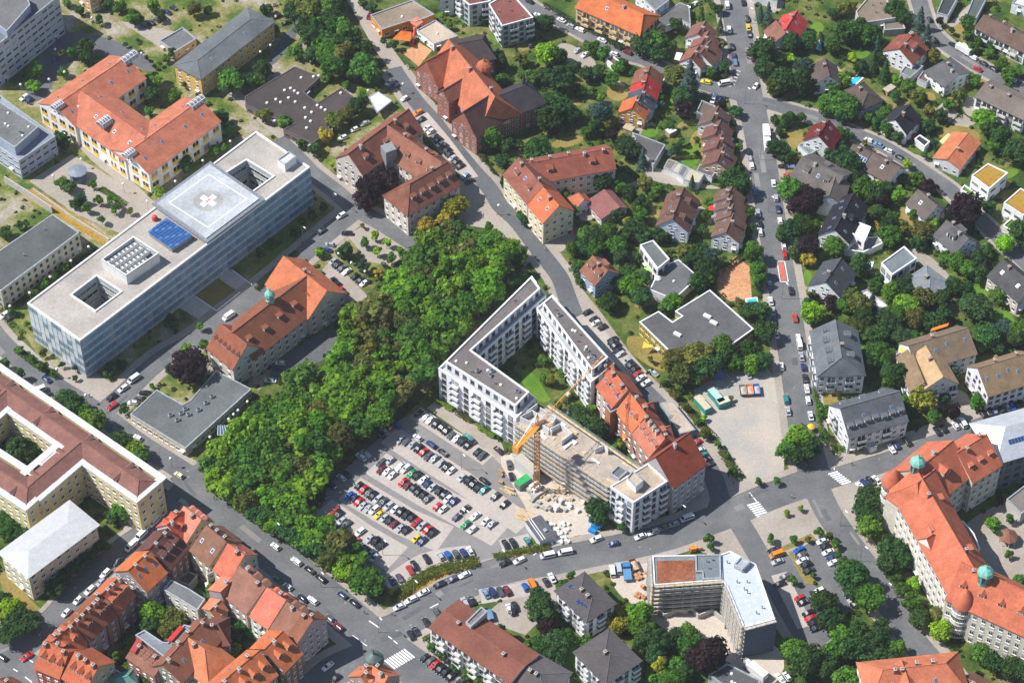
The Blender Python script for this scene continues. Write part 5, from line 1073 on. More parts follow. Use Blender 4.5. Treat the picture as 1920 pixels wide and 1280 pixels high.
FH('sedum_garage', 'low garage with bright green sedum roof below the cube house', None, [(1445, 140), (1475, 105), (1600, 195), (1570, 215)], 3, cat='garage', rc=(.3, .3, .05), wc=(.7, .7, .7), trim='whitepaint', rmat='m_lawn')
FH('sedum_garage', 'low garage with green sedum roof cut by the photo edge', None, [(1760, 410), (1830, 350), (1925, 410), (1860, 470)], 3, cat='garage', rc=(.3, .3, .05), wc=(.6, .6, .6), trim='whitepaint', rmat='m_lawn')
EH('grey_terrace_house', 'pinkish house with dark grey roof and rear terrace at the photo edge', 'dark grey house at the edge', (1760, 670), (1990, 860), 5, 6, he=6.5, hr=4, rc=(.115, .11, .115), wc=(.62, .52, .46), ch=2, sr=2, win=W(2, 2.6, 1.4, 1.4))
FH('garden_pool_house', 'white pool terrace with low walls among dense garden trees', None, [(695, 905), (740, 890), (905, 1010), (830, 1050)], 1.2, cat='terrace', rc=(.62, .60, .57), wc=(.66, .64, .6), par=.3)
crop(1480, 300, 6.4)
r = house('brown_terrace_flats', 'apartment house with wide grey-brown roof and shaded terraces', 'grey-brown terrace apartment house', 'apartment block', at=(350, 300))
gable(r, (330, 50), (640, 200), 7, 7, he=7, hr=3.5, rc=(.20, .175, .16), wc=(.42, .43, .46), ch=1, sr=1, dl=1, x1=6, dr=2, dt='flat')
gable(r, (560, 170), (480, 420), 5, 5, he=7, hr=3, rc=(.20, .17, .15), wc=(.45, .46, .5), ch=0, win=None)
tile(3, 0)
r = EH('solar_row_house', 'brown-roofed row house with dark solar panels beside the garden street', 'brown row house with solar panels', (640, 1085), (770, 1150), 4.5, 5.2, he=5, hr=3.4, rc=(.19, .145, .125), ch=1, sol=7, solside=-1)
EH('brown_row_house', 'brown-roofed row house with roof terrace slot beside the garden street', 'brown row house with roof slot', (790, 1150), (985, 1260), 4.5, 5.5, he=5, hr=3.4, rc=(.19, .145, .125), ch=1, sr=1, dl=1)
EH('crimson_house', 'white house with crimson gable roof and grey conservatory', 'crimson-roofed house', (378, 1015), (455, 900), 5.2, 5.2, he=5.5, hr=4.5, rc=(.22, .035, .035), ch=2, sl=1, sr=2)
FH('conservatory', 'grey sheet-roofed conservatory against the crimson-roofed house', None, [(225, 1085), (300, 1055), (405, 1100), (310, 1160)], 3, cat='conservatory', rc=(.34, .37, .36), wc=(.66, .67, .68), rmat='metal')
EH('black_gable_house', 'white house with black gable roof beside the rusty bungalow', 'white house with black gable', (955, 895), (1065, 785), 5, 5, he=5.6, hr=4, rc=(.045, .042, .055), ch=1)
EH('rust_bungalow', 'long bungalow with rust-orange low roof beside the garden street', 'rust-orange bungalow', (1345, 1195), (1500, 1000), 5.2, 5, he=4, hr=2, rc=(.50, .17, .08), wc=(.55, .55, .56), ch=1)
FH('carport', 'dark flat carport with pergola against the rust-orange bungalow', 'dark carport', [(1100, 1040), (1140, 1010), (1215, 1060), (1175, 1100)], 2.8, cat='carport', rc=(.06, .065, .075), wc=(.6, .6, .6), trim='whitepaint')
EH('brown_hip_house', 'house with brown hipped roof beside a turquoise pool', 'brown hipped house by the pool', (680, 640), (745, 700), 5, 5, he=5, hr=3.2, e1=3, e2=3, rc=(.17, .125, .105), wc=(.4, .42, .46), ch=1)
EH('brown_cottage', 'cottage with plain brown gable roof hidden among big garden trees', 'plain brown cottage', (425, 440), (460, 570), 4.5, 5, he=5, hr=3.5, rc=(.17, .125, .105), ch=1)
r = EH('grey_patio_villa', 'villa with broad grey roof and red awning patio', 'grey villa with red awning', (1310, 470), (1430, 560), 6.5, 6.5, he=5, hr=2.4, rc=(.18, .175, .175), rmat='membrane', ch=2, e1=2, sl=1)
flat(r, [(1120, 590), (1165, 530), (1240, 560), (1190, 620)], 3, rc=(.24, .17, .14), wc=(.6, .6, .6))
flat(r, [(990, 545), (1050, 460), (1165, 495), (1065, 585)], 3.5, rc=(.26, .30, .28), wc=(.5, .5, .5))
EH('rust_gable_house', 'white house with rust-red gable roof, green dormer and balcony', 'rust-red gable house with balcony', (985, 365), (1100, 250), 6.2, 6.2, he=5.6, hr=4.2, rc=(.36, .11, .075), ch=2, dr=1, dt='flat', dsz=1.6, sl=1)
r = EH('red_tile_house', 'house with bright red roof and grey dormer behind a brown gable', 'bright red roofed house', (215, 85), (135, 215), 4.5, 5, he=5, hr=3.8, rc=(.52, .06, .055), ch=1, sr=1, sl=1, dr=1, dt='flat')
gable(r, (60, 160), (130, 250), 4, 4.5, he=4.6, hr=3.2, rc=(.36, .17, .12), wc=(.70, .70, .68), ch=0)
FH('tan_flat_villa', 'wide bungalow with tan flat roof near the upper garden street', 'tan flat-roofed bungalow', [(660, 85), (745, -15), (890, -10), (962, 135), (690, 175)], 4.6, cat='house', rc=(.34, .27, .20), wc=(.50, .50, .52), pipe=4, trim='concrete', win=W(1, 3))
FH('tan_flat_garage', 'low garage with tan flat roof beside the tan bungalow', None, [(865, 160), (1000, 140), (1030, 215), (875, 225)], 3.2, cat='garage', rc=(.30, .25, .20), wc=(.3, .32, .35), trim='concrete')
EH('brown_terrace', 'white terrace houses with brown roof, awnings and gardens at the photo edge', 'brown terrace houses with awnings', (1620, 115), (1990, 300), 4.6, 5, he=6, hr=2.8, rc=(.21, .135, .105), ch=4, sl=4, dl=1, dt='flat', win=W(2, 3, 1.8, 1.8, 'd', (.74, .7, .64), bal=2))
EH('beige_terrace', 'white terraced flats with grey-beige roof and sunblinds at the photo edge', 'beige terraced flats', (1630, 625), (1990, 795), 5, 6.5, he=7, hr=1.8, rc=(.27, .225, .195), rmat='membrane', ch=3, win=W(3, 3, 1.8, 1.7, 'd', (.74, .72, .68), bal=2))
FH('dark_garage', 'dark flat garage beside the driveway at the upper edge', None, [(1265, 95), (1320, -30), (1430, -30), (1350, 120)], 3.6, cat='garage', rc=(.09, .095, .10), wc=(.62, .62, .62))
FH('green_garage', 'grey-green sheet-roofed garage row at the upper edge', None, [(1480, 125), (1545, -30), (1650, -30), (1562, 140)], 3, cat='garage', rc=(.20, .23, .20), wc=(.5, .5, .5), rmat='metal')
FH('white_corner_house', 'white flat house cut by the upper corner of the photo', None, [(1830, 20), (1880, -30), (1960, -10), (1950, 60)], 5, cat='house', rc=(.6, .6, .6), wc=(.74, .74, .74), win=W(2, 3))
# left of the avenue
crop(1140, 80, 6.4)
G2 = None
def RH(label, short, r1, r2, rc, wc=WHITE, w=4.7, he=5, hr=3.6, **k):
    return EH('stepped_row_house', label, short, r1, r2, w, w, he=he, hr=hr, rc=rc, wc=wc, **k)
RH('end row house with orange roof and apricot gable wall', 'apricot-gabled row house', (285, 785), (350, 645), (.50, .13, .05), (.80, .42, .13), ch=1, sr=2, w=4.9)
RH('row house with blue-grey roof between orange and scarlet ones', 'blue-grey row house', (370, 690), (425, 545), (.10, .115, .14), (.55, .57, .6), ch=1, sr=2, w=4.9)
RH('row house with scarlet roof beside the blue-grey one', 'scarlet row house', (425, 565), (470, 405), (.45, .04, .035), (.6, .6, .62), ch=1, sr=1, w=4.9)
RH('row house with brown-red roof at the far end beside the scarlet one', 'brown-red end row house', (450, 440), (505, 280), (.34, .13, .085), WHITE, ch=1, sl=1, w=5)
RH('stepped brown row house nearest the side street corner', 'upper stepped brown house', (1240, 935), (1325, 765), (.215, .135, .11), (.62, .62, .64), ch=1)
RH('stepped brown row house with salmon wall, second below the side street', 'second stepped brown house', (1285, 1095), (1350, 935), (.25, .115, .095), (.62, .42, .32), ch=1, sr=1)
RH('stepped brown row house with white skylights, third below the side street', 'third stepped brown house', (1300, 1250), (1370, 1095), (.25, .115, .095), (.64, .46, .36), ch=1, sr=1, sl=1)
FH('brown_flat_extension', 'flat brown garage extension at the side street corner', None, [(1060, 830), (1125, 690), (1290, 760), (1215, 890)], 3.2, cat='garage', rc=(.22, .17, .14), wc=(.5, .5, .5))
crop(1220, 250, 6.4)
RH('end stepped row house with brown roof and apricot gable above the garages', 'apricot-gabled stepped house', (795, 335), (872, 165), (.23, .115, .09), (.66, .44, .31), ch=1, sr=2, w=5)
for k_, (a_, b_) in enumerate((((905, 1185), (990, 965)), ((955, 985), (990, 850)), ((935, 875), (985, 750)), ((925, 765), (975, 640)))):
    RH(('end row house with brown roof and shaded white gable beside the avenue', 'brown row house with white firewall, second from its shaded gable end', 'brown row house with white firewall, third from the shaded gable end', 'brown row house with tilted roof window at the top of the avenue row')[k_], ('bluish gable row house', None, None, 'top avenue row house')[k_], a_, b_, (.24, .135, .10), (.62, .65, .72), ch=1, sl=1 if k_ else 2, w=4.8, he=5.5)  # white walls, the blue of their shade put into the colour
EH('brown_twin_house', 'broad twin house with brown roofs and shaded white gable', 'broad brown twin house', (262, 1025), (395, 650), 5.3, 5.6, he=6, hr=4.6, rc=(.23, .12, .09), wc=(.60, .63, .70), ch=2, dl=2, dr=2, dt='shed', sl=1)  # wall is white; bluish sky light in the shade is mixed into its colour
for k_, P_ in enumerate((((155, 410), (210, 310), (320, 340), (245, 440)), ((245, 445), (325, 350), (385, 375), (325, 480)), ((325, 490), (390, 380), (455, 410), (390, 530)), ((390, 545), (460, 415), (640, 490), (570, 610)), ((545, 450), (590, 370), (795, 440), (735, 525)))):
    FH('garden_garage', ('brown-roofed garage at the far end of the garage row', 'cream-roofed garage second in the garage row', 'grey-roofed garage in the middle of the garage row', 'wide cream-roofed garage at the near end of the garage row', 'dark flat extension roof beside the apricot-gabled stepped house')[k_], 'garage row' if k_ == 2 else None, P_, 2.9, cat='garage', rc=((.33, .26, .20), (.52, .46, .32), (.27, .24, .22), (.52, .46, .32), (.17, .165, .16))[k_], wc=(.64, .64, .66), par=.1)
tile(2, 0)
for k_, (a_, b_, w_) in enumerate((((1340, 430), (1402, 345), 4.2), ((1415, 400), (1490, 305), 5), ((1420, 325), (1475, 235), 4.4), ((1395, 250), (1450, 160), 4.6))):
    RH(('low white-gabled house with rusty roof beside a white awning', 'taller white-gabled house with brown roof next to the avenue corner', 'stepped house with rusty brown roof in the middle of the corner group', 'stepped house with chimney at the top of the corner group')[k_], (None, 'white-gabled corner house', None, 'top corner-group house')[k_], a_, b_, ((.38, .15, .10), (.26, .13, .10), (.33, .15, .11), (.30, .15, .115))[k_], (.70, .71, .73), w=w_, ch=1)
r = GH('orange_apartment', 'long apartment house with bright orange roof and yellow balconies at the upper edge', 'orange-roofed apartment house', (560, -75), (985, 110), 6.5, 7, cat='apartment block', he=9, hr=3.6, e2=3, rc=(.55, .155, .06), wc=(.72, .52, .26), win=W(3, 2.8, 1.6, 1.6, 'd', (.75, .55, .28), bal=2), ch=2, sr=1)
FH('grey_garage_roofs', 'low grey garage roofs with parked cars beside the avenue', None, [(1055, 150), (1260, 20), (1330, 50), (1340, 190), (1270, 150), (1150, 200)], 3, cat='garage', rc=(.20, .20, .195), wc=(.6, .6, .6), par=.1)
FH('grey_shed_roof', 'grey flat shed roof in the gardens below the coloured row houses', 'grey garden shed roof', [(900, 990), (1150, 1085), (1060, 1235), (960, 1125)], 3.6, cat='shed', rc=(.17, .165, .16), wc=(.4, .4, .38), par=.1)
r = GH('red_brown_flats', 'apartment house wing with red-brown roof, chimneys and roof garden', 'red-brown apartment wing', (110, 1228), (740, 1110), 6.2, 6.2, cat='apartment block', he=10, hr=4, rc=(.40, .125, .08), wc=(.66, .60, .48), ch=5, sl=2, dr=2, win=W(3, 2.7, 1.2, 1.6))
FH('rust_shed', 'small white shed with rusty flat roof beside the upper street', None, [(700, 440), (750, 415), (808, 460), (765, 495)], 2.8, cat='shed', rc=(.25, .15, .11), wc=(.7, .7, .7), trim='whitepaint')
tile(2, 1)
r = GH('cream_apartment', 'cream apartment house with orange-red roof and slit-windowed gable on the diagonal lane', 'cream apartment house', (235, 130), (350, 262), 6, 6, cat='apartment block', he=10.5, hr=5, rc=(.52, .14, .06), wc=(.72, .60, .40), ch=1, sr=2, win=W(3, 2.7, 1.2, 1.6))
gable(r, (50, -95), (230, 120), 6, 6, he=10.5, hr=5, rc=(.38, .14, .095), wc=(.68, .60, .40), ch=2, sr=3, dr=2, win=W(3, 2.7, 1.2, 1.6))
GH('pink_gym', 'low gym with wide pinkish red sheet roof behind the cream apartment house', 'pinkish gym', (690, 145), (805, 272), 3.2, 7.2, cat='gym', he=3.6, hr=2, rc=(.40, .17, .15), wc=(.60, .55, .5), ch=0, rmat='membrane', win=W(1, 3))
GH('orange_shed', 'small house with orange hipped roof between gym and cream apartment house', None, (500, 170), (540, 215), 3, 3, he=4, hr=2.5, e1=2, rc=(.46, .15, .08), ch=0)
EH('shade_blue_gable_house', 'house with rusty roof, white dormers and pale blue, shade-deepened gable wall beside the lane', 'blue-gabled house', (605, 640), (715, 750), 4.8, 4.8, he=6.5, hr=4, rc=(.38, .16, .10), wc=(.30, .38, .52), ch=1, dr=2, dt='flat', dsz=1.3, dl=1)  # white-blue paint; its deeper blue is shade put into the colour
FH('grey_box_house', 'white box house with grey flat roof beside the low grey daycare', 'white box house', [(960, 555), (1060, 520), (1182, 660), (1092, 735)], 7.5, cat='house', rc=(.22, .235, .235), wc=(.66, .66, .66), trim='whitepaint', win=W(2, 2.6, 2, 1.5, 'd'))
FH('grey_daycare', 'low building with plain grey flat roof below the white box house', 'low grey daycare', [(1032, 890), (1115, 720), (1250, 665), (1400, 795), (1215, 965)], 4, rc=(.20, .205, .215), wc=(.6, .6, .6), par=.1, trim='metal', dome=1)
tile(1, 0)
for k_, P_ in enumerate(([(1745, 30), (1905, -65), (2080, 130), (1845, 195)], [(1465, -75), (1600, 38), (1762, 8), (1640, -115)])):
    FH('red_flat_block', ('white apartment block with flat red-brown roof and balconies beside the upper street', 'white apartment block with flat red-brown roof cut by the upper edge')[k_], ('red-brown flat block', 'upper red-brown flat block')[k_], P_, 10.5, cat='apartment block', rc=(.32, .12, .10), wc=(.50, .52, .56), win=W(4, 3, 1.6, 1.3, 'd', (.66, .66, .66), bal=2), trim='whitepaint', pipe=4)
FH('pale_flat_block', 'pale apartment block corner cut by the upper edge beside the lawn', None, [(1380, 0), (1395, -60), (1500, -60), (1480, -10)], 8, cat='apartment block', rc=(.5, .5, .5), wc=(.52, .54, .58), win=W(3, 3))
tile(2, 0)
FH('white_upper_house', 'white and grey flat house at the upper edge beside the garages', None, [(930, -60), (1090, -110), (1180, 0), (1075, 80)], 6, cat='house', rc=(.28, .29, .3), wc=(.62, .63, .66), win=W(2, 3))
FH('white_upper_garage', 'white garage corner at the upper edge across the avenue', None, [(1800, -40), (1810, -80), (1990, -80), (1990, 5)], 4, cat='garage', rc=(.4, .4, .4), wc=(.7, .7, .7))
# ================================================================ VEHICLES
CARM = {}
def _loft(m, st, mat=0):
    """st: (x, zb, zt, hw) stations, eight-sided section"""
    rings = []
    for x, zb, zt, hw in st:
        c = .16*hw; zm = (zb+zt)/2
        rings.append([(x, -hw*.86, zb), (x, hw*.86, zb), (x, hw, zb+(zm-zb)*.6), (x, hw, zm+(zt-zm)*.45), (x, hw*.84, zt), (x, -hw*.84, zt), (x, -hw, zm+(zt-zm)*.45), (x, -hw, zb+(zm-zb)*.6)])
    V = [v for r in rings for v in r]; F = []
    for k in range(len(rings)-1):
        for i in range(8): F.append((k*8+i, k*8+(i+1) % 8, (k+1)*8+(i+1) % 8, (k+1)*8+i))
    F += [tuple(range(8)), tuple((len(rings)-1)*8+i for i in range(8))[::-1]]
    m.add(V, F, mat)
def _wheel(): 
    m = MB(); m.tube((0, -.11, 0), (0, .11, 0), .32, .32, 10, 0); m.tube((0, -.12, 0), (0, .12, 0), .19, .19, 8, 1); return m.data('wheel', ['rubber', 'trim_metal'])
WHEEL = _wheel()
def car_type(key, hull, belt, roof, hb, ht, wb, glass=True):
    m = MB(); _loft(m, hull)
    (x0, x1, zb), (t0, t1, zt) = belt, roof
    B = [(x0, -hb, zb), (x0, hb, zb), (x1, hb, zb), (x1, -hb, zb)]; T = [(t0, -ht, zt), (t0, ht, zt), (t1, ht, zt), (t1, -ht, zt)]
    T2 = [(t0+.12, -ht+.1, zt+.045), (t0+.12, ht-.1, zt+.045), (t1-.12, ht-.1, zt+.045), (t1-.12, -ht+.1, zt+.045)]
    m.add(B+T+T2, [(0, 1, 5, 4), (1, 2, 6, 5), (2, 3, 7, 6), (3, 0, 4, 7), (4, 5, 9, 8), (5, 6, 10, 9), (6, 7, 11, 10), (7, 4, 8, 11), (8, 9, 10, 11)])
    L = hull[-1][0]
    for s in (-1, 1):
        m.box(hull[0][0]-.03, hull[0][0]+.08, s*.62-.16, s*.62+.16, .58, .7, 1); m.box(L-.08, L+.03, s*.66-.12, s*.66+.12, .62, .76, 2)
        m.box(x0+.25, x0+.45, s*(hb+.02)-.07+s*.08, s*(hb+.02)+.07+s*.08, zb+.05, zb+.2, 0)
    body = m.data('body', ['carpaint', 'frame_white', 'taillight'], False)
    def pane(a, b, c, d, k=.1, off=None):
        P = [Vector(v) for v in (a, b, c, d)]; n = (P[1]-P[0]).cross(P[3]-P[0]).normalized(); cen = sum(P, Vector())/4
        if n.dot(cen-Vector(((x0+x1)/2, 0, zb))) < 0: n = -n
        Q = [p+(cen-p)*k + n*.012 for p in P]
        return Q
    parts = [('windscreen', pane(B[0], B[1], T[1], T[0])), ('rear_window', pane(B[3], B[2], T[2], T[3])), ('side_window', pane(B[1], B[2], T[2], T[1], .12)), ('side_window', pane(B[3], B[0], T[0], T[3], .12))]
    CARM[key] = (body, [(n, mesh_data(n, [tuple(v) for v in Q], [(0, 1, 2, 3)], ['glass'])) for n, Q in parts if glass or n == 'windscreen'], wb, hull)
m_, n_, b_ = _nodes('taillight'); b_.inputs['Base Color'].default_value = (.35, .01, .01, 1)
car_type('c', [(-1.95, .38, .62, .72), (-1.85, .25, .72, .84), (-1.1, .2, .9, .88), (.9, .2, .95, .88), (1.75, .25, .98, .86), (1.92, .38, .8, .76)], (-1.05, 1.85, .9), (-.3, 1.35, 1.42), .80, .62, (-1.2, 1.2))
car_type('a', [(-2.2, .38, .6, .74), (-2.1, .25, .7, .86), (-1.2, .2, .88, .9), (1.0, .2, .93, .9), (2.05, .25, .92, .88), (2.2, .38, .75, .78)], (-1.1, 1.75, .9), (-.3, 1.0, 1.4), .82, .62, (-1.35, 1.35))
car_type('e', [(-2.25, .38, .62, .76), (-2.15, .25, .74, .88), (-1.25, .2, .92, .92), (1.0, .2, .96, .92), (2.1, .25, .98, .9), (2.25, .38, .8, .8)], (-1.15, 2.15, .92), (-.35, 1.75, 1.5), .84, .66, (-1.4, 1.4))
car_type('v', [(-2.55, .4, .7, .82), (-2.45, .3, .9, .95), (-1.9, .25, 1.1, .98), (1.6, .25, 1.15, .98), (2.45, .3, 1.15, .97), (2.55, .4, .95, .9)], (-2.0, 2.5, 1.08), (-1.35, 2.35, 1.98), .94, .84, (-1.65, 1.65))
COLW = dict(w=((.80, .80, .79), 'white'), k=((.018, .019, .024), 'black'), g=((.09, .095, .105), 'dark grey'), s=((.42, .44, .46), 'silver'), r=((.52, .018, .02), 'red'), d=((.16, .02, .025), 'dark red'), b=((.02, .04, .14), 'navy blue'), B=((.01, .13, .50), 'bright blue'), l=((.13, .26, .42), 'pale blue'), y=((.85, .56, .02), 'yellow'), G=((.01, .26, .08), 'green'), t=((.03, .26, .25), 'teal'), o=((.85, .22, .015), 'orange'), p=((.09, .075, .13), 'purple-grey'), c=((.70, .62, .36), 'cream'), h=((.30, .26, .10), 'olive'))
TYW = dict(c='small car', a='car', e='estate car', v='van')
ORD = ['first', 'second', 'third', 'fourth', 'fifth', 'sixth', 'seventh', 'eighth', 'ninth', 'tenth', 'eleventh', 'twelfth', 'thirteenth', 'fourteenth', 'fifteenth', 'sixteenth', 'seventeenth', 'eighteenth', 'nineteenth', 'twentieth'] + [f"{k}{ {1: 'st', 2: 'nd', 3: 'rd'}.get(k % 10, 'th') }" for k in range(21, 60)]
CARS = []
crng = random.Random(21)
def one_car(p, hv, c, ty, label, group):
    q = g(p); q2 = g((p[0]+hv[0], p[1]+hv[1])); d = q2-q; ang = math.atan2(d.y, d.x)+crng.uniform(-.03, .03)
    body, panes, wb, hull = CARM[ty]
    z = GZ(q)
    root = empty({'v': 'van', 'c': 'hatchback_car', 'a': 'saloon_car', 'e': 'estate_car'}[ty], (q.x, q.y, z)); root.rotation_euler = (0, 0, ang); root.scale = (.9, .88, .9); tag(root, label, 'van' if ty == 'v' else 'car', group)
    def ch(n, me, loc=(0, 0, 0)):
        o = bpy.data.objects.new(n, me); COL.objects.link(o); o.parent = root; o.location = loc; return o
    b = ch('body', body); col = COLW[c][0]; f = crng.uniform(.85, 1.12); b.color = (*[min(.85, x*f) for x in col], 1)
    for n, me in panes: ch(n, me)
    for x in wb:
        for s in (-1, 1): ch('wheel', WHEEL, (x, s*(hull[2][3]-.1), .32))
    FPCAR.append(q)
FPCAR = []
def GZ(q):
    best = 0; z = 0.0
    for k, zz in enumerate(ZONES):
        for P in zz[3]:
            if k >= best and inside(q, P): best = k; z = zz[1]
    return z
def row(where, end, cars, hv, group=None):
    """cars: 'x y colour[type]' items in order, counted from <end>"""
    items = []
    for it in cars.split(';'):
        f = it.split()
        if len(f) < 3: continue
        ct = f[2]; ty = ct[1] if len(ct) > 1 else crng.choice('ccaae'); h = (float(f[3]), float(f[4])) if len(f) > 4 else hv
        items.append(((float(f[0]), float(f[1])), ct[0], ty, h))
    cnt = {}; tot = {}
    for p, c, ty, h in items: k = (c, 'van' if ty == 'v' else 'car'); tot[k] = tot.get(k, 0)+1
    for p, c, ty, h in items:
        k = (c, 'van' if ty == 'v' else 'car'); cnt[k] = cnt.get(k, 0)+1
        lab = f"{COLW[c][1]} {k[1]} {where}"
        if tot[k] > 1: lab = f"{ORD[min(50, cnt[k]-1)]} {COLW[c][1]} {k[1]} {where}, from {end}"
        one_car(p, h, c, ty, lab, group or 'parked cars')
full()
UR = (10, -8)   # heading of cars standing across the car park rows
row('in the car park row by the white block', 'the wood', '785 777 k;799 784 s;807 789 w;818 796 ke;829 802 k;837 809 k;846 818 g;857 823 w;867 829 ke;878 836 k;895 849 k;904 856 g', UR)
row('lengthwise above the second car park row', 'the wood', '783 822 w;809 835 b;831 850 k;908 903 k', (12, 9))
row('in the second car park row', 'the wood', '751 826 s;762 830 g;773 835 s;785 842 k;794 849 r;804 857 g;815 861 s;826 870 s;837 877 k;846 884 w;866 897 sc;879 902 k;887 909 k;897 916 ke;908 920 t;929 932 g;946 947 k', UR)
row('in upper line of the third car park row', 'the wood', '715 869 g;732 865 s;751 876 w;761 880 we;772 889 G;782 893 k;794 901 w;802 909 b;811 915 s;823 922 k;833 929 k;840 937 w;851 942 b;872 956 k;891 969 w;911 979 w;922 984 s', UR)
row('in lower line of the third car park row', 'the wood', '716 882 d;727 885 w;736 892 w;756 905 r;764 912 d;776 916 k;784 924 k;794 930 k;802 937 g;820 951 r;831 956 w;856 971 p;873 985 G;886 994 w', UR)
row('in upper line of the fourth car park row', 'the wood', '673 912 k;682 919 r;692 926 g;700 931 k;709 937 s;719 942 g;729 950 s;741 956 w;752 961 k;762 967 k;772 972 k;781 981 r;792 987 s;802 994 r;811 1001 k', UR)
row('in lower line of the fourth car park row', 'the wood', '655 931 B;665 935 b;673 942 r;681 949 s;691 954 s;702 957 we;711 966 y;721 972 s;730 978 k;739 984 d;751 991 s;762 996 kc;781 1011 y;792 1016 b', UR)
row('in upper line of the fifth car park row', 'the wood', '628 959 r;635 966 k;641 978 s;650 984 g;675 999 we;694 1011 s;705 1016 ke;714 1024 k', UR)
row('in lower line of the fifth car park row', 'the wood', '621 967 r;607 977 s;617 983 k;627 991 gc;654 1011 r;666 1017 r;676 1027 g;686 1034 b;696 1039 s;703 1047 s', UR)
row('in tree shade at the car park edge', 'the top', '726 802 r;744 799 B;721 810 s;714 817 k;686 852 s;677 858 w;650 891 k;640 897 w;622 912 b;605 932 k;595 945 g', (12, 9))
row('in the bays facing the planted bank', 'the wood end', '728 1099 s;736 1090 k;749 1085 p;769 1070 r;777 1061 k;800 1049 k;826 1044 s;840 1042 B;855 1040 g;870 1039 b;882 1035 w;948 1022 k;962 1019 k;989 1016 t', (5, 9))
row('on the street along the planted bank', 'the crossing', '749 1139 w;771 1126 we;794 1112 w;824 1097 ke;849 1087 p;871 1079 w;947 1057 k;974 1052 we', (12, -5.5))
row('in the angled bays across the curved street', 'the crossing', '771 1192 k;780 1185 k;799 1168 k;819 1150 g;872 1131 s;885 1128 k;911 1114 l;924 1112 b;938 1110 g;951 1109 d;985 1102 B;998 1097 ov;1024 1093 k;1035 1085 w', (5, 10))
row('driving or parked on the curved street by the site', 'the crossing', '1027 1043 wv;1060 1037 wv;1151 1021 b', (13, -2.5))
row('at the kerb below the tan corner block', 'the site', '1118 1012 w;1201 1007 w;1225 999 w;1245 991 h;1264 984 s;1288 973 wv', (12, -4.5))
row('along the wooded kerb of the wide street', 'the top', '517 1026 w;556 1054 we;581 1070 k;602 1086 ke;642 1117 b;665 1132 k', (12, 9.5))
row('along the town house kerb of the wide street', 'the top', '520 1087 G;540 1101 w;586 1127 w;568 1123 k;619 1161 g;635 1176 d', (12, 9.5))
row('in the side street below the pinkish gable house', 'the crossing', '615 1250 w;630 1272 k', (10, -8))
row('in the row by the long white flats', 'the crossing', '797 1234 k;807 1241 g;816 1247 r;826 1255 k;836 1261 k;846 1269 k;867 1277 k', (10, -7))
row('in the court of the long white apartment house', 'the street', '919 1156 lv;954 1142 w;965 1139 k;961 1146 k', (3, 10))
tile(0, 2)
row('along the hospital forecourt road', 'the glass hospital', '1005 290 wv;925 360 we;840 425 ke;845 490 re', (60, -42))
row('beside the low grey hall', 'the road', '1090 395 k 60 2;1040 440 g 60 2;1000 470 w 60 2;1035 730 w 55 34;1345 1010 c 55 36', (60, 2))
row('by the yellow comb-shaped office', 'the top', '20 165 g;295 375 wv;345 410 k;350 290 b 55 40', (50, -20))
tile(0, 1)
row('beside the lower corner of the glass hospital', 'the barracks', '35 1090 w;75 1108 k;1715 1100 wv 60 -40', (55, -38))
tile(1, 1)
row('on the road by the planted square', 'the top', '640 345 we 50 -28;490 460 k 50 -35;685 480 ke 80 4;555 565 s 60 8;530 605 b 50 8', (50, -30))
row('in the paved court, square side', 'the top', '580 690 s;610 715 k;645 740 g;680 765 w;740 800 k;785 830 k;815 850 w', (48, -30))
row('in the paved court, cupola office side', 'the top', '475 785 g;565 835 k;600 870 k;628 905 r;655 935 k', (48, -30))
row('in the asphalt yard behind the cupola office', 'the wood', '545 1145 w;470 1195 s;385 1250 g', (50, -35))
row('at the lower end of the diagonal parking row', 'the top', '1570 50 l;1600 90 k', (45, -30))
tile(1, 2)
row('in the shaded yard under the cupola office', 'the top', '185 170 w;160 210 b;110 300 w', (60, 4))
tile(1, 0)
row('in the upper diagonal parking row', 'the top', '1005 630 w;1040 655 b;1115 750 w;1215 855 o;1240 905 k;1285 970 w;1310 995 w;1335 1030 g;1365 1060 k;1385 1090 w;1405 1105 g;1430 1140 k;1450 1165 k;1475 1195 s;1500 1225 k;1530 1255 k', (50, -30))
row('under trees beside the Z-shaped office', 'the top', '815 935 s;740 980 w;655 1040 w', (50, -20))
row('in the yard behind the yellow building', 'the orange bush', '160 135 ke;225 182 k', (60, -20))
row('on the path by the orange nursery', 'the top', '850 130 d', (20, -40))
tile(0, 0)
row('in the shade beside the clinic slab', 'the top', '465 405 y;420 455 b;185 740 w;220 760 b', (45, -30))
row('in the dark court behind the ward', 'the lower end', '1095 205 k;1135 180 k;1175 160 g;1215 130 k;1255 100 b;1300 70 k', (40, 22))
tile(2, 0)
row('on the upper street', 'the upper edge', '130 20 k;195 125 w;370 160 w;440 205 s;510 232 w;675 310 w;795 365 k;868 402 d;770 415 w;1040 460 g', (52, 26))
row('in the beige yard by the bright green tree', 'the tree', '490 390 s 45 -26;550 420 w 50 -28;130 345 g 20 30', (50, -25))
row('beside the grey garage roofs at the upper edge', 'the avenue', '1370 40 w;1330 65 k;1250 110 r;1110 165 k;545 140 w', (40, -28))
row('on the avenue above the junction, outer kerb', 'the upper edge', '1735 30 k;1765 150 k;1772 215 y;1782 265 k;1797 360 k;1810 445 d', (6, 45))
row('on the avenue above the junction, inner kerb', 'the upper edge', '1612 50 wv;1628 230 w;1650 360 k;1662 430 p;1672 475 l', (6, 45))
row('at the side street mouth by the junction', 'the avenue', '1590 637 wv 60 -10;1455 625 y 50 12;1828 655 w 25 -30', (50, 5))
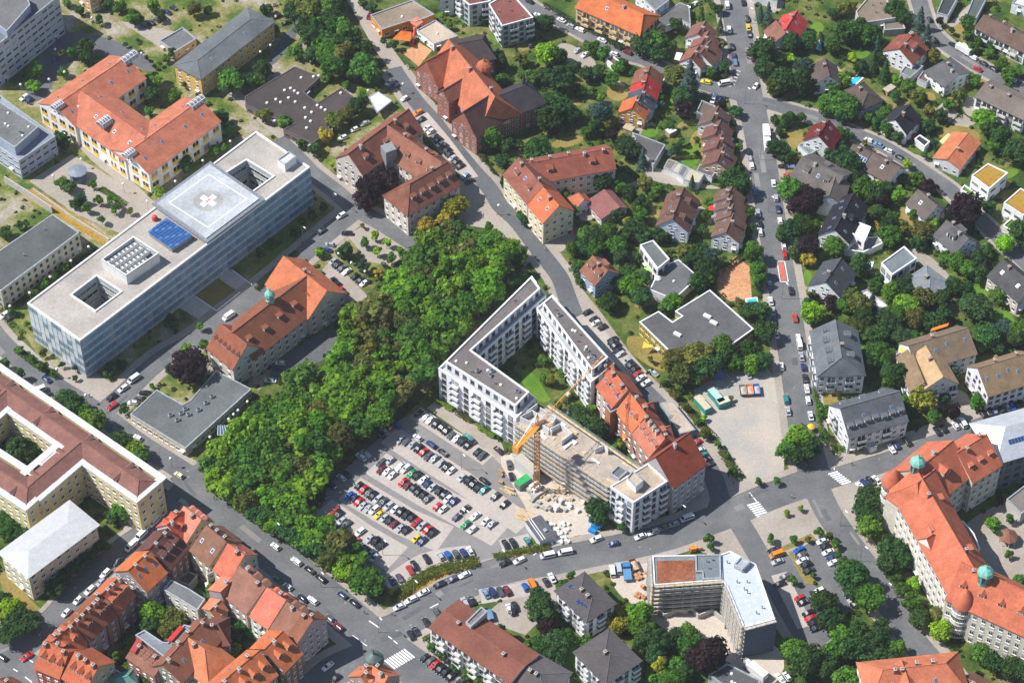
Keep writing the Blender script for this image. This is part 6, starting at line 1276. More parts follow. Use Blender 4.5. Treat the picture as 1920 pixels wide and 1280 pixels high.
row('beside the stepped brown houses below the side street', 'the top', '1512 752 wv 20 -40;1560 752 b 40 -20;1128 620 w 30 -35', (30, -35))
row('on the avenue by the stepped houses', 'the top', '1775 1145 k;1785 1205 s;1797 1250 we', (8, 45))
tile(2, 1)
row('on the avenue by the shaded gable', 'the top', '1820 160 l;1845 325 s;1857 410 k;1860 468 w', (8, 45))
row('in the lane bays beside the white wing', 'the top', '565 1070 k;615 1122 k;630 1150 w;678 1182 k;755 1275 k', (52, -22))
tile(2, 2)
row('in the lane bays beside the old row', 'the top', '755 15 k;775 40 k;795 78 k;815 102 s;865 155 s;890 187 k;920 217 k;940 252 r;965 282 w;1005 322 we', (52, -26))
row('beside the deep red corner house', 'the top', '1385 765 r;1405 825 w;1430 862 t;1455 897 k;1480 930 k', (48, -24))
row('on the gravel lot or its entrance', 'the lane', '1062 242 s 40 36;1768 255 s 22 44', (40, 36))
tile(3, 0)
row('on the upper garden street', 'the top', '1212 155 k 26 50;1245 305 k 40 40;1385 345 k;1540 440 w;1615 485 k;1690 525 k;1570 525 r;1825 600 w', (50, 30))
row('along the garden street above the solar row house', 'the junction', '755 1060 w;830 1095 l;905 1140 w;985 1188 k;1085 1030 r 30 -30', (52, 26))
row('in front of the grey-brown terrace apartment house', 'the avenue', '110 1258 k;172 1258 l', (50, 2))
tile(3, 1)
row('on the outer avenue kerb by the slate villa', 'the top', '155 42 r 50 2;42 105 w;60 215 s;75 297 b;90 385 w;118 575 w;126 640 r;172 908 k;202 1112 r;228 1262 w', (7, 45))
row('on the avenue by the play area', 'the top', '10 862 l;20 985 w;36 1062 s;42 1140 k;62 1232 w', (7, 45))
tile(3, 2)
row('on the avenue by the long slate house', 'the top', '235 32 wv;250 122 s;265 200 b;277 285 k;291 362 w;301 450 w;320 565 w', (8, 45))
row('on the inner kerb of the avenue near the gravel lot', 'the top', '100 195 w;135 440 t;150 530 s', (5, 45))
row('below the slate house with box dormers', 'the big tree', '925 812 w;960 787 b;1040 757 k;1267 680 k;1315 662 k;1405 640 w;1455 620 wv', (30, 42))
row('below the tan-roofed edge house', 'the slate house', '1612 550 k;1652 540 k;1692 525 b;1742 510 k;1788 498 s;1823 487 B;1860 475 k;1897 465 k', (28, 42))
row('beside the zebra crossing under the school corner', 'the crossing', '695 1097 w;727 1072 b;768 1052 k;812 1047 w', (36, 36))
tile(3, 3)
row('along the road lane by the new V-shaped block', 'the plaza', '40 292 k;62 327 ov;70 377 s;130 488 g;85 545 k', (56, -20))
row('in the inner bays of the school car park', 'the plaza', '230 290 B;247 330 g;256 370 w;286 402 k;302 446 k', (50, -22))
row('in the outer bays of the school car park', 'the plaza', '407 225 w;427 265 k;450 305 w;480 345 b;492 382 w', (50, -20))
row('in the bays by the school car park trees', 'the plaza', '235 650 r;262 682 k;300 762 k;316 800 r;342 836 k;357 876 k;615 620 k;640 660 s;655 696 k;385 592 w', (50, -20))
row('on the sandy yard at the lower edge', 'the lorry', '92 1252 w;142 1238 w', (30, 40))
tile(2, 3)
row('in the works entrance beside the villa with solar panels', 'the villa', '752 450 wv;800 430 sv', (6, 40))
row('in front of the planted bank near the site office', 'the bank', '635 208 w', (55, -22))
tile(0, 3)
row('along the kerb of the old town street', 'the top', '1160 77 wv;1060 180 wv;985 262 wv;880 372 g;792 465 w;758 530 s;676 590 we;588 665 w;500 760 w', (50, -46))
row('at the lower left street junction', 'the row houses', '202 1090 r 50 -34;20 1095 k 40 26', (50, -34))
full()
row('on the works lane beside the crane', 'the top', '955 873 g;959 895 k;935 846 k 9 8;878 822 t 9 8;884 826 g 9 8', (2, 10))
# ---- lorries, skips, site gear
def boxy(name, label, cat, p, hv, parts, group=None):
    q = g(p); q2 = g((p[0]+hv[0], p[1]+hv[1])); d = q2-q
    root = empty(name, (q.x, q.y, GZ(q))); root.rotation_euler = (0, 0, math.atan2(d.y, d.x)); tag(root, label, cat, group)
    for nm, (x0, x1, y0, y1, z0, z1), mat, col in parts:
        m = MB(); m.box(x0, x1, y0, y1, z0, z1); o = bpy.data.objects.new(nm, m.data(nm, [mat])); COL.objects.link(o); o.parent = root
        if col: o.color = (*col, 1)
    return root
def lorry(label, p, hv, box, cab, L=7.0, h=3.1):
    r = boxy('lorry', label, 'lorry', p, hv, [('cargo_box', (-L/2+1.9, L/2, -1.2, 1.2, .8, h), 'paint', box), ('cab', (-L/2, -L/2+1.7, -1.1, 1.1, .5, 2.4), 'carpaint', cab), ('windscreen', (-L/2-.02, -L/2+.4, -1.0, 1.0, 1.5, 2.25), 'glass', None), ('chassis', (-L/2+.2, L/2-.2, -.5, .5, .4, .8), 'frame_dark', None)])
    for x in (-L/2+.9, L/2-1.6):
        for s in (-1, 1):
            o = bpy.data.objects.new('wheel', WHEEL); COL.objects.link(o); o.parent = r; o.location = (x, s*1.02, .42); o.scale = (1.35, 1.2, 1.35)
tile(2, 0)
lorry('white box lorry parked first below the junction on the avenue', (1905, 1015), (6, 45), (.78, .78, .77), (.75, .75, .75))
lorry('white box lorry parked second below the junction on the avenue', (1912, 1105), (7, 45), (.78, .78, .77), (.75, .75, .75))
tile(3, 0); lorry('white box lorry on the upper garden street', (1465, 392), (50, 30), (.80, .80, .80), (.75, .75, .75), 6.5)
tile(2, 3); lorry('white lorry trailer at the lower edge beside the low grey building', (1822, 1205), (50, 40), (.80, .80, .80), (.7, .7, .7), 8)
lorry('blue flatbed lorry loaded with site goods beside the V-shaped block', (862, 468), (6, 40), (.10, .26, .45), (.06, .20, .42), 6, 1.6)
def container(label, p, hv, col, L=6, w=2.4, h=2.5, top=None, cat='container', name='site_container'):
    boxy(name, label, cat, p, hv, [('shell', (-L/2, L/2, -w/2, w/2, .1, h), 'paint', col), ('roof', (-L/2-.03, L/2+.03, -w/2-.03, w/2+.03, h, h+.08), 'paint', top or tuple(min(1, c*1.3+.1) for c in col)), ('door', (-L/2-.04, -L/2, -.9, .9, .25, h-.25), 'paint', tuple(c*.8 for c in col)), ('skid', (-L/2+.2, L/2-.2, -w/2+.2, w/2-.2, 0, .1), 'frame_dark', None)])
tile(2, 2)
container('green site container with cream roof on the gravel lot', (1425, 495), (50, 55), (.02, .30, .24), 6.5, top=(.58, .50, .36))
container('green site container with pale green roof on the gravel lot', (1530, 440), (50, 55), (.02, .28, .22), 6.5, top=(.40, .62, .55))
container('green and cream container across the end of the two green ones', (1580, 480), (50, -18), (.02, .28, .22), 4, top=(.60, .56, .46))
def skip(label, p, hv, col): 
    q = g(p); q2 = g((p[0]+hv[0], p[1]+hv[1])); d = q2-q; r = empty('rubble_skip', (q.x, q.y, GZ(q))); r.rotation_euler = (0, 0, math.atan2(d.y, d.x)); tag(r, label, 'skip')
    m = MB(); m.add([(-1.4, -.9, .15), (1.4, -.9, .15), (1.4, .9, .15), (-1.4, .9, .15), (-2.1, -1.05, 1.6), (2.1, -1.05, 1.6), (2.1, 1.05, 1.6), (-2.1, 1.05, 1.6)], [(3, 2, 1, 0), (0, 1, 5, 4), (1, 2, 6, 5), (2, 3, 7, 6), (3, 0, 4, 7)])
    for a, b in (((-2.1, -1.05), (2.1, -1.05)), ((2.1, -1.05), (2.1, 1.05)), ((2.1, 1.05), (-2.1, 1.05)), ((-2.1, 1.05), (-2.1, -1.05))): m.bar((*a, 1.6), (*b, 1.6), .12)
    o = bpy.data.objects.new('tub', m.data('tub', ['paint'])); COL.objects.link(o); o.parent = r; o.color = (*col, 1)
    m = MB(); m.add([(-1.7, -.95, 1.0), (1.7, -.95, 1.0), (1.7, .95, 1.1), (-1.7, .95, 1.0), (0, 0, 1.5)], [(0, 1, 4), (1, 2, 4), (2, 3, 4), (3, 0, 4)]); o = bpy.data.objects.new('load', m.data('load', ['m_sand'])); COL.objects.link(o); o.parent = r
skip('grey rubble skip on the gravel lot beside the orange one', (1728, 385), (6, 40), (.25, .27, .28)); skip('orange rubble skip on the gravel lot between grey and blue ones', (1780, 382), (6, 40), (.80, .26, .05)); skip('bright blue rubble skip on the gravel lot', (1832, 380), (6, 40), (.02, .16, .60))
container('blue container in tree shade behind the gravel lot', (1540, 245), (6, 40), (.03, .15, .45), 5)
container('red container in deep tree shade behind the gravel lot', (1445, 290), (20, -10), (.35, .03, .03), 4)
tile(2, 3)
skip('rust-brown open skip beside the scaffolded V-shaped block', (915, 415), (20, 40), (.30, .12, .05))
r_ = boxy('digger', 'orange mini digger at the kerb above the V-shaped block', 'digger', (1360, 292), (50, -5), [('track', (-1.1, 1.1, -.9, -.5, 0, .5), 'rubber', None), ('track', (-1.1, 1.1, .5, .9, 0, .5), 'rubber', None), ('cab', (-.9, .8, -.75, .75, .55, 2.1), 'paint', (.85, .27, .02)), ('boom', (.8, 2.6, -.15, .15, 1.2, 1.5), 'paint', (.85, .27, .02)), ('bucket', (2.4, 2.9, -.4, .4, .2, .9), 'frame_dark', None)])
full()
container('white site office container with green roof end beside the crane', (988, 888), (10, 9), (.55, .55, .53), 9, 3, 5, top=(.46, .42, .36))
container('green-roofed site container below the crane base', (983, 908), (12, -8), (.20, .24, .24), 6, 2.5, 2.6, top=(.03, .35, .10))
tile(2, 3)
q_ = boxy('site_office', 'low white site hut with dark flat roof beside white sand bags', 'site hut', (210, 165), (44, 62), [('wall', (-4.5, 4.5, -2.6, 2.6, 0, 2.8), 'paint', (.62, .63, .64)), ('roof', (-4.6, 4.6, -2.7, 2.7, 2.8, 2.95), 'membrane', (.12, .12, .13)), ('roof_rail', (-4.5, 4.5, -1.6, -1.4, 2.95, 3.1), 'whitepaint', None), ('roof_rail', (-4.5, 4.5, -.8, -.6, 2.95, 3.1), 'whitepaint', None), ('vent_box', (1, 2.2, .4, 1.4, 2.95, 3.5), 'trim_metal', None), ('awning', (-4.5, 4.5, 2.7, 3.1, 2.2, 2.4), 'paint', (.7, .7, .7))])
def heap(name, label, cat, p, n, mat, size, spread, col=None, seed=1, piece='bag'):
    q = g(p); z = GZ(q); root = empty(name, (q.x, q.y, z)); tag(root, label, cat); rr = random.Random(seed)
    m = MB()
    if piece == 'bag': m.lathe([(.42, 0), (.5, .3), (.48, .7), (.3, .85)], 6)
    else: m.box(-.5, .5, -.5, .5, 0, 1)
    me = m.data(piece, [mat])
    for k in range(n):
        o = bpy.data.objects.new(piece, me); COL.objects.link(o); o.parent = root; o.location = (rr.uniform(-1, 1)*spread[0], rr.uniform(-1, 1)*spread[1], 0 if piece == 'bag' else rr.choice((0, 0, size[2]))); o.rotation_euler = (0, 0, rr.uniform(-.2, .2)-.6)
        o.scale = (size[0]*rr.uniform(.8, 1.2), size[1]*rr.uniform(.8, 1.2), size[2])
        if col: o.color = (*col, 1)
heap('sand_bag_pile', 'pile of white big bags beside the low site hut', 'big bags', (355, 150), 26, 'whitepaint', (1.1, 1.1, 1), (3.0, 4.0))
heap('sand_bag_pile', 'row of white big bags along the street edge of the site', 'big bags', (350, 215), 10, 'whitepaint', (1.1, 1.1, 1), (2.4, 1.2), seed=3)
full()
heap('plank_stack', 'stack of pale timber beams beside the low site hut', 'timber stack', (983, 966), 12, 'timber_pale', (5, .25, .25), (1.5, 2.2), seed=4, piece='beam')
heap('plank_stack', 'stack of reddish formwork timber beside the works lane', 'timber stack', (953, 920), 8, 'timber_pale', (3, .4, .4), (1.2, 1.2), seed=5, piece='beam')
heap('plank_stack', 'stack of formwork panels along the car park fence', 'timber stack', (938, 898), 7, 'wood', (1.4, .6, .5), (.5, 3.0), seed=6, piece='panel')
heap('plank_stack', 'scattered boards and pallets in front of the unfinished block', 'timber stack', (1050, 925), 26, 'timber_pale', (2.2, .7, .25), (8, 3), seed=7, piece='board')
heap('block_pallets', 'grey block pallets around the crane base', 'pallets', (1030, 940), 22, 'concrete', (1.1, 1.1, .9), (7, 4), seed=8, piece='pallet')
heap('pallet_rows', 'white wrapped pallets lined up below the crane', 'pallets', (1070, 950), 12, 'whitepaint', (1.1, 1.1, 1.1), (5, 2), seed=9, piece='pallet')
heap('block_pallets', 'stacks of pinkish bricks beside the scaffolded rust-bed wing', 'pallets', (1203, 1100), 14, 'm_play', (1.1, 1.0, .9), (1.8, 5), seed=10, piece='pallet')
heap('site_clutter', 'blue tarpaulin stack beside the tan corner block', 'tarpaulin stack', (1117, 990), 5, 'cloth', (2.2, 1.4, 1.2), (1.2, 2.4), (.02, .22, .55), seed=11, piece='bundle')
# ---- tower crane
def crane():
    full(); B = g((1006, 921)); H = 30.5
    r = empty('tower_crane', (B.x, B.y, 0)); tag(r, 'orange tower crane standing in front of the unfinished block', 'crane')
    Y = 'crane_paint'
    m_, n_, b_ = _nodes('crane_paint'); t = _noise(n_, .8, 2); n_.links.new(_ramp(n_, t.outputs[0], [(.3, (.72, .27, .03)), (.7, (.82, .36, .05))]).outputs[0], b_.inputs['Base Color']); b_.inputs['Roughness'].default_value = .45
    m = MB(); w = .85
    for sx in (-1, 1):
        for sy in (-1, 1): m.bar((B.x+sx*w, B.y+sy*w, 1), (B.x+sx*w, B.y+sy*w, H), .26)
    n = 16
    for k in range(n):
        z0, z1 = 1+(H-1)*k/n, 1+(H-1)*(k+1)/n
        for (ax, ay), (bx, by) in (((-1, -1), (1, -1)), ((1, -1), (1, 1)), ((1, 1), (-1, 1)), ((-1, 1), (-1, -1))):
            m.bar((B.x+ax*w, B.y+ay*w, z0), (B.x+bx*w, B.y+by*w, z1), .15); m.bar((B.x+ax*w, B.y+ay*w, z1), (B.x+bx*w, B.y+by*w, z1), .15)
    part('mast', m.V, m.F, [Y], r)
    box_part(r, 'base_block', B.x, B.y, 0, 1.3, 4.6, 4.6, .7, ['concrete']); box_part(r, 'ballast', B.x+.2, B.y-.2, 1.3, 2.6, 3.2, 1.0, .7, ['whitepaint']); box_part(r, 'ballast', B.x-.9, B.y+1.1, 1.3, 2.6, 3.2, .9, .7, ['whitepaint'])
    T = g((1133, 664), H+1); d = (T-B).normalized(); nn = Vector((-d.y, d.x)); L = (T-B).length
    tail = g((962, 838), H+1); Lc = (tail-B).dot(d)
    m = MB(); P = lambda s, t, z: (B.x+d.x*s+nn.x*t, B.y+d.y*s+nn.y*t, z)
    n = int(L/2.2)
    m.bar(P(0, -.65, H+.6), P(L, -.35, H+.6), .1); m.bar(P(0, .65, H+.6), P(L, .35, H+.6), .1); m.bar(P(0, 0, H+1.7), P(L, 0, H+1.1), .1)
    for k in range(n):
        s0, s1 = L*k/n, L*(k+1)/n; zt = H+1.7-.4*(k+.5)/n; sm = (s0+s1)/2
        for t in (-.62+.27*k/n, .62-.27*k/n): m.bar(P(s0, t, H+.6), P(sm, 0, zt), .07); m.bar(P(sm, 0, zt), P(s1, t, H+.6), .07)
        m.bar(P(s0, -.5, H+.6), P(s1, .5, H+.6), .06)
    part('jib', m.V, m.F, [Y], r)
    m = MB(); m.bar(P(0, -.7, H+.6), P(Lc, -.7, H+.6), .3); m.bar(P(0, .7, H+.6), P(Lc, .7, H+.6), .3); m.bar(P(0, 0, H+.65), P(Lc, 0, H+.65), 1.3, 0, .08)
    for s in (-.85, .85): m.bar(P(0, s, H+1.6), P(Lc, s, H+1.6), .1)
    part('counter_jib', m.V, m.F, [Y], r)
    m = MB(); 
    for k in range(3): m.bar(P(Lc+.3+k*.75, -1.1, H+.2), P(Lc+.3+k*.75, 1.1, H+.2), .65, 0, 2.4)
    part('counterweight', m.V, m.F, [Y], r)
    m = MB()
    for s, t in ((.7, .6), (.7, -.6), (-.7, .6), (-.7, -.6)): m.bar(P(s, t, H), P(0, 0, H+6.5), .18)
    part('tower_head', m.V, m.F, [Y], r)
    m = MB(); m.bar(P(0, 0, H+6.5), P(L*.62, 0, H+1.8), .08); m.bar(P(0, 0, H+6.5), P(Lc, 0, H+1), .08); part('stay_rope', m.V, m.F, ['steel'], r)
    box_part(r, 'slewing_ring', B.x, B.y, H-.4, H+.4, 2.3, 2.3, .7, ['frame_dark'])
    c = P(1.2, 1.6, 0); box_part(r, 'cab', c[0], c[1], H-1.2, H+.9, 1.8, 1.4, math.atan2(d.y, d.x), ['paint'], (.55, .58, .6)); box_part(r, 'cab_window', c[0]+d.x*.5, c[1]+d.y*.5, H-.6, H+.7, 1.0, 1.45, math.atan2(d.y, d.x), ['glass'])
    m = MB(); s = L*.45; m.bar(P(s, 0, H+.3), P(s+.01, 0, H-8), .05); m.box(P(s, 0, 0)[0]-.3, P(s, 0, 0)[0]+.3, P(s, 0, 0)[1]-.3, P(s, 0, 0)[1]+.3, H-8.6, H-8); part('hook_rope', m.V, m.F, ['steel'], r)
    m = MB(); m.bar(P(s-.8, 0, H+.35), P(s+.8, 0, H+.35), 1.4, 0, .3); part('trolley', m.V, m.F, ['whitepaint'], r)
crane()
# ---- lamp posts
m = MB(); m.tube((0, 0, 0), (0, 0, 4.2), .07, .05, 6, 0); LPOLE = m.data('pole', ['steel'])
m = MB(); m.lathe([(.1, 4.1), (.42, 4.25), (.5, 4.55), (.35, 4.85), (.1, 4.98)], 8); LGLOBE = m.data('globe', ['whitepaint'], True)
m = MB(); m.tube((0, 0, 0), (0, 0, 8), .1, .06, 6, 0); m.tube((0, 0, 8), (1.3, 0, 8.5), .06, .05, 6, 0); APOLE = m.data('pole', ['steel'])
m = MB(); m.box(1.1, 2.2, -.18, .18, 8.42, 8.58); AHEAD = m.data('lamp_head', ['whitepaint'])
def lamps(kind, where, end, pts):
    for k, p in enumerate(pts.split(';')):
        x, y = map(float, p.split()); q = g((x, y)); r = empty('street_lamp', (q.x, q.y, GZ(q))); tag(r, f"{'white globe lamp' if kind == 'g' else 'tall arm lamp'} {where}" + (f", {ORD[k]} from {end}" if ';' in pts else ''), 'street lamp', where)
        for n, me in ((('pole', LPOLE), ('globe', LGLOBE)) if kind == 'g' else (('pole', APOLE), ('lamp_head', AHEAD))):
            o = bpy.data.objects.new(n, me); COL.objects.link(o); o.parent = r
        r.rotation_euler = (0, 0, -.9)
tile(0, 1); lamps('g', 'along the grey barracks lawn', 'the lower end', '90 1085;237 985;390 865;545 745;677 640'); lamps('g', 'in the hospital garden', 'the top', '412 110;935 170;1115 300;1325 150')
tile(0, 0); lamps('g', 'beside the H-shaped ward', 'the slab', '425 440;168 705;380 665;495 610;620 1265;1530 1275;1072 470;1440 530;1735 1130;700 205')
tile(0, 2); lamps('g', 'along the low grey hall front', 'the upper end', '1865 520;1795 585;1762 615;1725 650;1585 785'); lamps('g', 'by the hospital approach path', 'the top', '1290 945;655 470;440 275')
tile(1, 1); lamps('g', 'around the paved court by the planted square', 'the top', '720 760;822 825;625 690;1225 540;1820 330'); lamps('a', 'on the hospital forecourt strip', 'the top', '585 290;355 540')
tile(1, 0); lamps('g', 'beside the brown flat school path', 'the top', '115 410;40 460;845 750;1105 700')
full(); lamps('a', 'on the curved street kerb', 'the crossing', '776 1116;938 1058;1274 975'); lamps('a', 'along the avenue', 'the top', '1401 45;1412 100;1396 195;1425 300;1440 398;1466 560'); lamps('a', 'in the big car park', 'the wood', '865 880;718 1040;732 985;872 985'); lamps('a', 'along the wide street', 'the top', '520 1008;602 1100;710 1185;400 925'); lamps('a', 'on the school street', 'the top', '1575 985;1612 1052;1656 1120')
# ---- pools, parasols, awnings, bins
def pool(label, P, z=.15):
    Q = ccw([g(p) for p in P]); c = sum(Q, Vector((0, 0)))/len(Q); r = empty('swimming_pool', (c.x, c.y, 0)); tag(r, label, 'pool')
    V, F = prism(inset(Q, -.5), 0, .3); part('surround', V, F, ['whitepaint'], r); V, F = prism(Q, .29, .32); part('water', V, F, ['pool_water'], r)
tile(3, 0); pool('turquoise swimming pool between dense dark garden trees', [(372, 372), (385, 312), (432, 325), (395, 375)]); pool('long turquoise swimming pool behind the brown hipped house', [(607, 632), (655, 572), (705, 590), (640, 648)])
tile(3, 1); pool('small blue swimming pool beside the modern pale grey house', [(722, 745), (735, 700), (780, 695), (770, 735)])
tile(2, 1); pool('turquoise water play basin in the orange play area', [(1760, 970), (1830, 960), (1845, 1020), (1770, 1025)])
def parasol(label, p, rr, col, h=2.4):
    q = g(p, h); r = empty('parasol', (q.x, q.y, 0)); tag(r, label, 'parasol')
    m = MB(); m.lathe([(rr, h-.3), (rr*.55, h+.15), (.05, h+.45)], 8, 0, (q.x, q.y)); part('canopy', m.V, m.F, ['cloth'], r, col=col); m = MB(); m.tube((q.x, q.y, 0), (q.x, q.y, h), .04, .04, 6); part('pole', m.V, m.F, ['steel'], r)
tile(3, 2); parasol('white parasol on the tan angled house terrace, upper of two', (1060, 285), 1.6, (.78, .76, .72)); parasol('white parasol on the tan angled house terrace, lower of two', (1070, 320), 1.7, (.78, .76, .72)); parasol('yellow parasol at the balcony of the tan angled house', (1020, 55), 1.5, (.85, .55, .05), 8)
tile(3, 1); parasol('white parasol below the long slate house roof end', (340, 1252), 1.6, (.8, .79, .76))
tile(2, 1); parasol('red garden parasol beside the shaded gable row', (1505, 275), 1.5, (.75, .04, .04)); parasol('red garden parasol in the yard of the cream apartment house', (460, 460), .9, (.7, .05, .04)); parasol('white parasol on the roof terrace of the daycare', (1095, 800), 1.3, (.8, .74, .72), 4.5)
tile(3, 2); parasol('yellow parasol under the big lone tree', (325, 632), 1.3, (.85, .50, .03))
tile(2, 2); sail('sun_sail', 'yellow triangular sun sail beside the dark grey school', [(975, 50), (990, 0), (1060, 40)], [2.8, 3.6, 2.8], (.85, .60, .08)); parasol('orange parasol on the rear terrace of the old row', (850, 705), 1.1, (.8, .22, .05), 6)
tile(2, 1); sail('sun_sail', 'lime green sun sail beside the white box house', [(990, 730), (1030, 712), (1075, 745), (1040, 760)], [2.5, 3, 2.5, 2.6], (.35, .85, .15))
def awning(label, P, z, col):
    Q = [g(p, z) for p in P]; c = sum(Q, Vector((0, 0)))/4; r = empty('awning', (c.x, c.y, 0)); tag(r, label, 'awning'); V, F = prism(ccw(Q), z-.1, z); part('cloth', V, F, ['cloth'], r, col=col)
    for q in Q[:2]: m = MB(); m.tube((q.x, q.y, 0), (q.x, q.y, z-.1), .05, .05, 6); part('post', m.V, m.F, ['steel'], r)
tile(3, 1); awning('orange roller awning above the tan angled house roof', [(1215, 1205), (1230, 1180), (1360, 1140), (1345, 1165)], 9.0, (.85, .22, .03))
tile(3, 0); awning('salmon red patio awning of the grey villa', [(1240, 625), (1260, 580), (1340, 605), (1320, 660)], 2.8, (.70, .22, .13)); awning('yellow awning beside the rusty bungalow', [(1285, 1060), (1350, 1000), (1390, 1015), (1310, 1080)], 2.8, (.80, .60, .28)); awning('apricot awning in front of the brown terrace', [(1660, 285), (1690, 255), (1750, 290), (1725, 325)], 2.6, (.80, .50, .30))
tile(2, 0); awning('white awning beside the low white-gabled house', [(1215, 445), (1235, 392), (1282, 400), (1255, 455)], 2.6, (.80, .76, .74))
tile(3, 2); awning('beige square awning beside the tan angled house', [(968, 170), (1015, 150), (1050, 190), (1005, 212)], 2.8, (.72, .60, .42))

def shed(label, p, hv, L, w, rc, wc=(.30, .22, .15)):
    boxy('garden_shed', label, 'shed', p, hv, [('wall', (-L/2, L/2, -w/2, w/2, 0, 2.1), 'wood', None), ('roof', (-L/2-.2, L/2+.2, -w/2-.2, w/2+.2, 2.1, 2.25), 'paint', rc), ('door', (-.4, .4, -w/2-.04, -w/2, .05, 1.8), 'paint', wc)])
tile(2, 0); shed('garden shed with pale roof left of the stepped brown houses', (1190, 1010), (40, -20), 3, 2.4, (.62, .62, .60)); shed('garden shed with tan roof below the apricot-gabled row house', (875, 990), (40, 16), 3.4, 2.4, (.50, .40, .27))
tile(3, 1); shed('brown garden shed beside the lime tree behind the terrace flats', (932, 125), (40, 4), 3.2, 2, (.26, .16, .11))
tile(3, 0); shed('low tan garden shed right of the brown hipped house', (905, 695), (40, -25), 4, 2.2, (.46, .40, .30)); shed('brown wooden playhouse right of the black gable house', (1240, 870), (40, -20), 3, 2.5, (.34, .22, .13))
tile(3, 2); shed('rusty garden shed above the slate house with box dormers', (525, 385), (40, -30), 2.6, 2, (.36, .12, .08)); shed('brown garden shed between the tan-roofed houses', (1395, 165), (40, -20), 3, 2, (.38, .26, .15))
HAZE = .00006
# ================================================================ TREES, HEDGES, SHRUBS
trng = random.Random(99)
def leaf_mesh(name, cards, tint):
    V = []; F = []
    for c, n, s in cards:
        n = n.normalized(); u = n.cross(Vector((trng.uniform(-1, 1), trng.uniform(-1, 1), trng.uniform(-1, 1))))
        u = u.normalized() if u.length > 1e-4 else Vector((1, 0, 0)); v = n.cross(u); k = len(V)
        a = .75+.5*trng.random()
        V += [tuple(c-u*s-v*s*.5*a), tuple(c+u*s*.8-v*s*.7*a), tuple(c+u*s*.9*a+v*s*.6+n*s*.25), tuple(c-u*s*.6+v*s*a+n*s*.2)]
        F.append((k, k+1, k+2, k+3))
    me = mesh_data(name, V, F, ['foliage'])
    at = me.attributes.new('leaf', 'FLOAT_COLOR', 'FACE'); col = []
    for i in range(len(F)):
        t = trng.random(); b = .62+.75*t; col += [b*(1+.18*(trng.random()-.35)), b, b*(.8+.5*trng.random()), 1]
    at.data.foreach_set('color', col)
    return me
def crown_cards(nl, per, shape, size, lob=(.28, .46), seed=1):
    r = random.Random(seed); cards = []
    lobes = []
    for k in range(nl):
        for _ in range(50):
            p = Vector((r.uniform(-1, 1), r.uniform(-1, 1), r.uniform(-.8, 1)))
            if p.length < .74 and all((p-q).length > .30 for q, _ in lobes): break
        lobes.append((p, r.uniform(*lob)))
    for p, R in lobes:
        for k in range(per):
            d = Vector((r.gauss(0, 1), r.gauss(0, 1), r.gauss(.35, 1))).normalized()
            rr = R*(.72+.38*r.random()) if r.random() < .8 else R*r.uniform(.3, .8)
            c = p + d*rr; c = Vector((c.x*shape[0], c.y*shape[0], c.z*shape[1]))
            cards.append((c, d + Vector((r.gauss(0, .35), r.gauss(0, .35), r.gauss(.15, .35))), size*r.uniform(.7, 1.35)))
    return cards
CROWN = {}
CROWN['big'] = [leaf_mesh('crown', crown_cards(22+k, 95, (1, .84), .082, (.30, .48), seed=k), 1) for k in range(5)]
CROWN['mid'] = [leaf_mesh('crown', crown_cards(11+k, 75, (1, .92), .12, (.32, .5), seed=20+k), 1) for k in range(4)]
CROWN['small'] = [leaf_mesh('crown', crown_cards(6+k, 45, (1, .95), .20, (.4, .6), seed=40+k), 1) for k in range(3)]
CROWN['airy'] = [leaf_mesh('crown', crown_cards(15, 42, (1, .9), .10, (.2, .36), seed=60+k), 1) for k in range(2)]
def conifer_cards(seed):
    r = random.Random(seed); cards = []
    for k in range(900):
        t = r.random()**.75; z = -.9+2.7*(1-t); R = .06+.95*t*(.75+.25*math.sin(z*14+r.random())); a = r.uniform(0, 6.283); rr = R*(.45+.55*r.random()**.5)
        cards.append((Vector((rr*math.cos(a), rr*math.sin(a), z-.25*rr)), Vector((math.cos(a), math.sin(a), .7+.5*r.random())), .085*r.uniform(.7, 1.3)))
    return cards
CROWN['conifer'] = [leaf_mesh('crown', conifer_cards(80+k), 1) for k in range(2)]
TRUNK = {}
for key, hz, rad_ in (('broad', 1.0, .075), ('thin', 1.5, .055), ('con', .9, .06)):
    m = MB(); m.tube((0, 0, 0), (0, 0, hz*.55), rad_, rad_*.75, 7, 0, False); m.tube((0, 0, hz*.55), (.04, .02, hz*1.15), rad_*.75, rad_*.35, 6, 0, False)
    if key != 'con':
        for k in range(5):
            a = k*1.257; m.tube((0, 0, hz*(.5+.06*k)), (.5*math.cos(a), .5*math.sin(a), hz*(.5+.06*k)+.5), rad_*.5, rad_*.15, 5, 0, False)
    TRUNK[key] = m.data('trunk', ['bark'])
TC = dict(g=((.050, .122, .016), 'mid-green'), d=((.028, .070, .018), 'dark green'), l=((.14, .25, .014), 'lime green'), y=((.21, .20, .022), 'yellow-green'), p=((.022, .011, .014), 'dark purple'), n=((.040, .075, .060), 'blue-green'), o=((.085, .100, .022), 'olive green'), f=((.082, .172, .014), 'fresh green'))
TREES = []
def tree(p, r, c, con=False, wood=False, airy=False):
    """p: crown centre as seen on the photo"""
    small = r < 1.95
    zc = r*(1.75 if small else 1.6 if con else 1.22)
    if wood: zc += 2.0
    q = g(p, zc)
    TREES.append(dict(q=q, r=r, c=c, con=con, wood=wood, airy=airy, zc=zc, px=(TX+p[0]/TS, TY+p[1]/TS)))
def trees(s):
    for it in s.replace('\n', ';').split(';'):
        f = it.split()
        if len(f) < 4: continue
        k = f[3]; tree((float(f[0]), float(f[1])), float(f[2]), k[0], 'c' in k[1:], 'w' in k[1:], 'a' in k[1:])
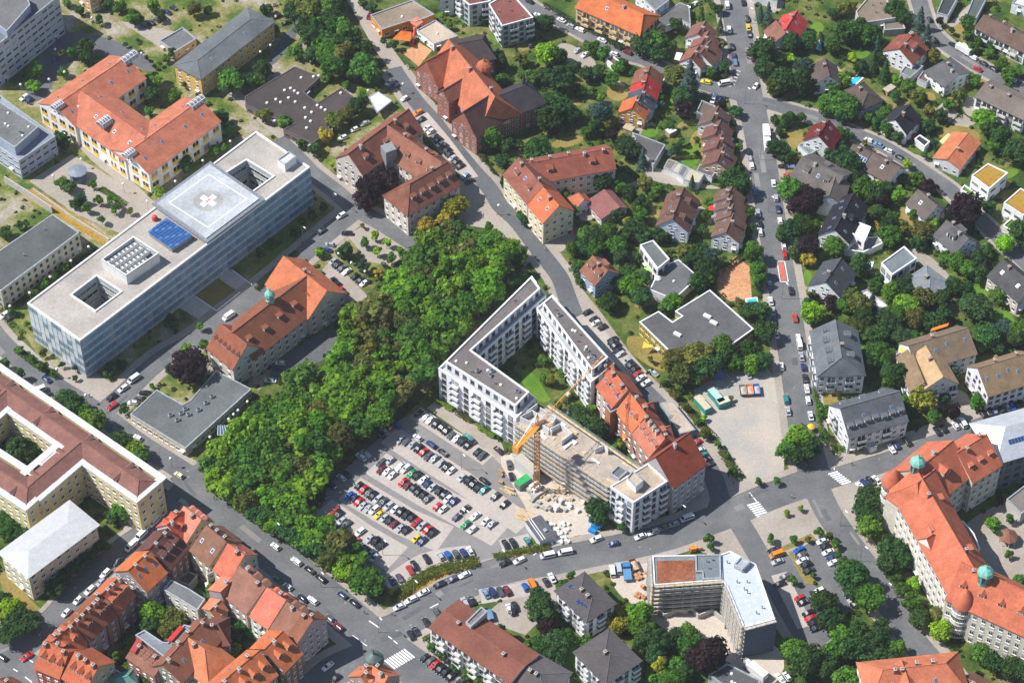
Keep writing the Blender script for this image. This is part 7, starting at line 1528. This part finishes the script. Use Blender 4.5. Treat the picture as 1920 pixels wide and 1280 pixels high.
tile(0, 0); trees('640 350 3.6 d;530 400 2 g;270 530 3 g;250 640 3 f;480 540 2.5 g;650 430 3 d;1010 130 3.2 g;1150 50 2.5 f;1450 60 3.5 o;800 30 2.5 d;900 50 2.5 g;600 80 2 d;740 150 1.8 d;1150 600 3.6 f;1150 710 3.5 d;1310 720 2.5 g;1120 830 2.2 g;1290 380 1.8 d;1250 440 2 g;1560 80 2 d;1200 130 2 d;1730 600 5 g;1860 600 3 d;1660 880 3 d;1700 970 2.5 g;1400 1230 3 d;460 1050 3.2 d;1600 1130 2.2 g;1100 430 1 d;1200 480 1 d;1160 500 1 d;1320 560 1 g;1420 610 1.2 g;940 330 1 d;510 20 2 g;1690 1110 1.5 g')
tile(1, 0); trees('420 420 3 d;50 520 3.5 d;300 380 3 g;530 560 2.5 g;150 840 3 o;230 900 3 g;760 790 3.5 d;590 900 3.5 o;500 985 3 y;680 850 3.5 o;800 720 2 g;1760 1030 4.6 f;1850 1200 3.5 d;1880 1090 3 d;1860 620 3.5 g;1840 470 3 d;1040 330 1.8 g;960 300 1.5 d;340 1080 2.2 g;430 1110 2.5 d;20 600 2.5 g;680 640 2 g;110 240 2.5 g;100 60 1.6 o;65 75 2 d;560 1235 1.4 l;870 50 2 d;800 20 2 d;1450 180 1.6 g;1400 120 1.4 f;1690 140 2 d')
tile(2, 0); trees('240 170 4.2 d;260 400 4.5 l;350 420 3.5 d;600 350 3.2 g;690 400 3 g;470 500 2.5 d;60 440 3.5 oa;250 560 3.5 d;370 600 5.5 d;330 780 6 d;280 900 5 d;440 850 4 d;150 580 3 g;560 560 3 d;640 530 3 d;750 600 3 g;800 500 2.5 g;980 330 4.5 d;1080 300 4.5 g;1100 400 4 d;1180 340 3 d;1230 180 2.8 d;890 280 3 d;840 470 2 d;1220 560 4.6 o;1330 610 5 nc;1290 720 4 d;1280 820 4 pa;1180 950 2 d;670 840 4.5 n;620 960 3 d;700 930 2.5 o;560 990 2.2 g;190 1120 5.5 d;60 1230 3 g;860 1100 4.5 d;980 1200 2.6 nc;750 1010 2.5 p;1560 200 2.2 nc;1580 340 1.6 o;1500 550 2.2 g;1590 500 2.5 d;1570 790 2 p;1680 830 2.5 d;1620 930 2 d;1880 380 5.5 d;1890 510 4 d;1860 100 2.2 nc;1390 1150 1.2 p;1240 1120 2.2 d;1190 1140 1.5 n;1700 1100 1.5 g;1700 1260 2.5 d;1540 60 2.5 d;1270 1060 1.5 g;1380 1050 1.5 g;600 690 1.8 d;660 730 1.5 l;400 540 2.5 d;500 680 2.4 d;910 540 2 d;1130 740 1.6 g;1120 780 1.4 n')
tile(3, 0); trees('0 100 2.6 nc;950 60 4 d;1000 120 3.5 d;1140 150 3.2 nc;1190 270 2.8 nc;760 260 4.5 g;600 230 5 d;480 330 4 d;300 300 4 d;180 320 4 d;60 430 3.5 d;170 440 2 l;270 500 4.5 n;120 600 5 d;250 620 5 d;60 640 4 o;350 630 3 d;560 600 3 f;490 660 2.5 g;430 780 4 g;560 770 5.5 g;610 830 4.5 d;820 330 2.2 nc;790 480 3 dc;880 540 2.8 dc;830 430 2.5 d;960 600 1.8 l;1060 650 3.5 g;1120 720 3 o;890 820 2.5 g;840 860 2 g;960 720 2.5 d;1200 930 3 d;1210 830 2.5 o;1620 880 4.2 f;1650 970 3 d;1750 1010 4 d;1860 1130 5 d;1700 1090 3 g;1550 600 2.5 g;1440 710 3 o;1360 780 2.5 g;1300 870 2.5 d;1290 160 1.8 p;1500 170 2.8 g;1560 250 2 d;1500 270 2 g;1800 560 3 g;1870 540 2.5 g;1720 330 2 d;1540 350 2.5 g;1660 400 2 g;150 900 3 d;60 900 2 d;240 890 2.5 d;80 980 2 d;60 1100 3.5 d;150 1160 3 d;540 1010 3 g;600 1010 2.5 d;470 1150 3 d;540 1100 2.5 d;600 1225 5 d;980 990 3 d;900 960 3.5 g;820 920 2.5 d;750 880 2 g;1230 420 3 o;1000 900 2 d;1040 1230 2 l;560 60 3 o;490 90 2.5 d;620 40 2.5 o;640 430 2 l;700 500 3 d;1750 480 2.5 g;1620 300 2 d;1180 1160 1.4 g;730 1070 1.3 o;1380 230 1.4 d;1800 650 2 g;560 870 3 d;700 180 3 d')
tile(1, 1); trees('890 480 1.7 l;820 535 1.7 g;980 540 1.7 l;910 600 1.7 l;1075 605 1.7 f;1015 650 1.8 g;665 600 3 d;800 700 3 na;480 610 2 f;365 700 1.5 g;920 770 2.2 y;1490 260 4.6 y;1290 420 4.2 y;1400 350 3.2 y;1440 430 3 o;860 120 6 p;980 70 5 p;820 210 4.5 p;510 270 1.8 d;420 330 1.8 d;340 390 1.8 d;130 540 1.8 d;30 620 1.8 d;1750 420 1.8 g;1540 430 3 d;800 410 1 o;1890 80 3 d;280 470 1.6 d')
tile(2, 1); trees('20 550 2 g;60 640 3 g;30 800 3.5 d;90 300 2 g;400 190 2.5 g;110 340 2 d;480 270 1.8 g;600 60 4.5 d;550 30 3 d;700 60 2.5 d;870 160 3.5 d;960 240 3 d;800 110 3 g;1000 100 3 o;1080 130 2.5 g;1060 180 2 g;1350 90 1.8 nc;1660 70 5.5 d;1590 90 2.5 g;1710 120 4 d;560 470 3.5 g;640 520 4.5 d;720 450 4 g;560 560 4 d;640 590 4 g;470 570 3 g;780 560 4 g;850 480 3 d;930 420 4 d;960 330 3 g;870 380 2 y;790 330 3 d;980 490 3 d;1110 480 3 d;1170 480 2 d;810 640 3.5 d;500 740 3 d;520 830 2 g;870 750 3 d;900 850 4.2 f;970 940 4 d;800 840 3 d;720 980 3.5 d;1010 800 2.5 d;960 640 2.5 d;1210 900 3.4 f;1160 1020 3.2 g;1290 600 2.8 o;1400 620 4 d;1490 640 4.5 n;1450 730 4 d;1400 840 4 d;1460 820 3 g;1810 600 4 g;1840 740 3.5 g;1850 830 3 g;1410 1210 4.8 g;1760 1050 3 d;1880 1050 3 d;1900 1200 4 d;1770 310 2.5 g;1450 330 2.5 g;1440 450 2.5 d;1480 230 2 g;1790 430 2 d;790 970 1.5 o;1510 1180 3 d;1330 680 3 d;1700 990 2 o')
tile(3, 1); trees('160 140 4.5 g;230 250 4.5 p;380 200 5 p;300 150 4 p;170 430 4 d;260 400 4 d;100 470 3 d;300 560 4 p;500 570 4.4 g;690 700 4 d;300 660 2.8 y;360 620 1.5 nc;640 60 4 d;720 120 4.5 g;800 180 4 d;620 120 3 d;860 230 3.5 p;900 130 3 d;980 180 3 f;850 110 2.5 l;1120 60 3.2 g;1000 60 2.5 d;1200 100 3 pa;1250 130 2.5 pa;820 310 3.5 d;930 340 3 d;890 410 3.5 d;920 480 4 g;860 460 3 d;1030 420 3 oa;1160 450 4 o;1240 480 3 d;1130 530 3 d;1480 280 6.5 p;1470 400 4 p;1650 270 3.2 d;1240 400 2 l;1110 320 1.8 g;1780 540 3.8 l;1880 440 4 d;1900 540 2 d;1650 600 2.5 d;1590 660 3 d;1500 730 3.5 g;1420 680 3.5 g;1350 640 2.5 g;1600 780 3 d;1400 860 3.5 d;1540 760 3 d;1560 1020 5.5 d;1500 900 3 d;1720 940 3 g;1000 880 4 d;1060 840 3 d;920 920 4 g;1040 1000 4.5 f;960 1070 4 g;900 1130 4.5 d;1180 950 4 o;1100 1100 4 o;1240 1130 4 d;780 990 2.6 nc;690 1000 4.5 o;600 950 3.5 o;560 1010 3 g;720 1100 4 d;660 1170 4 o;820 1220 4 d;740 1230 2.5 g;480 960 3 p;340 930 2 g;330 1060 4 l;300 1000 2.5 g;1430 1240 4 d;1650 1220 4.5 d;1780 1180 3.5 n;1890 1190 4 g;1860 1250 3.5 d;1000 1230 3.5 d;1130 1260 3.5 g;840 790 2 d;800 860 2.5 g;1100 820 2 d;240 560 3 d;200 620 2.5 d;420 900 2 p;590 880 2.5 o;1320 1080 3.5 d;1300 960 3.5 d')
tile(0, 1); trees('650 280 1.6 g;735 215 1.7 g;850 290 1.6 g;762 365 1.6 g;975 300 1.3 o;510 110 3 d;460 90 2.5 g;600 220 2.5 d;550 250 2 d;690 100 1.5 g;140 400 2 da;40 460 2.5 d;190 390 1.5 d;1190 160 2.2 f;1290 1130 3 d;480 720 2 g;330 850 2 g;250 920 1.8 g;90 1040 1.5 g;1500 1160 1.5 g;400 800 1.6 g;200 1150 1.3 g;820 220 1.5 g;890 260 1.4 o')
tile(0, 2); trees('1420 180 6.5 p;1280 210 2 d;140 260 2.7 d;10 180 3 d;520 460 5 d;590 530 4 g;690 600 4.5 f;900 740 4 d;1010 810 3.5 l;1060 860 3.5 g;930 500 1.8 d;170 850 6 d;260 790 5 g;120 940 5 d;60 810 4 d;840 1200 3.6 g;910 170 2 d;810 230 2 d;150 60 1.3 g;250 130 1.5 g;330 190 1.8 g;400 240 1.3 g;330 80 1.5 o;460 170 1.2 d;1400 60 2 f;1530 20 2 g;1140 330 1 g;300 900 4 d;580 180 1.2 d;560 270 1 d')
tile(0, 3); trees('60 130 4 g;130 90 3 l;160 170 3 d;60 40 3.5 d;700 110 2 g;80 720 4 l;30 660 3 d;140 820 4.5 d;230 830 4 d;60 900 4 d;1140 750 4.2 f;1130 850 3.5 d;1290 800 4.2 o;1260 890 3.5 o;860 1080 1.8 g;930 1170 2 o;1060 1190 2 g;1730 930 3.2 d;1800 850 2.5 d;1740 1040 3 l;1690 800 2 o;1870 900 2 g;1590 560 1.8 g;650 330 3 d;560 400 3 d;480 490 3 d;400 570 3 d;720 240 3 d;860 30 2.5 d;1100 1250 2.5 g;1660 1000 2 d')
tile(1, 3); trees('820 520 5.2 g;1340 1010 1.8 g;1430 1070 2 g;1530 1140 2 d;1610 1190 2 g;1700 1270 2.5 g;1010 590 1 y')
tile(2, 2); trees('500 560 4.5 d;570 620 5 d;640 660 4.5 d;600 710 4 d;480 620 3.5 d;1230 150 5 o;1390 110 5.5 o;1280 230 4.5 o;1450 180 5 d;1480 60 4 d;1420 30 4 g;1700 150 3 g;1790 170 3.5 f;1880 150 3.5 d;1640 180 2.5 g;1800 60 4 d;650 1240 4 d;1160 310 1.2 d;1260 360 1.2 g;1230 400 1.5 o;1310 500 1.3 o;1390 600 1.2 g;1440 690 1.8 o;1545 770 1.3 g;1620 860 1 g;1650 970 1.5 g;1440 570 1 l;1640 420 1 o;1850 1050 1.2 g;250 270 2 g;300 290 1.8 o;370 250 1.5 g;420 400 1.3 g;350 490 1.2 g;600 510 1.8 f;800 770 2 l;760 810 1.8 f;880 930 1.3 g;1040 130 1.2 g;240 130 2 g;1380 300 2.5 d')
tile(3, 2); trees('230 720 6.0 f;320 790 4.6 d;150 800 4.6 g;230 830 4 d;1170 380 4.8 y;1200 470 3.5 y;960 270 4.5 d;920 220 3.5 d;860 100 4.5 g;800 60 4 d;740 150 3.5 d;700 120 2 l;1050 430 2.5 g;1050 510 2.5 d;1240 560 3 g;1380 520 3 p;1370 230 3 n;1440 140 2 g;1560 450 3 g;1600 30 2.5 g;1720 40 2.5 d;1300 400 2.5 d;420 530 2.2 g;380 480 1.5 g;710 755 1.4 g;430 700 2 d;760 1160 4.5 d;720 1240 4 d;60 1040 1.4 g;250 1250 1 l;140 1285 1 l;1020 280 2.5 d;900 330 2.5 g;540 420 1 d')
tile(3, 3); trees('770 110 4.6 f;750 40 4 d;930 280 4.5 d;900 370 4 d;1020 360 3.5 d;1100 540 2.6 l;960 470 2 g;1010 570 2 g;1080 660 3.2 g;1140 790 3.5 d;1260 770 3 o;1300 890 3.8 l;1690 90 2.4 f;1815 50 1.5 g;1800 310 1.4 g;1740 170 1.5 d;1900 500 2.5 g;640 470 5.2 d;640 570 4 d;760 630 4.8 g;420 670 4.6 d;480 800 4 d;680 880 4 d;560 940 4 g;850 870 3.5 d;820 960 4 d;640 1010 4.5 d;520 1040 4 g;760 1060 4 d;200 1020 4 g;300 1110 5 d;430 1150 4 d;600 1240 4.5 g;720 1200 3 l;960 1020 3 g;1600 1060 3.5 g;1700 1130 3.5 d;1830 1170 4 d;1920 1200 4 d;380 140 1.5 g;190 200 1.3 g;460 180 1.5 o;510 230 1.5 g;300 200 1 o;180 500 1.5 g;340 470 1 g;560 370 1.5 o;20 200 1.5 g;530 310 1.2 g;900 1080 3 d')
tile(2, 3); trees('220 730 5 d;200 640 4 d;270 860 4 p;340 970 4 d;250 1010 3.5 d;150 990 3 g;320 1080 4 d;400 960 3.5 g;560 980 2.5 g;800 740 3.2 y;790 840 3.3 y;960 770 4.2 f;980 860 4 g;1000 960 4.5 d;1120 980 5 d;1080 1060 4 d;1240 930 3.5 d;1330 910 3.5 g;1330 1010 4 g;1470 1060 6 p;1400 1090 4 p;1110 1160 3.2 y;1230 1130 3 g;1290 1190 3 d;1210 1240 3.5 g;1080 1240 3 g;650 30 3 d;830 110 1.5 d;1470 190 1.6 g;1490 260 1.2 g;390 540 2 g;450 470 1.5 g')
full()
def grove(P, n, r0, r1, cols, mind=.62, seed=1):
    rr = random.Random(seed); xs = [p[0] for p in P]; ys = [p[1] for p in P]; got = []; t = 0
    while len(got) < n and t < 6000:
        t += 1; p = (rr.uniform(min(xs), max(xs)), rr.uniform(min(ys), max(ys)))
        if not inside(p, P): continue
        r = rr.uniform(r0, r1)
        if any(math.hypot(p[0]-q[0], (p[1]-q[1])*1.35) < (r+q[2])*5.6*mind for q in got): continue
        got.append((*p, r)); tree(p, r, rr.choice(cols), False, True)
grove([(800, 450), (865, 430), (955, 455), (972, 490), (935, 540), (880, 590), (830, 650), (790, 715), (750, 755), (700, 790), (640, 830), (600, 900), (560, 945), (500, 950), (430, 920), (390, 880), (400, 850), (470, 790), (540, 710), (600, 695), (650, 650), (650, 590), (720, 545), (770, 500)], 130, 3.6, 5.8, 'ffffgggfgo', .45, 3)
grove([(430, 925), (500, 965), (585, 960), (640, 1010), (690, 1050), (700, 1095), (640, 1070), (560, 1010), (490, 975)], 32, 3.0, 4.4, 'fggdol', .48, 4)
grove([(545, -20), (610, -20), (655, 50), (695, 115), (705, 145), (680, 145), (600, 115), (555, 60)], 30, 3.2, 5.0, 'ddgggdo', .46, 5)
# plant them (keep clear of walls)
LMX = [(p, s) for _, p, s in LM] + [((840, 930), 'big car park'), ((1400, 800), 'sandy gravel lot'), ((520, 1040), 'upper wide street'), ((640, 1120), 'lower wide street'), ((1440, 990), 'pale plaza'), ((1530, 1080), 'school car park'), ((1450, 420), 'middle avenue'), ((1000, 720), 'white block lawn'), ((700, 460), 'planted square'), ((190, 380), 'hospital garden'), ((650, 60), 'upper footpath'), ((960, 440), 'lane bend'), ((1290, 290), 'green lawn by the garages'), ((60, 1130), 'dry lawn by the pale annex')]
SIZEW = lambda r: 'young' if r < 1.95 else 'small' if r < 2.7 else 'medium' if r < 3.7 else 'large' if r < 4.8 else 'very large'
def rel(p, l):
    dx, dy = p[0]-l[0], p[1]-l[1]
    if abs(dx) > abs(dy)*1.2: return 'right of' if dx > 0 else 'left of'
    return 'below' if dy > 0 else 'above'
groups = {}
for t in TREES:
    for k in range(8):     # step out of a footprint if the crown centre falls on one
        hit = None
        for P, h, r_ in FP:
            if h > 2 and inside(t['q'], P): hit = P; break
        if not hit: break
        c = sum(hit, Vector((0, 0)))/len(hit); d = t['q']-c; t['q'] = t['q'] + (d.normalized() if d.length > .1 else Vector((0, 1)))*1.2
    bp = to_px((t['q'].x, t['q'].y, 0)); t['bp'] = bp
    best = min(LMX, key=lambda L: math.hypot(L[0][0]-bp[0], L[0][1]-bp[1])); t['lm'] = best
    kind = 'conifer' if t['con'] else 'copper beech' if t['c'] == 'p' else 'wood tree' if t['wood'] else 'tree'
    t['kind'] = kind
    sz = SIZEW(t['r']) if len(best[1].split()) < 4 else SIZEW(t['r']).split()[-1] if len(best[1].split()) < 6 and kind == 'tree' else ''
    base = f"{sz} {TC[t['c']][1]} {kind} {rel(bp, best[0])} the {best[1]}"; groups.setdefault(base.strip(), []).append(t)
for base, L in groups.items():
    L.sort(key=lambda t: math.hypot(t['bp'][0]-t['lm'][0][0], t['bp'][1]-t['lm'][0][1]))
    for k, t in enumerate(L): t['label'] = base if len(L) == 1 else f"{base}, {ORD[min(50, k)]} out"
for t in TREES:
    r, q = t['r'], t['q']; con = t['con']; small = r < 1.95
    nm = {'conifer': 'conifer_tree', 'copper beech': 'copper_beech', 'wood tree': 'wood_tree', 'tree': 'young_tree' if small else 'garden_tree' if r < 3.3 else 'broad_tree'}[t['kind']]
    root = empty(nm, (q.x, q.y, 0)); tag(root, t['label'], 'tree', {'conifer': 'conifers', 'copper beech': 'dark purple beeches', 'wood tree': 'trees of the wooded strips'}.get(t['kind'], 'garden and street trees'))
    key = 'conifer' if con else trng.choice(('big', 'big', 'mid', 'airy')) if t['wood'] else 'airy' if t['airy'] else 'small' if small else 'mid' if r < 3.3 else 'big'
    me = trng.choice(CROWN[key]); a = trng.uniform(0, 6.28)
    o = bpy.data.objects.new('crown', me); COL.objects.link(o); o.parent = root; zc = t['zc']
    s = r*(1.0 if con else 1.06 if t['wood'] else .98); o.location = (0, 0, zc); o.rotation_euler = (0, 0, a); o.scale = (s, s*trng.uniform(.88, 1.1), s*(1.15 if con else trng.uniform(.72, 1.18)))
    f = trng.uniform(.75, 1.35)*1.75; c = TC[t['c']][0]; o.color = (c[0]*f*trng.uniform(.85, 1.2), c[1]*f, c[2]*f*trng.uniform(.8, 1.2), 1)
    k = bpy.data.objects.new('trunk', TRUNK['con' if con else 'thin' if small else 'broad']); COL.objects.link(k); k.parent = root; k.rotation_euler = (0, 0, a); sz = zc/1.15 if not con else zc*.6; k.scale = (r*.9, r*.9, sz)
# ---- hedges
def hedge(label, pts, h, w, c, n=14, group=None):
    P = [g(p) for p in pts]; cards = []; c0 = P[0]; rr = random.Random(len(label))
    for a, b in zip(P, P[1:]):
        L = (b-a).length; d = (b-a)/L; nn = Vector((-d.y, d.x))
        for k in range(int(L*n*w)):
            t = rr.random()*L; s = rr.uniform(-1, 1); z = h*rr.random()**.6; q = a+d*t+nn*(s*w/2) - c0
            if abs(s) < .75 and z < h*.75: z = h*rr.uniform(.8, 1.08)
            cards.append((Vector((q.x, q.y, z)), Vector((nn.x*s*1.2, nn.y*s*1.2, .6+rr.random())), rr.uniform(.18, .34)))
    o = put('hedge', leaf_mesh('hedge', cards, 1), None, (c0.x, c0.y, 0), col=TC[c][0] if isinstance(c, str) else c); tag(o, label, 'hedge', group)
full()
hedge('long clipped green hedge between upper street and orange apartment house', [(1020, 12), (1075, 45), (1130, 72), (1170, 95)], 1.8, 2.0, 'd')
hedge('overgrown yellow-green planted bank along the curved street', [(745, 1122), (765, 1102), (800, 1078), (840, 1065), (895, 1052)], 1.3, 5.0, (.11, .15, .02), 10)
hedge('overgrown planted bank right of the car park entrance', [(925, 1046), (985, 1032), (1030, 1026)], 1.0, 3.0, (.10, .15, .02), 10)
hedge('round-ended hedge at the side street mouth by the junction', [(1315, 140), (1335, 150), (1355, 148), (1368, 138)], 1.6, 1.6, 'g')
hedge('low hedge strip in front of the red brick school, upper part', [(790, 160), (822, 195)], 1.1, 2.4, (.09, .09, .02))
hedge('low hedge strip in front of the red brick school, lower part', [(858, 225), (885, 260), (910, 305)], 1.1, 2.4, (.09, .09, .02))
hedge('clipped hedge along the avenue pavement by the long slate house', [(1522, 690), (1528, 740), (1536, 800), (1545, 830), (1590, 848), (1620, 840)], 1.5, 1.4, 'f')
hedge('boxy lawn hedge beds along the white apartment block, upper', [(820, 752), (850, 770)], 1.0, 2.2, 'l'); hedge('boxy lawn hedge beds along the white apartment block, middle', [(856, 774), (885, 792)], 1.0, 2.2, 'o'); hedge('boxy lawn hedge beds along the white apartment block, lower', [(898, 802), (928, 820)], 1.0, 2.2, 'l')
hedge('golden conifer hedge beside the black-roofed white house', [(1634, 405), (1645, 430), (1657, 460)], 2.2, 1.2, (.36, .26, .01))
hedge('clipped green hedge below the flat terrace of the black-roofed house', [(1620, 478), (1660, 458)], 1.6, 1.6, 'g')
hedge('dark hedge along the drive of the play area', [(1352, 510), (1395, 482)], 2.0, 1.5, 'd')
hedge('curved hedge around the nursery path', [(905, 300), (930, 330)], 1.2, 1.0, 'd')
hedge('low bushes along the school street wall, upper', [(1655, 1060), (1690, 1120)], 1.8, 2.5, 'g')
hedge('bushes between gravel lot and diagonal lane, upper stretch', [(1255, 730), (1310, 790), (1345, 830)], .9, 3.0, (.11, .115, .03), 9)
hedge('bushes between gravel lot and diagonal lane, lower stretch', [(1350, 840), (1375, 880), (1390, 900)], 1.0, 3.2, (.09, .12, .03), 9)
hedge('low planting along the hospital forecourt strip', [(480, 545), (520, 508), (555, 475)], 1.0, 2.2, 'd')
hedge('low planting along the campus road', [(30, 655), (70, 685), (105, 705)], 1.0, 2.5, 'g')
hedge('hedge below the clinic garden seat rows', [(190, 355), (235, 385)], .9, 2.6, 'f')
hedge('green fringe of shrubs along the barracks foot', [(25, 580), (80, 540), (140, 500), (180, 470)], 1.6, 2.4, 'd')
hedge('clipped hedge along the white flats garden strip', [(808, 1205), (840, 1230), (880, 1262), (910, 1285)], 1.0, 2.4, 'g')
# ---- undergrowth: low shrubs nobody could count, filling gardens, beds and wood floors
UNDER = [('ground', 2100, 'shrubbery', (.045, .085, .016)), ('campus_grounds', 260, 'campus_shrubbery', (.055, .085, .018)), ('wood_floor', 420, 'undergrowth', (.045, .085, .014))]
def zone_of(q):
    best = 0
    for k, zz in enumerate(ZONES):
        for P in zz[3]:
            if k > best and inside(q, P): best = k
    return ZONES[best][0]
ZBOX = [(min(p[0] for p in P), max(p[0] for p in P), min(p[1] for p in P), max(p[1] for p in P)) for zz in ZONES for P in zz[3]]
rr = random.Random(77)
acc = {k[0]: [] for k in UNDER}; want = {k[0]: k[1] for k in UNDER}
for _ in range(9000):
    p = (rr.uniform(-10, 1930), rr.uniform(-10, 1290)); q = g(p); zn = zone_of(q)
    if zn not in acc or len(acc[zn]) >= want[zn]: continue
    if any(inside(q, P) for P, h, r_ in FP): continue
    acc[zn].append(q)
    if all(len(acc[k]) >= want[k] for k in acc): break
for zn, n, nm, col in UNDER:
    cards = []
    for q in acc[zn]:
        R = rr.uniform(.5, 1.5)*(1.0 if zn == 'ground' else .75); hh = R*rr.uniform(.7, 1.3)
        for k in range(int(10+R*14)):
            d = Vector((rr.gauss(0, 1), rr.gauss(0, 1), abs(rr.gauss(.3, .8)))).normalized(); c = Vector((q.x+d.x*R*rr.uniform(.5, 1), q.y+d.y*R*rr.uniform(.5, 1), .1+d.z*hh))
            cards.append((c, d+Vector((0, 0, .3)), rr.uniform(.18, .36)))
    o = put(nm, leaf_mesh(nm, cards, 1), None, (0, 0, 0), col=col); o['kind'] = 'stuff'; o['label'] = {'shrubbery': 'low garden shrubs and beds between the houses', 'campus_shrubbery': 'low shrubs scattered over the dry hospital lawns', 'undergrowth': 'undergrowth on the floor of the wooded strips'}[nm]; o['category'] = 'shrubs'
hr_ = random.Random(12); seen = set(); nh = 0
GZN = {'ground', 'parcel_lawn', 'parcel_dry_lawn', 'garden_bed', 'green_lawn', 'dry_lawn'}
for _ in range(700):
    if nh >= 44: break
    p = (hr_.uniform(970, 1910), hr_.uniform(10, 720)); q = g(p); an = hr_.choice((.75, -.8, .1, 1.6, -.6)); L = hr_.uniform(6, 15); d = Vector((math.cos(an), math.sin(an)))*L/2
    pts = [q-d, q-d*.5, q, q+d*.5, q+d]
    if any(zone_of(x) not in GZN for x in pts) or any(inside(x, P) for P, hh, r_ in FP for x in pts): continue
    best = min(LMX, key=lambda l: math.hypot(l[0][0]-p[0], l[0][1]-p[1])); lab = f"clipped garden hedge {rel(p, best[0])} the {best[1]}"
    if lab in seen or len(lab.split()) > 16: continue
    seen.add(lab); nh += 1; hedge(lab, [to_px((x.x, x.y, 0)) for x in (pts[0], pts[4])], hr_.uniform(1.1, 1.9), hr_.uniform(.8, 1.3), hr_.choice('gdfo'), 18, 'garden hedges')
# ---- pedestrians: one skinned body, reused
def body_mesh(stride):
    J = [(0, 0, .93), (0, 0, 1.15), (0, 0, 1.38), (.01, 0, 1.5), (.03, 0, 1.66), (0, .17, 1.40), (.10*stride, .24, 1.14), (.26*stride, .22, .92), (0, -.17, 1.40), (-.10*stride, -.24, 1.14), (-.16*stride, -.22, .90), (0, .09, .88), (-.14*stride, .09, .48), (-.34*stride, .09, .07), (-.22*stride, .09, .03), (0, -.09, .88), (.20*stride, -.09, .48), (.26*stride, -.09, .06), (.40*stride, -.09, .03)]
    E_ = [(0, 1), (1, 2), (2, 3), (3, 4), (2, 5), (5, 6), (6, 7), (2, 8), (8, 9), (9, 10), (0, 11), (11, 12), (12, 13), (13, 14), (0, 15), (15, 16), (16, 17), (17, 18)]
    R = [.15, .15, .16, .06, .11, .07, .05, .04, .07, .05, .04, .095, .065, .045, .04, .095, .065, .045, .04]
    me = bpy.data.meshes.new('person'); me.from_pydata(J, E_, []); o = bpy.data.objects.new('body_source', me); COL.objects.link(o)
    s = o.modifiers.new('skin', 'SKIN'); 
    if not me.skin_vertices: bpy.context.view_layer.objects.active = o; bpy.ops.mesh.customdata_skin_add()
    for i, v in enumerate(me.skin_vertices[0].data): v.radius = (R[i], R[i]); v.use_root = i == 0
    o.modifiers.new('sub', 'SUBSURF').levels = 1
    out = bpy.data.meshes.new_from_object(o.evaluated_get(bpy.context.evaluated_depsgraph_get())); bpy.data.objects.remove(o)
    out.materials.clear()
    for k in ('cloth', 'skin', 'trousers', 'hair'): out.materials.append(MATS[k])
    for p in out.polygons:
        z = p.center.z; p.material_index = 3 if z > 1.70 else 1 if z > 1.5 or (abs(p.center.y) > .17 and z < 1.12 and z > .8) else 0 if z > .92 else 2
        p.use_smooth = True
    out.name = 'person'; return out
plain('skin', (.45, .27, .19), .6); plain('trousers', (.04, .05, .09), .9); plain('hair', (.05, .03, .02), .8)
BODY = body_mesh(1.0)
full()
for lab, p, an, c in (('pedestrian in dark clothes waiting at the zebra crossing below the gravel lot', (1406, 931), 1.0, (.05, .05, .06)), ('pedestrian in blue on the pavement beside the gravel lot corner', (1366, 895), 2.2, (.06, .09, .25)), ('pedestrian in dark clothes beside the small bed at the gravel lot corner', (1375, 908), .6, (.06, .06, .07)), ('pedestrian in pink crossing the junction by the big lone tree', (1484, 933), 0, (.6, .2, .2)), ('pedestrian in dark clothes by the zebra crossing under the school corner', (1597, 872), 2.4, (.05, .05, .05)),  # the pink figure is a cyclist drawn as a walker
                      ('pedestrian on the wooded pavement at the top of the wide street', (402, 936), -.8, (.12, .12, .2)), ('pedestrian at the pavement corner of the crossing by the wood', (683, 1150), -.6, (.25, .12, .1)), ('pedestrian beside the white van row at the planted bank corner', (735, 1153), .4, (.1, .1, .12)), ('pedestrian on the forecourt strip path by the planted square', (567, 459), 2.0, (.05, .05, .06)), ('pedestrian in white walking along the diagonal lane pavement by the cream apartment house', (1022, 470), 2.2, (.7, .7, .68)), ('pedestrian in red on the paved place where the lane meets the wood', (932, 404), 1.2, (.55, .05, .05)), ('pedestrian on the forecourt path beside the glass hospital corner', (168, 744), 2.3, (.2, .2, .25))):
    q = g(p); z = GZ(q); o = bpy.data.objects.new('person', BODY); COL.objects.link(o); o.location = (q.x, q.y, z+.01); o.rotation_euler = (0, 0, an); o.color = (*c, 1); tag(o, lab, 'person', 'pedestrians')
hang_windows()
# ---- thin summer haze between the aircraft and the town
hv = bpy.data.materials.new('haze_air'); hv.use_nodes = True; nn_ = hv.node_tree; nn_.nodes.clear()
vo_ = nn_.nodes.new('ShaderNodeVolumePrincipled'); vo_.inputs['Density'].default_value = HAZE; vo_.inputs['Color'].default_value = (.86, .92, 1, 1); vo_.inputs['Anisotropy'].default_value = .2
om_ = nn_.nodes.new('ShaderNodeOutputMaterial'); nn_.links.new(vo_.outputs[0], om_.inputs['Volume'])
m = MB(); m.box(-980, 980, -780, 1580, -1.2, 610); hz = bpy.data.meshes.new('haze'); hz.from_pydata(m.V, [], m.F); hz.materials.append(hv); o = put('haze', hz); o['kind'] = 'stuff'; o['label'] = 'thin blue summer haze over the town'
